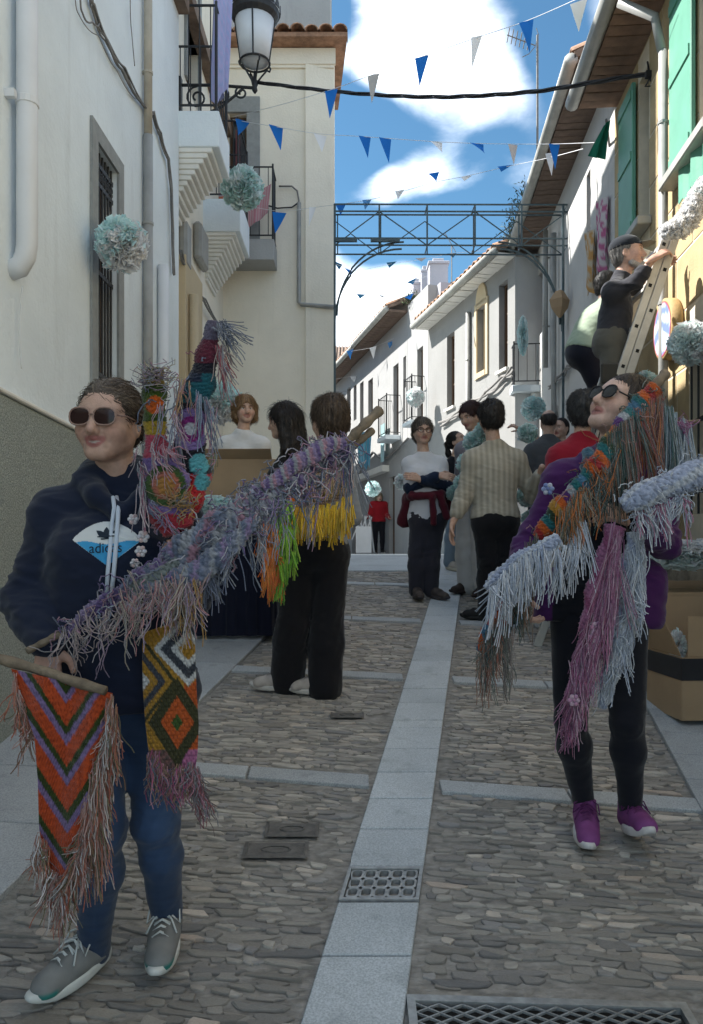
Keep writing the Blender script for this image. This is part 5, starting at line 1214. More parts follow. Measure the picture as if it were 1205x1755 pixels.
# beige jumper woman from behind
J = stand(853, 6.1, 1.70, PI, head=(842, 716), neck=(848, 768), shl=(812, 790), shr=(884, 790), ell=(796, 850, .0), wrl=(776, 900, -.08), elr=(916, 850, .05), wrr=(930, 800, -.25), hipl=(832, 900), hipr=(868, 900), knl=(838, 965), knr=(872, 965), anl=(836, 1062, .1), anr=(872, 1062))
for a in 'lr': J['toe'+a] = J['an'+a]+np.array([-.05, .15, .02])
J['toel'] = J['anl']+np.array([-.15, .05, 0])
def knit(V, N_):
    rib = np.sin(V[:, 0]*150)*.5+.5; return np.array((.45, .41, .33))*(.72+.30*rib)[:, None]
w9 = P_('woman in beige ribbed jumper and black trousers seen from behind', J, PI*.98, 1.70, hair=dict(style='short', col=(.028, .024, .022), streak=(.06, .05, .045)), head=dict(f=(-.1, 1, 0), u=(0, 0, 1)), res=.008,
    top=dict(name='beige_jumper', col=(.45, .41, .33), o=.026, hem=.0, sleeve=dict(l=.80, r=.85), fold=.008, cfun=knit, oe=.022), bottom=dict(name='black_trousers', col=(.012, .012, .014), o=.014, flare=.02, fold=.010, rise=.12), shoes=dict(col=(.015, .014, .014), sole=(.02, .02, .02), low=False, collar=.05),
    hands=dict(l=dict(d=(-.10, -.15, -.95), pn=(.6, -.3, 0), th=(.3, -.8, 0), curl=.35)))
# grey jacket man, thinning hair, from behind
J = stand(936, 8.1, 1.72, PI, head=(941, 724), neck=(940, 758), shl=(914, 775), shr=(968, 775))
w10 = P_('balding man in grey jacket seen from behind in the crowd', J, PI, 1.72, hair=dict(style='bald', col=(.06, .05, .045)), head=dict(f=(.1, 1, 0), u=(0, 0, 1)), top=dict(name='grey_jacket', col=(.085, .088, .095), o=.028, hem=.08, fold=.005, collar=.01), bottom=dict(col=(.03, .03, .04)), shoes=dict(col=(.02, .02, .02)))
# red jacket, grey hair
J = stand(1000, 5.2, 1.72, PI, head=(1000, 706), neck=(998, 762), shl=(962, 785), shr=(1040, 785), py=None)
w11 = P_('grey-haired person in red jacket seen from behind, next to the purple fleece', J, PI, 1.72, hair=dict(style='short', col=(.045, .045, .047), streak=(.10, .10, .10)), head=dict(f=(.3, 1, .1), u=(0, 0, 1)), top=dict(name='red_jacket', col=(.26, .012, .028), o=.03, hem=.08, fold=.007, collar=.012), bottom=dict(col=(.02, .02, .03)), shoes=dict(col=(.02, .02, .02)))
# person with brown hair, hardly visible
J = stand(1040, 5.9, 1.72, PI, head=(1034, 690), neck=(1036, 740))
w11b = P_('brown-haired head showing between grey-haired person and woman looking up', J, PI, 1.70, hair=dict(style='short', col=(.05, .03, .02)), top=dict(col=(.05, .05, .06)), bottom=dict(col=(.02, .02, .03)), shoes=dict(col=(.02, .02, .02)))
# black sleeve pointing
J = stand(965, 8.9, 1.68, -.6, head=(962, 735), neck=(962, 765), shl=(940, 775), shr=(985, 775), ell=(918, 752, -.2), wrl=(893, 736, -.35))
w12 = P_('person in black jacket behind the grey man, stretching an arm out', J, -.8, 1.66, hair=dict(style='crop', col=(.03, .02, .02)), top=dict(name='black_jacket', col=(.012, .012, .014), o=.02), bottom=dict(col=(.02, .02, .03)), shoes=dict(col=(.02, .02, .02)), hands=dict(l=dict(d=(-.8, -.2, .4), pn=(0, .5, -.8), th=(0, -1, .3), curl=.8)))
# distant woman in red
J = stand(650, 18.8, 1.46, .1, ell=(634, 885), wrl=(628, 888, -.3), elr=(664, 882), wrr=(668, 888, -.3))
w13 = P_('distant woman in red jacket holding white folding chairs at the crest', J, .3, 1.46, hair=dict(style='bob', col=(.30, .24, .16)), top=dict(name='red_jacket', col=(.30, .012, .02), o=.025, hem=.03), bottom=dict(col=(.015, .015, .02)), shoes=dict(col=(.02, .02, .02)), res=.014, hres=.008, hands=dict(l=dict(curl=.6), r=dict(curl=.6)))
# man on the ladder
YL = 5.4
J = pj(YL, head=(1076, 436, -.03), neck=(1066, 484, .0), shl=(1050, 500, .13), shr=(1052, 502, -.13), elr=(1092, 482, -.26), wrr=(1120, 444, -.33), ell=(1094, 492, .14), wrl=(1126, 458, .13), hipl=(1052, 592, .075), hipr=(1052, 594, -.075), knl=(1056, 668, .075), knr=(1048, 672, -.08), anl=(1040, 765, .08), anr=(1034, 768, -.08), chest=(1056, 532), pelvis=(1050, 582))
J['toel'] = J['anl']+np.array([.15, 0, 0]); J['toer'] = J['anr']+np.array([.15, 0, 0])
w14 = figure('person', 'bearded man in cap and dark jacket up the aluminium ladder', J, PI*.5, 1.66, weight=.84, skin=(.55, .34, .26), res=.008, hres=.0042, head=dict(f=(.95, -.35, .12), u=(-.08, 0, 1), s=1.0), hair=dict(style='crop', col=(.22, .21, .20)),
    top=dict(name='dark_jacket', col=(.035, .035, .042), o=.013, hem=.07, fold=.008, collar=.006), bottom=dict(name='cargo_trousers', col=(.10, .095, .08), o=.014, flare=.018, fold=.010), shoes=dict(col=(.03, .03, .03), z=dict(l=J['anl'][2]-.07, r=J['anr'][2]-.07), up=dict(l=np.array([0, 0, 1.]), r=np.array([0, 0, 1.]))),
    hands=dict(r=dict(d=(.8, 0, .5), pn=(.3, .5, -.5), th=(0, -.3, 1), curl=.8), l=dict(d=(.8, 0, .5), pn=(.3, -.5, -.5), th=(0, .3, 1), curl=.9)))
M_, hc_, hs_ = w14['M'], w14['hc'], w14['hs']; L_ = lambda r_, f_, u_: V3(hc_)+hs_*(M_.T@np.array([r_, f_, u_]))
S_ = SDF(); S_.ell(L_(0, -.012, .055), hs_*np.array((.086, .106, .075)), M_, .01); S_.clip(L_(0, 0, .038), -M_[2]); S_.ell(L_(0, .105, .040), hs_*np.array((.068, .085, .010)), M_, .012)
V, Q = S_.mesh(.005); C = np.where(((V-hc_)@M_.T/hs_)[:, 1:2] > .10, np.array((.14, .13, .10)), np.array((.016, .020, .028))); mkobj('cap', V, Q, MT['cloth'], w14['root'], True, C)
S_ = SDF(); S_.cap(L_(-.05, .02, -.075), L_(0, .075, -.098), .022*hs_, .028*hs_, .02); S_.cap(L_(.05, .02, -.075), L_(0, .075, -.098), .022*hs_, .028*hs_, .02); S_.cap(L_(-.022, .085, -.050), L_(.022, .085, -.050), .008*hs_, .008*hs_, .01)
V, Q = S_.mesh(.005); V = V+vnormals(V, Q)*(.003*wob(V, 160, 6))[:, None]; mkobj('beard', V, Q, MT['hair'], w14['root'], True, np.array((.36, .34, .32))*np.ones((len(V), 1)))
mb = MB(); 
for k_ in range(1): mb.box(at(1046, 640, YL-.155), (.12, .03, .14), col=(.05, .048, .042))
mb.build('cargo_pocket', MT['cloth'], w14['root'], cols=True, bevel=.012)
# helper in pale green, leaning over on the other side
YG = 6.3
J = pj(YG, head=(1042, 492), neck=(1036, 528), shl=(1026, 542, .15), shr=(1036, 546, -.12), ell=(1058, 560, .2), wrl=(1090, 540, .2), elr=(1062, 580, -.1), wrr=(1095, 560, -.1), hipl=(1006, 612, .08), hipr=(1010, 615, -.08), knl=(1034, 655, .08), knr=(1026, 662, -.08), anl=(1016, 735, .08), anr=(1014, 738, -.08), chest=(1020, 560), pelvis=(1004, 604), waist=(1010, 585))
J['toel'] = J['anl']+np.array([.15, 0, 0]); J['toer'] = J['anr']+np.array([.15, 0, 0])
w15 = P_('person in pale green shirt bending over behind the man on the ladder', J, PI*.5, 1.68, hair=dict(style='crop', col=(.02, .018, .018)), head=dict(f=(.9, .3, -.1), u=(0, 0, 1)), weight=1.1, top=dict(name='green_shirt', col=(.33, .40, .30), o=.028, hem=.02, fold=.008), bottom=dict(name='navy_trousers', col=(.012, .013, .022), o=.014), shoes=dict(col=(.02, .02, .02), z=dict(l=J['anl'][2]-.07, r=J['anr'][2]-.07)))
# ================================================================ crochet work
def lerp_path(pts, n):
    pts = np.array(pts, float); d = np.r_[0, np.cumsum(np.linalg.norm(np.diff(pts[:, :2], axis=0), axis=1))]; t_ = np.linspace(0, d[-1], n)
    out = np.stack([np.interp(t_, d, pts[:, i]) for i in range(pts.shape[1])], 1)
    for _ in range(max(1, n//14)): out[1:-1] = .25*out[:-2]+.5*out[1:-1]+.25*out[2:]
    return out
def atn(A): A = np.asarray(A, float); Y = A[..., 2]; return np.stack([(A[..., 0]-HX)*Y/F_PX, Y, EYE+(HY-A[..., 1])*Y/F_PX], -1)
def ctube(pts, hw, cfun, name, parent, stitch=.010, flat=.62, amp=.0042, nu=40, seed=0, holes=.5, lump=.006):
    """crocheted sleeve following photo pixels (px,py,Y); hw half widths in px"""
    raw = np.array([(p[0], p[1], p[2], h) for p, h in zip(pts, hw)], float)
    L3 = np.linalg.norm(np.diff(atn(raw[:, :3]), axis=0), axis=1).sum(); m = max(30, int(L3/stitch*3.2)); S4 = lerp_path(raw, m); C3 = atn(S4[:, :3]); rad = S4[:, 3]*S4[:, 2]/F_PX
    T = np.gradient(C3, axis=0); T /= np.linalg.norm(T, axis=1, keepdims=True); F_ = np.array([0, -1., 0]); F_ = F_-T*(T@F_)[:, None]; F_ /= np.linalg.norm(F_, axis=1, keepdims=True); S_ = np.cross(T, F_)
    rad = rad*(1+.10*np.sin(np.arange(m)*.21+seed)+.06*np.sin(np.arange(m)*.083+seed*2)); rad[0] *= .5; rad[-1] *= .5
    ang = np.linspace(0, 2*math.pi, nu, endpoint=False); s_ = np.linspace(0, L3, m)
    ns = np.maximum(6, 2*math.pi*rad.mean()*.85/stitch); row = s_[:, None]/(stitch*1.5)*math.pi; colm0 = ang[None]*max(3, round(ns/3)); wq = 1.1*np.sin(s_[:, None]*31+2*np.sin(ang[None]+seed)+seed)+.7*np.sin(s_[:, None]*73+3*np.sin(2*ang[None])); row = row+wq; colm0 = colm0+.6*np.sin(s_[:, None]*47+seed)
    st = np.abs(np.sin(row+colm0))*np.abs(np.sin(row-colm0)); st = .65*st+.35*np.abs(np.sin(row*2+colm0))*np.abs(np.sin(row*2-colm0)); ca, sa = np.cos(ang)[None], np.sin(ang)[None]
    P = C3[:, None]+(rad[:, None]*sa)[..., None]*S_[:, None]+(rad[:, None]*flat*ca)[..., None]*F_[:, None]
    Nn = sa[..., None]*S_[:, None]+ca[..., None]*F_[:, None]
    lp = wob(P.reshape(-1, 3), 28, seed+3).reshape(m, nu); P = P+Nn*(amp*2*(st-.4)+lump*lp)[..., None]
    px = HX+P[..., 0]*F_PX/P[..., 1]; py = HY-(P[..., 2]-EYE)*F_PX/P[..., 1]
    C = np.array([[cfun(px[i, j], py[i, j], s_[i]/L3, ang[j]) for j in range(nu)] for i in range(m)], float)
    dk = 1-holes*np.clip(1-st*2.6, 0, 1); C = C*(dk*(.86+.14*rng.random((m, nu))))[..., None]  # gaps between stitches get their shade from the colour, no real openings
    i = np.arange(m-1)[:, None]*nu; j = np.arange(nu)[None]; Q = np.stack([i+j, i+(j+1) % nu, i+nu+(j+1) % nu, i+nu+j], -1).reshape(-1, 4)
    o = mkobj(name, P.reshape(-1, 3), Q, MT['yarn'], parent, True, C.reshape(-1, 3)); return o
def fringe(roots, n, ln, cols, name, parent, r=.0018, seed=0, spread=.012, curl=.5, drift=(0, 0, 0), m=9, jit=6, loops=.0):
    """roots: polyline [(px,py,Y)...]; ln=(min,max) metres or per-point list"""
    n = int(n*1.0); r = r*.72; spread = spread*.5
    q = np.random.default_rng(seed); t_ = np.sort(q.random(n)); A = lerp_path(np.array(roots, float), 60); idx = t_*59; i0 = idx.astype(int).clip(0, 58); fr = (idx-i0)[:, None]
    gi = np.arange(n)//7; tg = t_[(gi*7+3).clip(0, n-1)]; t_ = tg+(t_-tg)*.35; idx = t_*59; i0 = idx.astype(int).clip(0, 58); fr = (idx-i0)[:, None]
    R_ = A[i0]*(1-fr)+A[i0+1]*fr; R_[:, :2] += q.normal(0, jit*.45, (n, 2))+np.random.default_rng(seed+7).normal(0, jit*.8, (n//7+1, 2))[gi]; p0 = atn(R_[:, :3])
    ln = (ln[0]*.8, ln[1]*.82) if np.ndim(ln[0]) == 0 else ln
    L = q.uniform(*ln, n) if np.ndim(ln[0]) == 0 else np.interp(t_, np.linspace(0, 1, len(ln)), [l[1] for l in ln])*q.uniform(.6, 1.0, n)
    L = L*(.62+.38*np.random.default_rng(seed+9).random(n//7+1)[gi])*1.12
    u = np.linspace(0, 1, m)[None, :, None]; dr = np.asarray(drift, float)[None, None]*L[:, None, None]*u
    # tassels: neighbouring strands share a swing
    sw = np.random.default_rng(seed+1).normal(0, spread*3.4, (n//7+1, 3))[gi][:, None]; own = q.normal(0, spread, (n, 1, 3))
    ph = q.uniform(0, 6, (n, 1)); wv = np.stack([np.sin(u[..., 0]*9*curl+ph), np.cos(u[..., 0]*7*curl+ph*1.7), 0*u[..., 0]+0*ph], -1)*(.006*curl)
    lp = (q.random(n) < loops)[:, None]; zz = np.where(lp, np.sin(u[..., 0]*math.pi)*.62, u[..., 0]); xo = np.where(lp, (u[..., 0]-.5)*.06*np.sign(q.normal(size=(n, 1))), 0)
    P = p0[:, None]+np.stack([xo, -.008*np.sin(u[..., 0]*3)*np.ones((n, 1)), -L[:, None]*zz], -1)+(sw+own)*u**1.3+wv*u**.5+dr
    c = np.array(cols)[q.integers(0, len(cols), n)]*q.uniform(.75, 1.25, (n, 1))
    return yarn(P, q.uniform(.7, 1.15, n)*r, c.clip(0, .9), name, MT['yarn'], parent)
def fuzz(pts, hw, n, cols, name, parent, ln=.05, r=.0018, seed=0):
    """loose loops and ends lying over a sleeve"""
    q = np.random.default_rng(seed); raw = np.array([(p[0], p[1], p[2], h) for p, h in zip(pts, hw)], float); A = lerp_path(raw, 80); i = q.integers(0, 80, n); B = A[i]
    C3 = atn(B[:, :3]); rad = (B[:, 3]*B[:, 2]/F_PX); a = q.uniform(-1.9, 1.9, n); T = np.gradient(atn(A[:, :3]), axis=0)[i]; T /= np.linalg.norm(T, axis=1, keepdims=True)
    up_ = np.cross(T, np.array([0, -1., 0])); up_ /= np.linalg.norm(up_, axis=1, keepdims=True); Nn = up_*np.sin(a)[:, None]+np.array([0, -1., 0])*np.cos(a)[:, None]
    p0 = C3+(up_*np.sin(a)[:, None]*rad[:, None])+np.array([0, -1., 0])*(np.cos(a)*rad*.62)[:, None]+Nn*.004; m = 7; u = np.linspace(0, 1, m)[None, :, None]
    d = T*q.uniform(-1, 1, (n, 1))+up_*q.normal(0, .5, (n, 1))+np.array([0, -.15, -.5])*q.random((n, 1)); L = ln*q.uniform(.4, 1.3, (n, 1, 1)); h = q.uniform(.004, .018, (n, 1, 1))
    P = p0[:, None]+d[:, None]*L*u+Nn[:, None]*h*np.sin(u*math.pi)+q.normal(0, .003, (n, m, 3))
    c = np.array(cols)[q.integers(0, len(cols), n)]*q.uniform(.75, 1.25, (n, 1)); return yarn(P, r, c.clip(0, .9), name, MT['yarn'], parent)
def cpanel(outline_l, outline_r, Yf, cfun, name, parent, st=5.0, n_u=60, amp=.003, thick=.008, rowf=None, holes=.45):
    """crocheted panel between a left and right outline (lists of (px,py)), real thickness"""
    Lq = lerp_path([(*p, 0) for p in outline_l], 90); Rq = lerp_path([(*p, 0) for p in outline_r], 90); u = np.linspace(0, 1, n_u)
    PX = Lq[:, None, 0]*(1-u)+Rq[:, None, 0]*u; PY = Lq[:, None, 1]*(1-u)+Rq[:, None, 1]*u
    Yd = np.array([[Yf(a, b) for a, b in zip(x, y)] for x, y in zip(PX, PY)]); w_ = np.array([[rowf(a, b) if rowf else b for a, b in zip(x, y)] for x, y in zip(PX, PY)])
    s1 = np.abs(np.sin(w_/st*math.pi)); s2 = np.abs(np.sin(PX/st*math.pi*.9+np.floor(w_/st)*1.57)); b = s1*s2
    C = np.array([[cfun(a, c_) for a, c_ in zip(x, y)] for x, y in zip(PX, PY)], float)*((1-holes*np.clip(1-b*2.8, 0, 1))*(.85+.15*rng.random(PX.shape)))[..., None]  # hollows between stitches darkened in the colour, the panel itself is closed
    Fr = atn(np.stack([PX, PY, Yd-amp*2*(b-.4)], -1)); Bk = atn(np.stack([PX, PY, Yd+thick], -1)); m = 90; N0 = m*n_u
    i = np.arange(m-1)[:, None]*n_u; j = np.arange(n_u-1)[None]; q = np.stack([i+j, i+j+1, i+n_u+j+1, i+n_u+j], -1).reshape(-1, 4)
    ed = []
    for a in range(m-1): ed += [(a*n_u, (a+1)*n_u, N0+(a+1)*n_u, N0+a*n_u), (a*n_u+n_u-1, N0+a*n_u+n_u-1, N0+(a+1)*n_u+n_u-1, (a+1)*n_u+n_u-1)]
    Q = np.concatenate([q, q[:, ::-1]+N0, np.array(ed)]); return mkobj(name, np.concatenate([Fr.reshape(-1, 3), Bk.reshape(-1, 3)]), Q, MT['yarn'], parent, True, np.concatenate([C.reshape(-1, 3)]*2))
def flower(c, r, cols, name, parent, nrm=(0, -1, 0), petals=6):
    mb = MB(); c = Vector(c); q = Vector(nrm).to_track_quat('Z', 'Y').to_matrix()
    for k in range(petals):
        a = 2*math.pi*k/petals; pc = c+q@Vector((math.cos(a)*r*.62, math.sin(a)*r*.62, .002))
        mb.lathe(pc, [(r*.12, -.002), (r*.40, 0), (r*.36, .004), (r*.12, .006)], 8, col=cols[k % len(cols)], M=q)
    mb.lathe(c+q@Vector((0, 0, .004)), [(r*.1, -.002), (r*.3, 0), (r*.24, .005), (r*.05, .007)], 8, col=cols[-1], M=q)
    return mb.build(name, MT['yarn'], parent, True, cols=True)
def stick(pts, r_px, name, parent, matr=MT['stick'], seed=0):
    q = random.Random(seed); P = lerp_path(np.array(pts, float), 16); W_ = atn(P[:, :3]); rr = [r_px*P[i, 2]/F_PX*(1+.12*math.sin(i*1.3+seed)+q.uniform(-.05, .05)) for i in range(16)]
    return MB().tube([Vector(w_) for w_ in W_], rr, 9).build(name, matr, parent, True)
LIL, BGR, LGR, PNK, PUR = (.25, .19, .32), (.14, .165, .235), (.29, .30, .33), (.36, .20, .26), (.14, .095, .23)
def pick(seq, v): return seq[int(v) % len(seq)]
# ---- long lilac garland on a pole across the hoodie
G1 = thing('garland', 'lilac and grey crochet garland with yarn fringe on a slanting pole', 'garland', at(330, 1100, 2.0))
gp = [(108, 1084, 1.90), (150, 1052, 1.90), (205, 1018, 1.90), (262, 985, 1.90), (320, 945, 1.90), (380, 905, 1.92), (432, 868, 1.96), (490, 822, 2.02), (545, 786, 2.08), (600, 766, 2.14)]
gh = [5, 10, 16, 22, 27, 30, 27, 22, 25, 16]
def gcol(px, py, s, a):
    if s < .22: c = LIL if math.sin(a*1.0+s*30) > -.1 else PUR
    elif s < .40: c = pick((PUR, LIL, BGR, LIL), s*60) if a % 2 > .7 else (.24, .27, .26)
    elif s < .62: c = pick((BGR, LGR, (.22, .25, .33), PNK), a*1.1+s*25)
    elif s < .80: c = pick((LGR, (.33, .34, .42), LIL, LGR), s*90)
    else: c = pick((PUR, LIL, LGR, BGR), s*70+a*.5)
    return c
stick([(46, 1116, 1.90), (110, 1082, 1.90)], 6, 'pole', G1); stick([(590, 762, 2.13), (652, 703, 2.2)], 8.5, 'pole', G1, seed=2); stick([(596, 774, 2.16), (640, 737, 2.2)], 6.5, 'pole', G1, seed=3)
gp2 = [(228, 1018, 1.89), (275, 1006, 1.88), (330, 985, 1.88), (372, 955, 1.88), (410, 918, 1.90), (442, 884, 1.93)]; gh2 = [6, 13, 18, 21, 16, 8]
ctube(gp2, gh2, lambda px, py, s, a: pick((BGR, (.19, .21, .28), LGR, BGR, LIL), s*22+a*.7), 'crochet_sleeve', G1, .013, lump=.016, amp=.006, flat=.4, seed=21)
gp3 = [(450, 838, 1.96), (500, 800, 2.0), (548, 772, 2.05), (592, 758, 2.1)]
ctube(gp3, [7, 13, 15, 8], lambda px, py, s, a: pick((LIL, PUR, LGR, PNK), s*26+a*.6), 'crochet_edging', G1, .010, lump=.010, flat=.5, seed=23)
ctube(gp, gh, gcol, 'crochet_sleeve', G1, .0125, lump=.014, amp=.0055, flat=.5, holes=.8)
yc = [LIL, BGR, LGR, PNK, PUR, (.40, .38, .42), (.22, .24, .30)]
fuzz(gp, gh, 150, yc, 'loose_yarn', G1, .045, seed=5); fuzz(gp[5:], gh[5:], 260, yc, 'loose_yarn', G1, .07, seed=6)
fringe([(112, 1086, 1.88), (165, 1058, 1.88), (212, 1036, 1.88)], 60, (.06, .16), [(.38, .30, .30), (.34, .32, .33), (.30, .22, .30), (.42, .33, .30)], 'fringe', G1, seed=21, curl=1.3, loops=.35)
fringe([(212, 1036, 1.87), (265, 1012, 1.87), (335, 975, 1.87)], 190, (.06, .17), [(.40, .26, .27), (.42, .20, .20), (.36, .33, .33), (.30, .22, .30), (.34, .30, .24), (.45, .35, .33)], 'fringe', G1, seed=22, curl=1.1, loops=.25)
fringe([(290, 990, 1.88), (338, 968, 1.88)], 60, (.10, .20), [(.42, .24, .07), (.30, .20, .10), (.40, .30, .22)], 'fringe', G1, seed=23, curl=.8)
fringe([(335, 965, 1.90), (380, 930, 1.90), (405, 915, 1.90)], 170, (.06, .17), [BGR, (.20, .22, .30), (.13, .15, .21), LGR], 'fringe', G1, seed=24, curl=.7)
fringe([(410, 905, 1.93), (460, 860, 1.96), (500, 830, 2.0)], 70, (.06, .20), [LGR, (.40, .36, .36), BGR], 'fringe', G1, seed=25, curl=1.0)
fringe([(500, 826, 2.02), (550, 795, 2.08), (604, 772, 2.12)], 48, (.08, .22), [LIL, BGR, LGR, PNK, (.38, .34, .36), (.33, .24, .30), (.42, .33, .30)], 'fringe', G1, seed=26, curl=.8)
fringe([(585, 770, 2.12), (606, 766, 2.12)], 50, (.12, .26), [BGR, (.20, .22, .27), LGR], 'fringe', G1, seed=27, curl=.6)
# ---- striped chevron banner
G2 = thing('crochet_banner', 'orange green and lilac chevron crochet banner hanging from a short stick', 'banner', at(110, 1600, 1.82))
stick([(-6, 1128, 1.84), (60, 1146, 1.82), (120, 1166, 1.80), (180, 1184, 1.78)], 9, 'stick', G2, seed=5)
OR, GN, LV, RD = (.52, .075, .018), (.040, .062, .012), (.23, .16, .32), (.36, .045, .035)
def chev(px, py):
    w_ = (py-1150)+1.55*abs(px-112-(py-1150)*.01); cyc = [(26, RD), (16, GN), (15, LV), (38, OR), (16, GN), (17, LV), (36, OR), (17, GN), (16, LV), (44, OR), (20, GN), (18, LV), (40, OR), (18, GN), (12, LV), (40, OR), (16, GN), (14, LV), (30, RD), (40, OR), (18, GN), (60, RD)]
    for d_, c in cyc:
        if w_ < d_: return c
        w_ -= d_
    return RD
cpanel([(18, 1146), (38, 1205), (58, 1262), (64, 1340), (66, 1420), (76, 1480), (104, 1512)], [(192, 1188), (186, 1240), (172, 1310), (160, 1370), (146, 1430), (130, 1480), (112, 1512)], lambda a, b: 1.80+.012*math.sin(a*.07+b*.01)-(b-1150)*.0001, chev, 'crochet_panel', G2, 6.2, 70, .0032, rowf=lambda a, b: b+1.55*abs(a-112))
fc = [(.34, .10, .06), (.42, .16, .10), (.22, .12, .07), (.50, .42, .38), (.30, .16, .14), (.16, .14, .07), (.45, .28, .24)]
fringe([(20, 1150, 1.80), (36, 1200, 1.80), (52, 1245, 1.80)], 90, (.06, .15), fc, 'fringe', G2, seed=31, curl=.8, jit=4)
fringe([(192, 1190, 1.78), (186, 1245, 1.78), (172, 1310, 1.78)], 230, (.08, .20), fc+[(.55, .52, .52)], 'fringe', G2, seed=32, curl=.9, jit=5)
fringe([(172, 1310, 1.77), (158, 1370, 1.77), (150, 1400, 1.77)], 330, (.12, .25), fc, 'fringe', G2, seed=33, curl=.8, jit=8, drift=(.04, 0, 0))
fringe([(150, 1400, 1.76), (132, 1470, 1.76), (108, 1512, 1.76), (80, 1482, 1.76), (68, 1430, 1.76)], 360, (.07, .16), fc+[(.55, .52, .52)], 'fringe', G2, seed=34, curl=.8, jit=5, drift=(-.08, 0, 0))
# ---- granny-square strip hanging from the pole
G3 = thing('granny_square_strip', 'strip of granny squares with olive diamond hanging under lilac garland', 'crochet strip', at(290, 1400, 1.92))
MU, WH, GY, OL, OG, PK, TQ = (.42, .22, .03), (.62, .61, .60), (.055, .06, .075), (.055, .052, .020), (.52, .10, .02), (.48, .16, .30), (.06, .30, .32)
def gran(px, py):
    D_ = lambda cx, cy, a, b: abs(px-cx)/a+abs(py-cy)/b
    d = D_(303, 1238, 50, 78)
    if d < 1: return (.05, .10, .02) if d < .2 else OG if d < .58 else OL
    if py > 1285: return PK if px > 312 else ((.20, .10, .09) if (px+py) % 17 > 7 else (.12, .08, .07))
    d = D_(240, 1168, 62, 80)
    if d < 1: return WH if d < .26 else MU if d < .5 else GY if d < .70 else MU if d < .88 else OL
    d = D_(322, 1112, 62, 66)
    if d < 1: return MU if d < .3 else WH if d < .5 else GY if d < .78 else WH if d < .97 else MU
    return OG if px > 315 else MU
cpanel([(243, 1085), (243, 1130), (244, 1180), (248, 1240), (254, 1290), (262, 1318)], [(330, 1055), (334, 1110), (336, 1180), (340, 1240), (338, 1290), (334, 1318)], lambda a, b: 1.93+.012*math.sin(a*.05+b*.013), gran, 'granny_squares', G3, 7.0, 60, .0035)
fringe([(256, 1280, 1.92), (275, 1316, 1.92), (325, 1316, 1.92)], 200, (.05, .12), [(.20, .10, .09), (.35, .08, .16), (.12, .14, .18), (.25, .16, .10), (.4, .2, .26)], 'fringe', G3, seed=41, curl=1.0, jit=7)
fringe([(325, 1312, 1.92), (332, 1318, 1.92)], 110, (.07, .14), [(.25, .08, .09), (.14, .10, .10), (.4, .2, .26), (.2, .2, .22)], 'fringe', G3, seed=42, curl=1.2, jit=4, drift=(.22, 0, 0))
# ---- two upright crochet pieces at her shoulder
def ring(px, py, cx, cy, r): return math.hypot(px-cx, py-cy)/r
def colA(px, py, s, a):
    d = ring(px, py, 265, 694, 22)
    if d < 1: return (.55, .10, .01) if d < .72 else (.06, .10, .01)
    d = ring(px, py, 283, 832, 44)
    if d < 1: return (.46, .22, .06) if d < .36 else (.44, .15, .10) if d < .55 else (.05, .10, .025) if d < .82 else (.20, .13, .34)
    if py < 660: return (.34, .22, .03) if (py//7) % 2 else (.09, .09, .02)
    if py < 745: return (.05, .08, .012) if py < 722 else (.42, .28, .03)
    if py < 785: return (.42, .06, .10)
    return (.20, .13, .34) if py < 880 else (.40, .035, .05)
def colB(px, py, s, a):
    if py < 582: return (.14, .12, .17)
    if py < 622: return (.14, .025, .045)
    if py < 640: return (.015, .014, .025)
    if py < 690: return (.015, .11, .14) if py > 655 or px > 345 else (.02, .03, .06)
    d = ring(px, py, 326, 735, 36)
    if d < 1: return (.60, .58, .60) if d < .30 else (.26, .03, .20) if d < .62 else (.27, .18, .42)
    d = min(ring(px, py, 341, 795, 18), ring(px, py, 346, 826, 15))
    if d < 1: return (.10, .36, .40)
    return (.012, .012, .02) if py < 812 else (.48, .02, .025)
YC = [LIL, BGR, LGR, PNK, (.42, .20, .24), (.40, .38, .40), (.14, .18, .26)]
G4 = thing('crochet_streamer', 'upright crochet streamer with orange flower and loops beside hoodie woman\'s face', 'streamer', at(290, 910, 1.98))
pa = [(264, 632, 2.0), (265, 690, 1.98), (268, 760, 1.97), (280, 820, 1.96), (288, 868, 1.95), (305, 912, 1.93)]; ha = [13, 18, 19, 38, 40, 28]
ctube(pa, ha, colA, 'crochet_sleeve', G4, .0085, seed=3, lump=.006, amp=.0045, nu=48, flat=.5)
fuzz(pa, ha, 24, YC, 'loose_yarn', G4, .05, seed=51)
fringe([(248, 645, 1.97), (258, 632, 1.97), (285, 640, 1.97)], 45, (.03, .07), [(.34, .24, .30), (.40, .34, .22), LGR], 'fringe', G4, seed=52, curl=1.8, loops=.7)
fringe([(280, 690, 1.95), (298, 720, 1.95), (300, 740, 1.95)], 28, (.10, .20), [(.24, .26, .32), LGR, (.40, .28, .32), (.20, .18, .26)], 'fringe', G4, seed=53, curl=.8)
fringe([(262, 765, 1.93), (285, 775, 1.93)], 28, (.06, .14), [PNK, (.42, .25, .28), LGR], 'fringe', G4, seed=54, curl=.9)
fringe([(236, 775, 1.94), (245, 810, 1.94), (250, 850, 1.94)], 40, (.06, .13), [LGR, (.44, .36, .38), (.34, .14, .20)], 'fringe', G4, seed=55, curl=.7)
fringe([(250, 860, 1.92), (290, 885, 1.92)], 42, (.05, .13), [BGR, (.36, .10, .14), LIL, LGR], 'fringe', G4, seed=56, curl=.8, drift=(.45, 0, .1))
fringe([(305, 830, 1.92), (325, 850, 1.92)], 35, (.03, .09), [(.42, .22, .06), (.36, .20, .08), (.30, .24, .16)], 'fringe', G4, seed=57, curl=1.6, loops=.4)
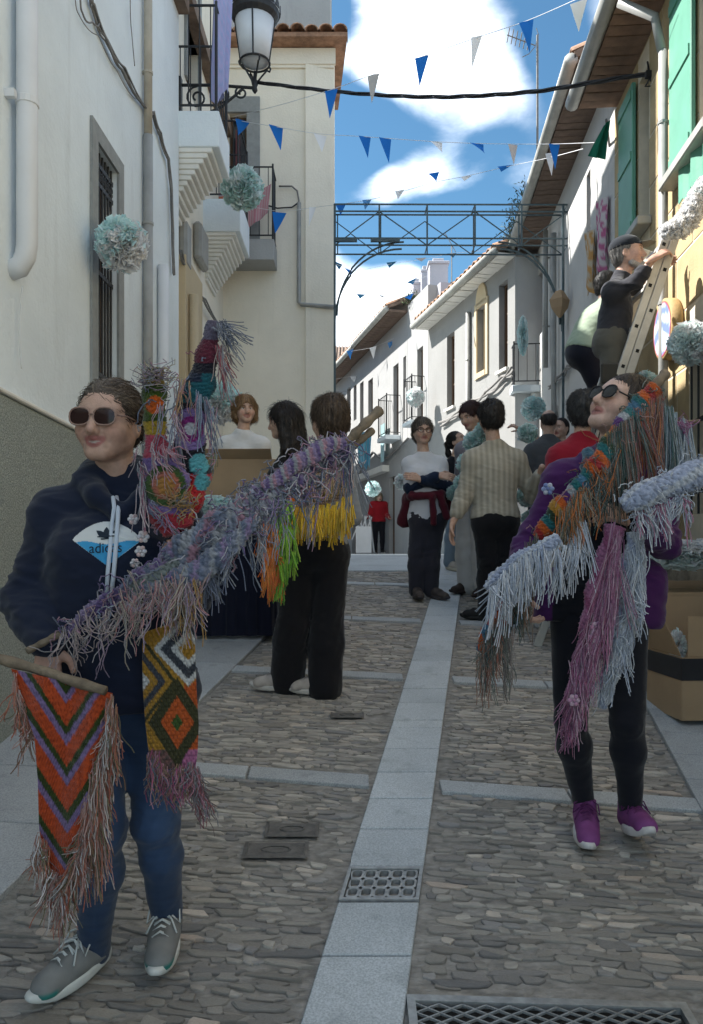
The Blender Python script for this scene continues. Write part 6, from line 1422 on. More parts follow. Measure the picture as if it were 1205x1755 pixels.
G5 = thing('crochet_streamer', 'taller crochet streamer with teal and lilac flower squares and grey tassel', 'streamer', at(320, 900, 2.03))
pb = [(366, 550, 2.06), (356, 600, 2.05), (343, 655, 2.04), (328, 715, 2.03), (325, 765, 2.02), (332, 815, 2.0), (322, 860, 1.98), (305, 905, 1.96)]; hb = [9, 19, 23, 25, 26, 26, 25, 18]
ctube(pb, hb, colB, 'crochet_sleeve', G5, .0085, seed=7, lump=.006, amp=.0045, nu=44, flat=.5)
fuzz(pb, hb, 18, YC, 'loose_yarn', G5, .05, seed=61)
fringe([(368, 552, 2.03), (382, 562, 2.03)], 70, (.04, .10), [BGR, LGR, (.14, .15, .19)], 'fringe', G5, seed=62, curl=.8, drift=(.45, 0, 0))
fringe([(372, 595, 2.03), (378, 608, 2.03)], 50, (.08, .16), [(.30, .06, .08), (.35, .28, .26), LGR, (.25, .14, .16)], 'fringe', G5, seed=63, curl=.7, drift=(.30, 0, 0))
fringe([(335, 668, 2.0), (350, 690, 2.0), (362, 700, 2.0)], 42, (.08, .20), [BGR, (.20, .25, .34), LGR, (.40, .22, .28), (.34, .28, .28)], 'fringe', G5, seed=64, curl=.7, drift=(.22, 0, 0))
fringe([(305, 665, 2.0), (320, 650, 2.0)], 25, (.06, .14), [(.40, .20, .20), LGR, (.42, .26, .14)], 'fringe', G5, seed=65, curl=.8)
fringe([(368, 770, 2.02), (372, 780, 2.02)], 14, (.05, .12), [(.30, .32, .18), LGR], 'fringe', G5, seed=66, curl=.6)
for k_, (px, py, r_) in enumerate(((228, 890, .014), (245, 920, .016), (241, 945, .015), (231, 965, .012))):
    o = flower(at(px, py, 1.935), r_, [(.60, .58, .62), (.62, .45, .44), (.60, .56, .58)], 'crochet_flower', None); tag(o, ['white crochet flower pinned highest on navy hoodie', 'pink-edged crochet flower second from top on navy hoodie', 'pale crochet flower third from top on navy hoodie', 'small pink crochet flower lowest on navy hoodie'][k_], 'flower', 'crochet flowers on the hoodie')
# ---- right woman's rainbow garland
OR2, TEA, GRN, BLU, RED, PP = (.55, .11, .02), (.02, .14, .15), (.035, .065, .035), (.06, .16, .26), (.36, .03, .03), (.10, .03, .16)
H1 = thing('garland', 'rainbow crochet garland with long orange and teal yarn fringe on a green stick', 'garland', at(980, 1000, 2.55))
stick([(1142, 640, 2.66), (1096, 692, 2.62)], 9, 'stick', H1, MT['stick'], 8)
ha_ = [(1126, 664, 2.62), (1100, 694, 2.60), (1064, 735, 2.55), (1030, 790, 2.50), (1000, 832, 2.48), (960, 875, 2.48), (925, 925, 2.50)]; hh_ = [14, 17, 16, 18, 19, 20, 15]
def rb(px, py, s, a): return pick((OR2, RED, OR2, TEA, BLU, TEA, (.40, .42, .45), PP, OR2, (.50, .25, .04), GRN, TEA), s*26+.35*math.sin(a))
ctube(ha_, hh_, rb, 'crochet_sleeve', H1, .010, seed=9, lump=.006)
hb_ = [(880, 1015, 2.50), (864, 1050, 2.50), (842, 1090, 2.50), (828, 1120, 2.50)]
ctube(hb_, [10, 17, 19, 12], lambda px, py, s, a: OR2 if (math.sin(a*2+s*14) > .1) else (RED if s < .6 else BLU), 'crochet_sleeve', H1, .010, seed=10)
ycl = [GRN, TEA, (.14, .16, .14), (.40, .16, .06), (.30, .08, .06), (.20, .22, .20), (.38, .22, .20), (.05, .10, .08)]
fuzz(ha_, hh_, 80, ycl, 'loose_yarn', H1, .06, seed=71)
c_l = [(.015, .075, .065), (.10, .12, .11), (.02, .05, .045), (.18, .10, .06), (.16, .19, .19)]
fringe([(1046, 745, 2.50), (1062, 730, 2.52), (1090, 708, 2.55)], 210, (.24, .36), c_l+[(.24, .14, .12)], 'fringe', H1, seed=72, curl=.4, jit=5)
fringe([(1082, 712, 2.56), (1110, 690, 2.58), (1130, 684, 2.58)], 230, (.24, .38), [(.30, .12, .05), (.46, .13, .02), (.20, .08, .06), (.09, .10, .09), (.24, .16, .14), (.32, .10, .12)], 'fringe', H1, seed=73, curl=.4, jit=5)
fringe([(1120, 690, 2.60), (1146, 700, 2.60), (1160, 712, 2.60)], 170, (.22, .36), [(.30, .40, .46), (.20, .26, .28), (.05, .12, .11), (.14, .16, .15), (.36, .42, .48)], 'fringe', H1, seed=74, curl=.4, jit=4)
fringe([(1005, 838, 2.44), (985, 858, 2.44), (965, 880, 2.44)], 190, (.09, .20), [(.16, .14, .09), (.28, .14, .05), (.10, .12, .09), (.46, .13, .02), (.22, .20, .17)], 'fringe', H1, seed=75, curl=.8)
fringe([(1045, 800, 2.46), (1020, 830, 2.46)], 110, (.10, .20), c_l+[(.46, .13, .02)], 'fringe', H1, seed=76, curl=.9, loops=.2)
fringe([(930, 915, 2.46), (900, 945, 2.46), (875, 1000, 2.46)], 150, (.10, .22), [(.02, .07, .06), (.12, .13, .11), (.18, .14, .10), (.09, .09, .06)], 'fringe', H1, seed=77, curl=.6)
fringe([(884, 1025, 2.46), (905, 1010, 2.46)], 90, (.10, .20), [(.14, .13, .10), (.20, .14, .10), (.04, .08, .07), (.22, .10, .06)], 'fringe', H1, seed=78, curl=.6)
fringe([(858, 1060, 2.47), (838, 1100, 2.47), (824, 1118, 2.47)], 190, (.10, .21), [(.25, .09, .06), (.12, .14, .12), (.30, .16, .11), (.06, .10, .10), (.26, .21, .18)], 'fringe', H1, seed=79, curl=.7, drift=(-.04, 0, 0))
fringe([(862, 1070, 2.47), (868, 1080, 2.47)], 40, (.20, .28), [(.24, .20, .18), (.14, .15, .13)], 'fringe', H1, seed=80, curl=1.0, drift=(.0, 0, 0))
# ---- pale blue garland
H2 = thing('garland', 'pale blue crochet garland with white fringe crossing the purple fleece', 'garland', at(1050, 960, 2.45))
PB, PW = (.40, .45, .60), (.56, .59, .66)
def pbc(px, py, s, a): return PB if math.sin(a*3+s*9) > -.6 else PW
h2a = [(1290, 780, 2.45), (1210, 808, 2.43), (1150, 830, 2.41), (1100, 850, 2.40), (1066, 868, 2.40)]
ctube(h2a, [22, 22, 23, 22, 16], pbc, 'crochet_sleeve', H2, .017, seed=12, lump=.003, holes=.75, flat=.8)
h2b = [(962, 926, 2.42), (925, 942, 2.42), (885, 962, 2.43), (850, 990, 2.44), (836, 1012, 2.44)]
ctube(h2b, [13, 13, 12, 10, 8], pbc, 'crochet_sleeve', H2, .012, seed=13, lump=.003, holes=.7)
fw_ = [PW, (.50, .54, .62), (.42, .47, .58), (.60, .62, .66)]
fuzz(h2a[1:], [22, 22, 22, 18], 60, fw_, 'loose_yarn', H2, .04, seed=81)
fringe([(1180, 845, 2.40), (1140, 862, 2.40), (1090, 880, 2.40)], 170, (.06, .13), fw_+[(.42, .18, .28)], 'fringe', H2, seed=82, curl=.7, r=.0026)
fringe([(962, 936, 2.41), (900, 960, 2.41), (838, 1012, 2.41)], 300, (.09, .19), fw_, 'fringe', H2, seed=83, curl=.5, r=.0026, drift=(-.12, 0, 0))
fringe([(1005, 890, 2.43), (975, 925, 2.43)], 110, (.10, .20), fw_, 'fringe', H2, seed=84, curl=.6, r=.0025)
# ---- pink and white tails
H3 = thing('yarn_scarf', 'pink crochet scarf of yarn tassels hanging down the right woman\'s front', 'scarf', at(985, 1290, 2.5))
PKS = [(.40, .16, .28), (.46, .24, .36), (.34, .10, .20), (.50, .34, .42), (.30, .12, .24)]
pp = [(1056, 900, 2.46), (1036, 980, 2.46), (1018, 1060, 2.46), (1000, 1140, 2.48), (984, 1220, 2.52), (972, 1262, 2.54)]
ctube(pp, [16, 22, 22, 20, 18, 10], lambda px, py, s, a: PKS[0] if math.sin(a*2+s*40) > -.4 else PKS[2], 'crochet_strip', H3, .012, seed=14, flat=.4)
fringe([(1060, 900, 2.43), (1050, 960, 2.43), (1036, 1040, 2.43)], 280, (.14, .30), PKS, 'fringe', H3, seed=91, curl=.6, drift=(-.13, 0, 0), jit=9)
fringe([(1030, 1030, 2.43), (1008, 1110, 2.44), (990, 1190, 2.46)], 300, (.10, .22), PKS, 'fringe', H3, seed=92, curl=.7, drift=(-.16, 0, 0), jit=10)
fringe([(992, 1190, 2.48), (974, 1240, 2.5)], 170, (.06, .13), PKS, 'fringe', H3, seed=93, curl=.7, drift=(-.05, 0, 0), jit=9)
for px, py in ((1022, 1075), (1020, 1092), (984, 1200)): flower(at(px, py, 2.425), .020, [PKS[3], PKS[1]], 'crochet_flower', H3)
H4 = thing('yarn_scarf', 'white yarn scarf hanging beside the pink one', 'scarf', at(1050, 1230, 2.5))
wp = [(1092, 912, 2.47), (1082, 1000, 2.48), (1066, 1090, 2.50), (1045, 1170, 2.53), (1032, 1215, 2.55)]
ctube(wp, [17, 22, 21, 14, 8], lambda px, py, s, a: PW if math.sin(a*2+s*50) > -.3 else PB, 'crochet_strip', H4, .012, seed=15, flat=.4)
fringe([(1096, 920, 2.45), (1090, 980, 2.45), (1080, 1040, 2.45)], 230, (.08, .16), fw_, 'fringe', H4, seed=94, curl=.7, jit=8, r=.0024)
fringe([(1074, 1050, 2.46), (1058, 1120, 2.48), (1044, 1160, 2.5)], 260, (.06, .15), fw_, 'fringe', H4, seed=95, curl=.8, jit=8, r=.0024, drift=(-.15, 0, 0))
H5 = thing('yarn_curtain', 'pale blue yarn hank hanging behind the right woman\'s shoulder', 'yarn hank', at(1165, 850, 2.95))
fringe([(1150, 722, 2.95), (1178, 728, 2.95)], 260, (.22, .30), [(.42, .50, .58), (.50, .54, .60), (.36, .44, .54)], 'fringe', H5, seed=96, curl=.4, jit=5, r=.0028)
fringe([(1150, 722, 2.93), (1175, 726, 2.93)], 40, (.03, .07), [(.45, .12, .30), (.40, .2, .36)], 'fringe', H5, seed=97, curl=1.0, jit=5, loops=.5)
mb = MB().tube([at(1138, 728, 2.97), at(1200, 722, 2.97)], .008, 8); mb.build('stick', MT['stick'], H5, True)
fringe([(1015, 772, 2.62), (1040, 800, 2.58), (1060, 790, 2.6)], 70, (.02, .06), [(.10, .20, .26), (.20, .25, .28), (.30, .34, .38)], 'scarf_yarn', H1, seed=98, curl=1.5, loops=.6)
S_ = SDF(); A = lambda px, py, dy=0: at(px, py, Y2+dy)
S_.chain([A(1008, 775, -.05), A(1012, 800, -.09), A(1040, 812, -.10), A(1072, 800, -.06)], [.02, .026, .028, .022], .02)
V, Q = S_.mesh(.006); V = V+vnormals(V, Q)*(.006*wob(V, 70, 4))[:, None]; mkobj('neck_scarf', V, Q, MT['yarn'], w2['root'], True, np.array((.05, .12, .17))*(1+.8*wob(V, 120, 8))[:, None].clip(-.6, 2))
o = flower(at(940, 838, 2.66), .022, [(.30, .36, .60), (.56, .58, .66), (.2, .26, .5)], 'flower_brooch', None, (-.4, -1, 0)); tag(o, 'blue and white crochet flower pinned to purple fleece', 'flower')
# ---- yellow fringed shawl and lime strip on the woman in black trousers
K1 = thing('fringed_shawl', 'yellow and peach fringed shawl over the short-haired woman\'s back', 'shawl', at(550, 920, 4.2))
def shc(px, py): return (.46, .30, .20) if (py+px*.3) % 31 < 17 else (.52, .36, .16)
cpanel([(512, 800), (505, 840), (500, 885)], [(598, 790), (602, 830), (600, 850)], lambda a, b: 4.16+.0008*abs(a-555), shc, 'crochet_panel', K1, 5, 50, .006)
YE = [(.72, .42, .02), (.78, .50, .03), (.62, .34, .02), (.74, .50, .06)]
fringe([(500, 868, 4.14), (540, 872, 4.13), (575, 868, 4.13), (602, 846, 4.14)], 520, (.14, .22), YE, 'fringe', K1, seed=101, curl=.4, r=.0055, spread=.012, jit=3)
fringe([(508, 815, 4.14), (560, 812, 4.12), (598, 800, 4.14)], 160, (.10, .16), [(.50, .34, .26), (.56, .40, .14), (.46, .30, .28)], 'fringe', K1, seed=102, curl=.4, r=.004, jit=4)
K2 = thing('crochet_strip', 'lime and orange tasselled strip hanging in front of black trousers', 'crochet strip', at(472, 1040, 4.05))
LM, NO = [(.22, .46, .03), (.34, .55, .06), (.12, .32, .03)], [(.62, .14, .02), (.66, .22, .04)]
for k_, (x_, y_) in enumerate(((488, 868), (462, 905), (492, 915), (466, 950), (492, 955), (470, 985))):
    fringe([(x_-14, y_-8, 4.03-.01*k_), (x_+14, y_-8, 4.03-.01*k_)], 90, (.13, .19), LM if k_ % 2 == 0 else NO, 'fringe', K2, seed=110+k_, curl=.35, r=.0042, jit=3)
fringe([(466, 985, 3.99), (486, 985, 3.99)], 60, (.13, .18), LM, 'fringe', K2, seed=120, curl=.3, r=.0042, jit=3)
ctube([(500, 850, 4.06), (480, 900, 4.05), (472, 960, 4.04), (474, 1000, 4.03)], [6, 16, 18, 10], lambda px, py, s, a: LM[0] if int(s*9) % 2 else NO[0], 'crochet_core', K2, .02, nu=20, flat=.4)
# ================================================================ street furniture and decorations
def pompom(c, r, cols, label, seed=0, n=120, group='tissue paper pom-poms', name='paper_pompom', squash=(1, 1, 1), tilt=None, string=None):
    q = np.random.default_rng(seed); V = []; F_ = []; C = []; c = np.array(c, float)
    n = int(n*3.2)
    for k in range(n):
        d = q.normal(size=3); d /= np.linalg.norm(d); a = unit(np.cross(d, q.normal(size=3))); b = np.cross(d, a); o = len(V); m = 6
        side = d@unit(tilt) if tilt is not None else q.uniform(-1, 1); col = np.array(cols[0] if side+q.normal()*.3 > 0 else cols[-1])*q.uniform(.82, 1.12)
        wd = r*q.uniform(.16, .34); h0 = r*q.uniform(.35, .6); h1 = r*q.uniform(.86, 1.10); bend = q.normal(0, .22)*r
        for row_, (hh, ww) in enumerate(((h0, .35), ((h0+h1)/2, .9), (h1, 1.0))):
            for j in range(m):
                u_ = j/(m-1)*2-1; rf = r*.07*(row_)*(1 if j % 2 else -1)*q.uniform(.5, 1.3)
                V.append(c+(d*(hh+r*.05*q.normal()*(row_ == 2))+a*u_*wd*ww+b*(rf+bend*(row_/2)**2))*np.array(squash)); C.append(col*q.uniform(.92, 1.06))
        F_ += [(o+row_*m+j, o+row_*m+j+1, o+(row_+1)*m+j+1, o+(row_+1)*m+j) for row_ in (0, 1) for j in range(m-1)]
    o = mkobj(name, V, F_, MT['tissue'], None, False, np.array(C).clip(0, .92), recalc=False)
    if string is not None:
        p = MB().tube([Vector(c), Vector(string)], .002, 4).build('string', MT['pipe_white'], o)
        p.location = -Vector(o.location)+Vector(o.location)*0; p.matrix_parent_inverse = Matrix.Identity(4)
        for v_ in p.data.vertices: pass
        p.location = (0, 0, 0)
    return tag(o, label, 'pom-pom', group)
AQ, AW, AQ2 = (.70, .92, .92), (.92, .92, .93), (.82, .94, .93)
pompom(at(208, 418, 5.0), .15, [AQ, AW], 'aqua and white paper pom-pom against the barred window of the white house', 1, 150, tilt=(-.5, -.2, .8))
pompom(at(414, 323, 8.8), .21, [AQ2, (.58, .78, .74)], 'round aqua paper pom-pom in front of the iron balcony', 2, 170)
pompom(at(376, 690, 6.9), .17, [AQ, AW], 'paper pom-pom behind the tall crochet streamer', 3, 110, tilt=(0, 0, 1))
pompom(at(362, 868, 5.35), .13, [AQ, AQ2], 'aqua tissue heap on the dark cloth table', 4, 130, squash=(1.1, .8, .55))
pompom(at(1184, 588, 5.0), .122, [AQ2, AW], 'large aqua and white pom-pom by the iron grille of sandstone house', 5, 150, tilt=(-.9, 0, .0))
pompom(at(1108, 655, 5.7), .075, [AQ, AQ2], 'small aqua pom-pom below the round plaque', 6, 90)
pompom(at(915, 700, 10.6), .15, [AQ, AQ2], 'aqua pom-pom under the small balcony with flower pots', 7, 90)
pompom(at(713, 680, 15.5), .17, [AQ2, AW], 'pale pom-pom by the balcony of the chimney house', 8, 70)
pompom(at(690, 826, 11.0), .10, [AW, AQ2], 'white pom-pom left of the woman with crossed arms', 9, 70)
pompom(at(640, 838, 15.0), .14, [AQ2, AQ], 'aqua pom-pom above the distant woman in red', 10, 60)
pompom(at(897, 575, 11.2), .12, [AQ, AQ2], 'aqua tissue tied to the rail of the small far balcony', 11, 60, squash=(.6, .6, 2.2))
for k_, (px, py, Y, r_) in enumerate(((832, 742, 6.32, .085), (812, 758, 6.4, .08), (905, 742, 6.3, .075), (800, 795, 6.6, .08), (797, 828, 6.6, .085), (905, 852, 6.35, .08), (912, 890, 6.4, .075), (780, 845, 6.9, .07))):
    pompom(at(px, py, Y), r_, [AQ2, (.58, .78, .76)], ['aqua tissue ruff left of the beige jumper woman\'s neck', 'aqua tissue ruff on the dark red haired woman\'s shoulder', 'aqua tissue ruff right of the beige jumper woman\'s neck', 'aqua tissue bunch left of the beige jumper', 'aqua tissue bunch at the beige jumper\'s left elbow', 'aqua tissue bunch at the right hem of beige jumper', 'aqua tissue bunch beside the black trousers', 'aqua tissue bunch before the maroon jumper'][k_], 20+k_, 70, 'tissue ruffs in the crowd')
# tissue garland at the head of the ladder
gl = thing('tissue_garland', 'sunlit white and aqua tissue garland fixed above the ladder', 'garland', at(1165, 400, 4.9))
for k_, (px, py, r_) in enumerate(((1146, 396, .045), (1156, 394, .055), (1167, 389, .06), (1178, 378, .065), (1186, 364, .065), (1194, 349, .065), (1202, 335, .065), (1211, 320, .06))):
    o = pompom(at(px, py, 4.9), r_*1.1, [AW, AW] if k_ < 6 else [AW, AQ2], '', 40+k_, 60, None, 'tissue_bunch', tilt=(0, 0, 1))
    for kk in ('label', 'category', 'group'):
        if kk in o: del o[kk]
    w0 = Vector(o.location); o.parent = gl; o.location = w0-gl.location
# ---- wall lantern
LY = 8.2; lc = at(436, 150, LY); lan = thing('wall_lantern', 'black iron street lantern with frosted glass on a scrolled wall bracket', 'lantern', lc)
s_ = LY/F_PX; zL = lambda py: at(436, py, LY).z; cx, cy = lc.x, LY
mb = MB().lathe((cx, cy, 0), [(.146, zL(106)), (.205, zL(36))], 24); mb.build('glass', MT['lamp_glass'], lan, True)
mb = MB().lathe((cx, cy, 0), [(.21, zL(37)), (.245, zL(30)), (.255, zL(22)), (.235, zL(17)), (.22, zL(8)), (.14, zL(-12)), (.10, zL(-16)), (.09, zL(-30)), (.03, zL(-38)), (.02, zL(-60))], 24)
for k_ in range(16):
    a = 2*math.pi*k_/16; mb.prism([Vector((cx+.262*math.cos(a+t_), cy+.262*math.sin(a+t_), zL(22)+h_)) for t_, h_ in ((-.15, 0), (.15, 0), (.10, .05), (0, .075), (-.10, .05))], Vector((math.cos(a), math.sin(a), 0))*.008)
mb.build('crown', MT['iron'], lan)
for k_ in range(4):
    a = 2*math.pi*k_/4-math.pi/2; MB().tube([(cx+.148*math.cos(a), cy+.148*math.sin(a), zL(107)), (cx+.209*math.cos(a), cy+.209*math.sin(a), zL(35))], .009, 6).build('rib', MT['iron'], lan)
MB().tube([(cx+.155*math.cos(a), cy+.155*math.sin(a), zL(108)) for a in np.linspace(0, 6.28, 25)[:-1]], .011, 6, closed=True).build('ring', MT['iron'], lan)
for k_ in range(4):
    a = 2*math.pi*k_/4+.4; P = [(.155, 108), (.17, 112), (.16, 117), (.13, 116), (.08, 127), (.035, 138), (.02, 146)]
    MB().tube([(cx+r_*math.cos(a), cy+r_*math.sin(a), zL(z_)) for r_, z_ in P], .010, 6).build('scroll', MT['iron'], lan)
MB().lathe((cx, cy, 0), [(.01, zL(160)), (.03, zL(155)), (.022, zL(150)), (.035, zL(143)), (.02, zL(136)), (.012, zL(122))], 12).build('stem', MT['iron'], lan, True)
zb = zL(146)
mb = MB().tube([(cx, cy, zb-.03), (cx-.4, cy, zb), (-1.80, cy, zb+.0)], .016, 8); mb.build('arm', MT['iron'], lan)
mb = MB()
def spiral(c, r0, turns, sgn, n=22): return [(c[0]+r0*(1-.75*t_)*math.cos(sgn*turns*2*math.pi*t_+math.pi*.5), c[1], c[2]+r0*(1-.75*t_)*math.sin(sgn*turns*2*math.pi*t_+math.pi*.5)) for t_ in np.linspace(0, 1, n)]
for (dx, r_, sg) in ((-.14, .07, 1), (-.36, .10, -1), (-.60, .12, 1)): MB().tube(spiral((cx+dx, cy, zb-r_-.01), r_, 1.4, sg), .011, 6).build('scroll', MT['iron'], lan)
MB().tube([(-1.80, cy, zb-.42), (-1.6, cy, zb-.34), (-1.35, cy, zb-.22), (-1.15, cy, zb-.05)], .014, 6).build('brace', MT['iron'], lan)
MB().box((-1.785, cy, zb-.2), (.025, .08, .55)).build('wall_plate', MT['iron'], lan)
# ---- festival truss arch
TY = 9.75; ar = thing('truss_arch', 'dark steel lattice arch spanning the street at the bend', 'arch', at(570, 950, TY))
T3 = lambda px, py, d=0: at(px, py, TY)+Vector((0, d, 0))
for py in (350, 362, 408, 420):
    MB().bar(T3(572, py), T3(978, py+1), .016, .016).build('rail', MT['truss'], ar)
for py in (350, 420): MB().bar(T3(572, py, .3), T3(978, py+1, .3), .016, .016).build('rail', MT['truss'], ar)
pxs = [573, 651, 733, 815, 895, 975]
for i_, px in enumerate(pxs):
    MB().bar(T3(px, 350), T3(px, 420), .02, .02).build('upright', MT['truss'], ar); MB().bar(T3(px+4, 350, .3), T3(px+4, 420, .3), .016, .016).build('upright', MT['truss'], ar)
    for py in (350, 420): MB().bar(T3(px, py), T3(px, py, .3), .012, .012).build('cross_bar', MT['truss'], ar)
for i_ in range(5):
    a, b = (362, 420) if i_ % 2 else (420, 362)
    MB().bar(T3(pxs[i_], a, .01), T3(pxs[i_+1], b, .01), .012, .012).build('diagonal', MT['truss'], ar); MB().bar(T3(pxs[i_], b, .3), T3(pxs[i_+1], a, .3), .010, .010).build('diagonal', MT['truss'], ar)
for d_ in (0, 12):
    for x0, x1, y1, sg in ((690, 573, 545, 1), (860, 966, 560, -1)):
        P = [];
        for t_ in np.linspace(0, math.pi/2, 14): P.append(T3(x0+(x1-x0)*math.sin(t_)+sg*d_*.3, 418+(y1-418)*(1-math.cos(t_))-d_+6, .05))
        MB().tube(P, .012, 6).build('arc', MT['truss'], ar)
for px, py1 in ((573, 948), (966, 948), (976, 948)): MB().bar(T3(px, 350), Vector((T3(px, 350).x, TY, gzf(TY))), .028, .028).build('post', MT['truss'], ar)
for px, w_ in ((575, 38), (636, 50)): MB().bar(T3(px, 414, -.03), T3(px+w_, 414, -.03), .03, .035).build('bracket', MT['truss'], ar)
lp_ = at(960, 520, 9.6); mb = MB().lathe(lp_, [(.02, -.17), (.10, -.06), (.125, .04), (.05, .15)], 4); tag(mb.build('paper_lantern', MT['card'], None), 'tan four-sided paper lantern hung on the right post of the arch', 'lantern')
# ---- cable across the street
q0 = [(440, 141, 8.2), (500, 149, 8.1), (580, 158, 7.9), (680, 165, 7.6), (760, 167, 7.4), (850, 163, 7.1), (930, 156, 6.9), (1020, 141, 6.6), (1108, 126, 6.35), (1128, 128, 6.25)]
P = atn(lerp_path(q0, 40)); mb = MB()
for k_ in range(3): mb.tube([Vector(p)+Vector((0, .012*math.sin(i*.7+k_*2.1), .012*math.cos(i*.7+k_*2.1))) for i, p in enumerate(P)], .009, 5)
tag(mb.build('overhead_cable', MT['cable_black'], None, True), 'thick black cable strung across the street from the lantern bracket', 'cable')
mb = MB(); 
for k_ in range(7): c = at(1112+k_*3.2, 122+((k_*7) % 9), 6.3); mb.tube([c, c+Vector((.06*math.sin(k_*2), .02, .09*math.cos(k_*1.7))), c+Vector((.02, .03*math.sin(k_), -.08))], .008, 5)
mb.box(at(1118, 128, 6.3), (.10, .04, .05)); mb.build('cable_clamp', MT['cable_black'], h4)
# ---- bunting
BL, BW = (.008, .15, .52), (.80, .80, .80)
def bunting(label, line, flags, thick=.003):
    L0 = lerp_path(line, 40); root = thing('bunting', label, 'bunting', tuple(atn(L0[20:21, :3])[0]), 'strings of bunting over the street')
    MB().tube([Vector(p) for p in atn(L0[:, :3])], thick, 4).build('string', MT['pipe_white'], root)
    for fx, fy, w_, h_, c, tw, sl in flags:
        i = int(np.argmin(np.abs(L0[:, 0]-fx))); Y = L0[i, 2]; s = Y/F_PX; p0 = at(fx, fy, Y); dx = (L0[min(i+1, 39)]-L0[max(i-1, 0)]); slope = (dx[1]/dx[0]) if abs(dx[0]) > 1e-6 else 0
        W_, H_ = w_*s, h_*s; V = []; F_ = []; nu, nv = 5, 8
        for v_ in range(nv+1):
            t_ = v_/nv
            for u_ in range(nu+1):
                q_ = (u_/nu-.5)*(1-t_*.98); x = q_*W_*math.cos(tw*t_)+sl*t_*H_; y = q_*W_*math.sin(tw*t_+.2)+.05*H_*math.sin(3*t_+fx)*t_; z = -t_*H_-(u_/nu-.5)*(1-t_)*slope*W_
                V.append(p0+Vector((x, y, z)))
        F_ = [(v_*(nu+1)+u_, v_*(nu+1)+u_+1, (v_+1)*(nu+1)+u_+1, (v_+1)*(nu+1)+u_) for v_ in range(nv) for u_ in range(nu)]
        n0 = len(V); V += [p+Vector((0, .002, 0)) for p in V]; F_ += [tuple(j+n0 for j in f[::-1]) for f in F_]
        mkobj('pennant', V, F_, MT['flag'], root, True, np.tile(np.array(c), (len(V), 1)), recalc=False)
bunting('nearest bunting string slanting down from upper right to the end house', [(1070, -45, 5.6), (1000, -6, 6.0), (905, 36, 6.4), (825, 62, 6.7), (724, 97, 7.0), (640, 128, 7.3), (567, 154, 7.7), (480, 180, 8.2), (400, 200, 8.7)],
    [(993, 2, 32, 52, BW, .3, 0), (903, 36, 26, 52, BL, .2, .12), (818, 62, 20, 56, BW, .5, -.15), (724, 97, 24, 52, BL, .3, -.08), (641, 128, 21, 48, (.44, .43, .41), .2, -.06), (567, 154, 22, 50, BL, .3, -.05)])
bunting('second bunting string running level below the thick cable', [(398, 205, 8.6), (470, 217, 8.5), (545, 230, 8.5), (626, 234, 8.5), (661, 237, 8.5), (748, 243, 8.6), (818, 246, 8.6), (880, 247, 8.5), (951, 247, 8.3), (1030, 244, 7.9)],
    [(415, 206, 24, 26, BL, 1.2, -.3), (472, 216, 24, 42, BL, .4, .2), (548, 231, 22, 30, BW, .4, .1), (626, 234, 21, 36, BL, .4, .15), (661, 237, 21, 43, BL, .3, .15), (748, 243, 22, 20, BW, .9, .6), (818, 246, 24, 17, BL, .8, .8), (880, 248, 17, 34, (.58, .52, .48), .2, .05), (951, 247, 20, 44, BL, .3, .02)])
bunting('third bunting string rising from the iron balcony to the right eave', [(440, 356, 10.4), (480, 364, 10.3), (535, 356, 10.2), (580, 350, 10.0), (630, 344, 9.8), (685, 330, 9.6), (745, 312, 9.4), (800, 302, 9.2), (867, 286, 9.0), (945, 270, 8.6), (1000, 255, 8.2)],
    [(478, 364, 24, 36, BL, .5, -.2), (535, 355, 12, 34, BW, 1.0, -.2), (583, 350, 18, 18, BL, .6, 0), (630, 342, 16, 18, (.10, .30, .60), .7, -.2), (686, 326, 17, 16, BW, .5, -.2), (744, 296, 20, 16, BL, .9, .3), (800, 302, 20, 8, BW, .3, -.4), (866, 284, 26, 10, BL, .4, -.6), (944, 262, 18, 40, BW, .3, .05)])
bunting('bunting string just below the lattice arch', [(573, 452, 13.5), (610, 466, 13.6), (672, 452, 13.9), (730, 444, 14.2), (775, 434, 14.5), (850, 428, 14.8)],
    [(578, 450, 16, 12, (.02, .10, .20), .3, .2), (597, 462, 14, 10, BL, .4, .3), (672, 449, 18, 10, (.02, .12, .22), .5, -.4), (722, 442, 20, 6, (.4, .4, .4), .2, .2), (775, 434, 17, 8, (.02, .12, .22), .6, .3)])
bunting('small far bunting string in front of the chimneys', [(573, 512, 17), (620, 505, 17), (665, 507, 17), (710, 482, 17), (740, 470, 17)],
    [(620, 504, 16, 8, (.02, .14, .26), .3, -.3), (656, 506, 12, 4, (.4, .4, .4), 0, 0), (706, 480, 18, 8, (.02, .12, .24), .3, .3), (702, 506, 16, 8, BL, .5, .3)])
bunting('far bunting string from the tiled roof to the gothic house', [(573, 615, 20), (600, 602, 20), (640, 596, 19), (672, 582, 18.5), (720, 560, 17), (765, 530, 16), (808, 490, 15), (850, 478, 14.5)],
    [(600, 600, 14, 16, (.05, .22, .55), .2, 0), (640, 595, 12, 20, BW, .2, .05), (672, 585, 14, 12, (.08, .24, .52), .4, -.3), (730, 567, 10, 12, (.10, .14, .22), .3, 0), (780, 496, 14, 16, BW, .2, .1), (808, 487, 13, 12, BL, .2, .1), (824, 488, 13, 12, (.12, .28, .55), .3, .2)])
bunting('lowest far bunting string across the long white house', [(573, 650, 22), (600, 645, 22), (640, 640, 21.5), (690, 650, 20)], [(606, 645, 14, 10, BW, .3, .2), (640, 641, 12, 10, (.2, .28, .45), .4, -.3)])
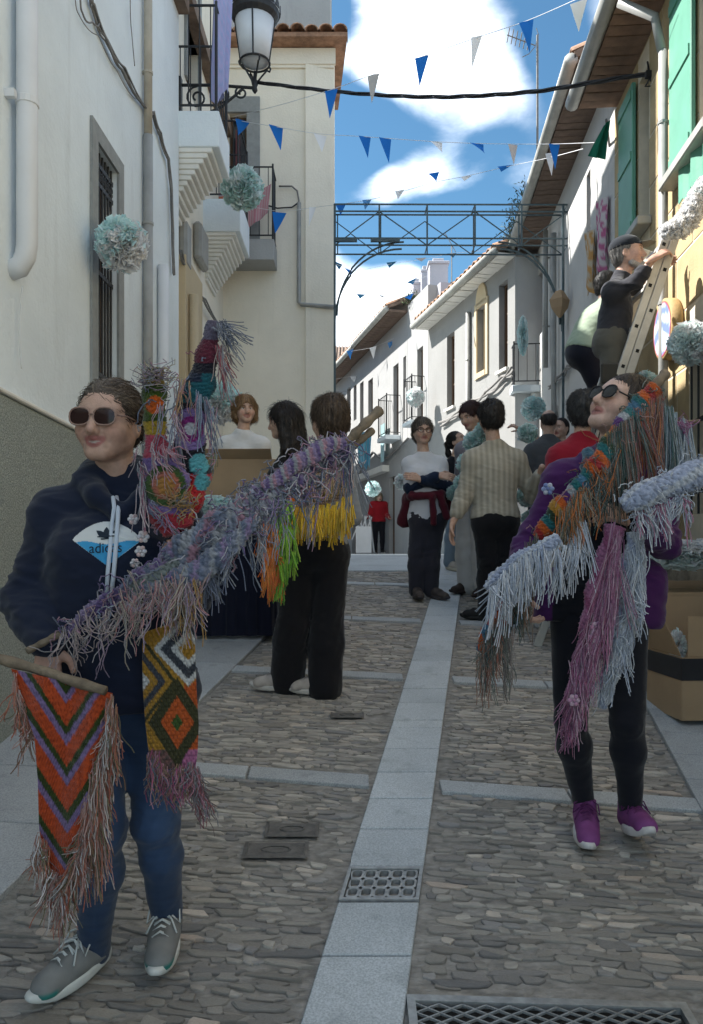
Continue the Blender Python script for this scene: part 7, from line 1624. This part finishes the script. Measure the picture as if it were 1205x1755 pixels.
# ---- ladders
def ladder(label, top, bot, width, n, sections=2):
    top, bot = Vector(top), Vector(bot); d = (top-bot).normalized(); L = (top-bot).length; yv = Vector((0, 1, 0)); nrm = d.cross(yv).normalized(); root = thing('ladder', label, 'ladder', bot, 'ladders')
    for sec in range(sections):
        off = nrm*(.058*sec); a0 = .0 if sec == 0 else .15
        for sd in (0, 1):
            A_, B_ = bot+d*a0+off+yv*width*sd, top-d*.0+off+yv*width*sd
            mb = MB().bar(A_, B_, .055, .026, up=yv); mb.build('stile', MT['alu'], root, bevel=.004)
        for k_ in range(n):
            p = bot+d*(a0+.2+k_*.27)+off
            if (p-bot).length > L-.05: break
            MB().bar(p+yv*.014, p+yv*(width-.014), .028, .028, up=d).build('rung', MT['alu'], root)
            mb = MB().box(p+yv*(-.0135), (.022, .002, .022), rot=Matrix((nrm, yv, d)).transposed()); mb.build('rung_end', MT['dark'], root)
    return root
ladder('aluminium extension ladder with square rung holes leaning on the sandstone house', at(1163, 392, 5.12), at(922, 1108, 5.48), .40, 14)
ladder('second ladder under the person in pale green shirt', at(1100, 480, 6.5), Vector((at(960, 900, 6.4).x, 6.35, gzf(6.4))), .38, 12, 1)
# ---- round plaque on the sandstone wall
a_, z_ = W4.sz(1146, 565, .05); pc = W4.pt(a_, z_, .012); q_ = W4.n.to_track_quat('Z', 'Y').to_matrix(); pl = thing('round_plaque', 'round painted plaque with thick wooden rim on the sandstone wall', 'plaque', pc)
MB().lathe(pc, [(.215, 0), (.22, .01), (.22, .075), (.20, .08)], 40, M=q_).build('rim', mat('pale_wood', (.42, .28, .12), .7, .2, 12, .2, 50), pl, True)
V = []; F_ = []; C = []
for i_ in range(9):
    for k_ in range(32):
        a = 2*math.pi*k_/32; r_ = .199*i_/8; v_ = Vector((r_*math.cos(a), r_*math.sin(a), .0825)); V.append(pc+q_@v_); up_ = (q_@v_).z
        C.append((.42, .04, .04) if i_ == 8 else ((.16, .22, .42) if math.sin(up_*40+r_*20) > 0 else (.50, .56, .66)))
F_ = [(i_*32+k_, i_*32+(k_+1) % 32, (i_+1)*32+(k_+1) % 32, (i_+1)*32+k_) for i_ in range(8) for k_ in range(32)]
mkobj('painted_face', V, F_, MT['flag'], pl, True, C)
# ---- cardboard
def carton(label, c, sx, sy, sz, rz, flaps=True, band=False, t_=.006):
    c = Vector(c); root = thing('cardboard_box', label, 'box', c, 'cardboard boxes'); Rm = Matrix.Rotation(rz, 3, 'Z'); P = lambda x, y, z: c+Rm@Vector((x, y, z))
    for nm, x, y, ex, ey in (('front_panel', 0, -sy/2, sx, t_), ('rear_panel', 0, sy/2, sx, t_), ('side_panel', -sx/2, 0, t_, sy-t_*1.1), ('side_panel', sx/2, 0, t_, sy-t_*1.1)):
        MB().box(P(x, y, sz/2), (ex, ey, sz), rz).build(nm, MT['card'], root)
    MB().box(P(0, 0, .005), (sx-.02, sy-.02, .006), rz).build('base_panel', MT['card_dark'], root)
    if flaps:
        for (x, y, wx, wy, an, axs) in flaps:
            Rl = Rm @ Matrix.Rotation(an, 3, axs); ln = wy; hinge = P(x, y, sz+.003); cen = hinge+Rl@Vector((0, 0, ln/2)); MB().box(cen, (wx if axs == 'X' else t_*.7, t_*.7 if axs == 'X' else wx, ln), rot=Rl).build('flap', MT['card'], root)
    if band:
        zb0 = sz-.115
        mb = MB().box(P(0, -sy/2-t_*.8, zb0+.055), (sx+.006, .003, .11), rz); mb.box(P(-sx/2-t_*.8, 0, zb0+.055), (.003, sy+.006, .11), rz); mb.build('black_band', MT['tape_black'], root)
    return root
g = gzf(4.1)+.014
carton('open cardboard box with black band on the right pavement', (1.95, 4.15, g), .62, .40, .315, .06, [(0, -.19, .55, .20, .0, 'X'), (-.305, 0, .36, .20, -.45, 'Y'), (0, .19, .55, .28, -.08, 'X')], True)
carton('cardboard box stacked behind the banded box', (2.02, 4.62, gzf(4.6)+.014), .58, .42, .54, .05, [(0, .20, .5, .12, -1.2, 'X')])
carton('narrow cardboard box beside the purple fleece', (1.73, 4.95, gzf(4.9)+.014), .10, .36, .42, .1, [(-.05, 0, .3, .12, -.3, 'Y')])
pompom(at(1182, 950, 4.7), .15, [AW, AQ2], 'white and aqua tissue heaped on the stacked cardboard boxes', 61, 150, squash=(1.5, 1, .55), tilt=(0, 0, 1)); pompom(at(1140, 958, 4.75), .08, [AQ2, AQ], 'aqua tissue left of the heap on the boxes', 62, 60, squash=(1, 1, .6)); pompom(at(1162, 1108, 4.1), .07, [AQ2, AW], 'aqua tissue peeping from the banded box', 63, 50, squash=(.6, .8, 1.2))
# table with dark cloth and a box on it
tb = thing('draped_table', 'table under a navy cloth on the left pavement', 'table', at(405, 1095, 5.64)); z0, z1 = gzf(5.7)+.02, 1.86
xa, xb, ya, yb = at(343, 900, 5.6).x, at(466, 900, 5.6).x, 5.6, 6.15; P = []
per = [(xa, yb), (xa, ya), (xb, ya), (xb, yb)]; pts = []
for (p, q_) in zip(per[:-1], per[1:]):
    n = 30
    for k_ in range(n): t_ = k_/n; pts.append((p[0]+(q_[0]-p[0])*t_, p[1]+(q_[1]-p[1])*t_))
V = []; cxm, cym = (xa+xb)/2, (ya+yb)/2; m = len(pts)
for j, zz in enumerate(np.linspace(z1, z0, 9)):
    for i, (x, y) in enumerate(pts): w_ = (j/8)*(.03+.02*math.sin(i*.9)+.012*math.sin(i*2.3)); dx, dy = x-cxm, y-cym; l_ = math.hypot(dx, dy); V.append((x+dx/l_*w_, y+dy/l_*w_, zz))
F_ = [(j*m+i, j*m+i+1, (j+1)*m+i+1, (j+1)*m+i) for j in range(8) for i in range(m-1)]; V += [(cxm, yb, z1)]
F_ += [(i, i+1, len(V)-1) for i in range(m-1)]
mkobj('tablecloth', V, F_, MT['cloth'], tb, True, np.tile(np.array((.010, .012, .026)), (len(V), 1)))
for x in (xa+.05, xb-.05):
    for y in (ya+.05, yb-.05): MB().box((x, y, (z0+z1)/2-.02), (.03, .03, z1-z0-.05)).build('leg', MT['iron'], tb)
carton('large cardboard box on the cloth-covered table', ((xa+xb)/2, 5.86, z1+.012), .55, .42, .29, -.02, [(0, -.20, .5, .10, .9, 'X')])
# ---- drain grate in the centre strip
ya_, yb_ = 2.484, 2.672; ym = (ya_+yb_)/2; gr = thing('drain_grate', 'square steel drain grate set in the granite strip', 'grate', (strip_c(ym), ym, gzf(ym))); sl_ = .155
def gp(x, y, h): return (strip_c(y)+x, y, gzf(y)+h)
w_ = SW-.004
V = [gp(-w_, ya_, -.06), gp(w_, ya_, -.06), gp(w_, yb_, -.06), gp(-w_, yb_, -.06)]; V = [gp(x_, y_, -.045) for x_, y_ in ((-w_, ya_), (w_, ya_), (w_, yb_), (-w_, yb_))]
mkobj('pit', V, [(0, 1, 2, 3)], MT['dark'], gr)
for x0, x1, y0, y1 in ((-w_, w_, ya_, ya_+.012), (-w_, w_, yb_-.012, yb_), (-w_, -w_+.012, ya_+.012, yb_-.012), (w_-.012, w_, ya_+.012, yb_-.012)):
    q_ = [(x0, y0), (x1, y0), (x1, y1), (x0, y1)]; mkobj('frame_bar', [gp(a, b, .007) for a, b in q_]+[gp(a, b, -.02) for a, b in q_], [(0, 1, 2, 3), (0, 4, 5, 1), (1, 5, 6, 2), (2, 6, 7, 3), (3, 7, 4, 0)], MT['steel'], gr)
V = []; F_ = []; xs_ = np.linspace(-w_+.016, w_-.016, 6); ys_ = np.linspace(ya_+.016, yb_-.016, 4)
for i in range(5):
    for j in range(3):
        cx_, cy_ = (xs_[i]+xs_[i+1])/2, (ys_[j]+ys_[j+1])/2; hx, hy = (xs_[i+1]-xs_[i])/2, (ys_[j+1]-ys_[j])/2; o = len(V)
        for k in range(16):
            a = 2*math.pi*(k+.5)/16; ca, sa = math.cos(a), math.sin(a); m_ = max(abs(ca), abs(sa)); V += [gp(cx_+ca/m_*hx, cy_+sa/m_*hy, .004), gp(cx_+.70*hx*math.copysign(abs(ca)**.6, ca), cy_+.76*hy*math.copysign(abs(sa)**.6, sa), .005), gp(cx_+.70*hx*math.copysign(abs(ca)**.6, ca), cy_+.76*hy*math.copysign(abs(sa)**.6, sa), -.02)]
        for k in range(16): a, b = o+3*k, o+3*((k+1) % 16); F_ += [(a, b, b+1, a+1), (a+1, b+1, b+2, a+2)]
mkobj('perforated_plate', V, F_, MT['steel'], gr)
# ---- channel grate at the bottom edge
cg = thing('channel_grate', 'long steel mesh channel grate in the cobbles at the front', 'grate', (.50, 1.86, gzf(1.86)))
c0, c1, e0, e1 = .145, .865, 1.68, 2.05
def cq(x, y, h): yy = y-.04*(x-.5); return (x, yy, gzf(yy)+h)
mkobj('pit', [cq(c0, e0, -.010), cq(c1, e0, -.010), cq(c1, e1, -.010), cq(c0, e1, -.010)], [(0, 1, 2, 3)], MT['dark'], cg)
for x0, x1, y0, y1 in ((c0, c1, e1-.022, e1), (c0, c1, e0, e0+.022), (c0, c0+.022, e0+.022, e1-.022), (c1-.022, c1, e0+.022, e1-.022)):
    q_ = [(x0, y0), (x1, y0), (x1, y1), (x0, y1)]; mkobj('frame_bar', [cq(a, b, .008) for a, b in q_]+[cq(a, b, -.02) for a, b in q_], [(0, 1, 2, 3), (0, 4, 5, 1), (1, 5, 6, 2), (2, 6, 7, 3), (3, 7, 4, 0)], MT['steel'], cg)
mb = MB(); dx_, dy_ = .030, .016; nx_, ny_ = int((c1-c0-.044)/dx_), int((e1-e0-.044)/dy_)
for i in range(nx_):
    for j in range(ny_):
        x = c0+.022+(i+.5)*dx_; y = e0+.022+(j+.5)*dy_; s1 = 1 if (i+j) % 2 == 0 else -1
        mb.bar(cq(x-dx_/2, y-s1*dy_/2, .003), cq(x+dx_/2, y+s1*dy_/2, .003), .0045, .006)
tag(mb.build('mesh', MT['steel'], cg), kind='stuff')
for k_, (px, py, wd, hd) in enumerate(covers):
    y = 1998/(py-950+209); x = (px-HX)*y/F_PX; r0 = thing('service_cover', ['rusty service cover lid farther of the two near the granite strip', 'rusty service cover lid nearer of the two left of the grate', 'small grey service cover near black trousers'][k_], 'cover', (x, y, gzf(y)), 'service covers')
    P = lambda a, b, h: (x+a, y+b, gzf(y+b)+h)
    mkobj('rim', [P(a*wd, b*hd, .002) for a, b in ((-1, -1), (1, -1), (1, 1), (-1, 1))]+[P(a*wd*.88, b*hd*.8, .005) for a, b in ((-1, -1), (1, -1), (1, 1), (-1, 1))], [(0, 1, 5, 4), (1, 2, 6, 5), (2, 3, 7, 6), (3, 0, 4, 7)], MT['rust'], r0)
    mkobj('lid', [P(a*wd*.87, b*hd*.79, .0015) for a, b in ((-1, -1), (1, -1), (1, 1), (-1, 1))], [(0, 1, 2, 3)], MT['rust'], r0)
    MB().tube([P(wd*.45*math.cos(a), hd*.4*math.sin(a), .003) for a in np.linspace(0, 6.28, 17)[:-1]], .003, 4, closed=True).build('oval_emblem', MT['rust'], r0)
# ---- antenna, weeds, textiles
an = thing('antenna', 'thin rooftop television antenna above the old tiled eave', 'antenna', at(922, 290, 11.3)); YA = 11.3
MB().tube([at(922, 320, YA), at(922, 60, YA)], .016, 6).build('mast', MT['cable'], an); MB().tube([at(870, 60, YA), at(918, 78, YA)], .008, 5).build('boom', MT['cable'], an)
for k_ in range(6): c = at(872+k_*7, 60.5+k_*2.6, YA); MB().tube([c+Vector((0, -.1, .04)), c+Vector((0, .1, -.04))], .008, 4).build('element', MT['cable'], an)
MB().tube([at(896, 98, YA), at(908, 92, YA), at(918, 80, YA), at(924, 60, YA), at(920, 48, YA)], .006, 4).build('reflector', MT['cable'], an)
an2 = thing('antenna', 'small leaning antenna behind the arch', 'antenna', at(775, 480, 19)); MB().tube([at(775, 490, 19), at(775, 420, 19)], .014, 5).build('mast', MT['cable'], an2); MB().tube([at(764, 400, 19), at(782, 432, 19)], .010, 4).build('boom', MT['cable'], an2)
def weeds(label, spots, seed):
    q = random.Random(seed); root = thing('wall_plant', label, 'plant', spots[0], 'plants on the eaves'); mb = MB(); tw = MB()
    for c in spots:
        c = Vector(c)
        for k in range(10):
            d = Vector((q.gauss(0, .5), q.gauss(0, .6), abs(q.gauss(.6, .4)))).normalized(); L = q.uniform(.1, .32); tw.tube([c, c+d*L*.6, c+d*L+Vector((0, 0, -.03))], .004, 3)
            for j in range(9):
                p = c+d*L*q.uniform(.2, 1)+Vector((q.gauss(0, .03), q.gauss(0, .03), q.gauss(0, .03))); a = Vector((q.gauss(0, 1), q.gauss(0, 1), q.gauss(0, 1))).normalized(); b = a.orthogonal().normalized(); s = q.uniform(.018, .04); g_ = q.uniform(.6, 1.3)
                mb.add([p-a*s, p+b*s*.4, p+a*s, p-b*s*.4], [(0, 1, 2, 3)], (.06*g_, .095*g_, .03*g_))
    mb.build('foliage', MT['yarn'], root, cols=True)['kind'] = 'stuff'; tw.build('stem', MT['stick'], root)['kind'] = 'stuff'
weeds('dark green weeds sprouting along the old eave by the antenna', [W5.pt(a, 6.22, .40) for a in np.linspace(W5.sz(935, 300)[0]-.9, W5.L-.3, 12)], 3)
weeds('dry weeds on the roof edge of the far white house', [at(700+k_*3, 520-k_*2, 17.2) for k_ in range(4)], 4)
def textile(name, label, cat, quad, cf, folds=.03, n=14, group=None, bottom=0):
    A_, B_, C_, D_ = [Vector(p) for p in quad]; V = []; C = []
    for j in range(n+1):
        for i in range(n+1):
            u, v_ = i/n, j/n; p = (A_*(1-u)+B_*u)*(1-v_)+(D_*(1-u)+C_*u)*v_; nn = (B_-A_).cross(D_-A_).normalized()
            V.append(p+nn*folds*(math.sin(u*9+v_)*.6+.4*math.sin(u*17+2*v_))*(.3+v_)+Vector((0, 0, -bottom*abs(math.sin(u*7))*v_))); C.append(cf(u, v_))
    n0 = len(V); nn = (B_-A_).cross(D_-A_).normalized(); V += [p+nn*.005 for p in V]; C += C
    F_ = [(j*(n+1)+i, j*(n+1)+i+1, (j+1)*(n+1)+i+1, (j+1)*(n+1)+i) for j in range(n) for i in range(n)]; F_ += [tuple(q+n0 for q in f[::-1]) for f in F_]
    return tag(mkobj(name, V, F_, MT['cloth'], None, True, C, recalc=False), label, cat, group)
textile('lilac_cloth', 'lilac shawl hanging from the upper left balcony rail', 'cloth', [at(366, -10, 7.45), at(398, -10, 7.75), at(388, 150, 7.75), at(366, 165, 7.45)], lambda u, v_: (.36+.08*math.sin(u*40)*math.sin(v_*50), .38, .62), .04, 22, bottom=.1)
textile('striped_cloth', 'pink striped cloth draped over the balcony of the end house', 'cloth', [at(408, 345, 10.55), at(464, 315, 10.55), at(458, 365, 10.55), at(411, 402, 10.55)], lambda u, v_: (.48, .20, .24) if int(u*22) % 2 else (.50, .36, .36), .02, 24)
textile('orange_cloth', 'orange cloth behind the railing of the lower left balcony', 'cloth', [at(374, 330, 9.9), at(392, 330, 9.9), at(392, 368, 9.9), at(374, 368, 9.9)], lambda u, v_: (.50, .14, .05) if int(v_*6) % 2 else (.45, .35, .4), .02)
textile('patterned_cloth', 'pink and white patterned cloth hung on the white balcony house', 'cloth', [at(1022, 345, 7.9), at(1044, 335, 7.6), at(1040, 430, 7.6), at(1020, 470, 7.9)], lambda u, v_: (.42, .12, .24) if math.sin(u*14+v_*9)*math.sin(v_*31) > .05 else (.55, .50, .50), .04, 24, bottom=.15)
textile('patterned_cloth', 'orange and yellow patterned cloth left of the pink one', 'cloth', [at(1002, 400, 8.4), at(1020, 392, 8.1), at(1018, 480, 8.1), at(1006, 490, 8.4)], lambda u, v_: (.50, .28, .10) if math.sin(u*12+v_*7)*math.sin(v_*27) > 0 else (.52, .44, .34), .04, 20, bottom=.12)
textile('green_flag', 'furled green flag sticking out from the white balcony house', 'flag', [at(1046, 205, 7.2), at(1036, 215, 7.2), at(1010, 268, 7.4), at(1032, 272, 7.4)], lambda u, v_: (.015, .17, .11), .04, 14)
mb = MB().tube([W5.pt(.2, 5.45, .0), at(1040, 205, 7.2)], .012, 6); tag(mb.build('flag_pole', MT['cable'], None), 'short pole holding the furled green flag', 'pole')
textile('aqua_cloth', 'aqua ribbon bundle hanging beyond the pole end of lilac garland', 'cloth', [at(612, 742, 9.0), at(638, 738, 9.0), at(634, 795, 9.0), at(615, 790, 9.0)], lambda u, v_: (.20+.14*math.sin(u*30), .46, .60), .05, 16, bottom=.08)
textile('shop_cloth', 'aqua cloth on the wall of the long white house', 'cloth', [W8.pt(W8.s(668), 4.6, .1), W8.pt(W8.s(660), 4.6, .1), W8.pt(W8.s(660), 3.7, .1), W8.pt(W8.s(668), 3.7, .1)], lambda u, v_: (.40, .60, .62), .02, 10)
for k_, px in enumerate((909, 917, 926)):
    c = W5.pt(W5.s(921)-.1+k_*.25, W5.sz(915, 672)[1]-.028, .30); p = thing('flower_pot', ['terracotta pot at the near end of the small balcony', 'terracotta pot in the middle of the small balcony', 'terracotta pot at the far end of the small balcony'][k_], 'pot', c, 'pots on the small balcony')
    MB().lathe(c, [(.06, 0), (.085, .12), (.095, .12), (.095, .15), (.08, .15)], 12).build('pot', MT['soffit'], p, True)
    mb = MB(); q = random.Random(k_)
    for j in range(40): a = Vector((q.gauss(0, 1), q.gauss(0, 1), q.gauss(0, 1))).normalized(); b = a.orthogonal(); pp_ = c+Vector((q.gauss(0, .05), q.gauss(0, .05), .2+q.gauss(0, .04))); mb.add([pp_-a*.03, pp_+b*.012, pp_+a*.03, pp_-b*.012], [(0, 1, 2, 3)], (.05, .09, .03))
    mb.build('foliage', MT['yarn'], p, cols=True)['kind'] = 'stuff'
# ---- folding chairs by the distant woman
fcx = thing('folding_chairs', 'white folded chairs leaning together beside the distant woman in red', 'chairs', at(622, 948, 18.2)); 
for k_, (xa_, xb_) in enumerate(((604, 622), (612, 630), (620, 638))):
    MB().bar(at(xa_, 925+k_*4, 18.3), at(xb_, 882+k_*2, 18.3), .03, .03).build('frame_bar', MT['pipe_white'], fcx); MB().bar(at(xb_+4, 946, 18.2), at(xa_+14, 884, 18.25), .03, .03).build('frame_bar', MT['pipe_white'], fcx)
MB().box(at(624, 925, 18.1), (.36, .04, .62), rot=Matrix.Rotation(-.2, 3, 'X')).build('seat_board', MT['pipe_white'], fcx)
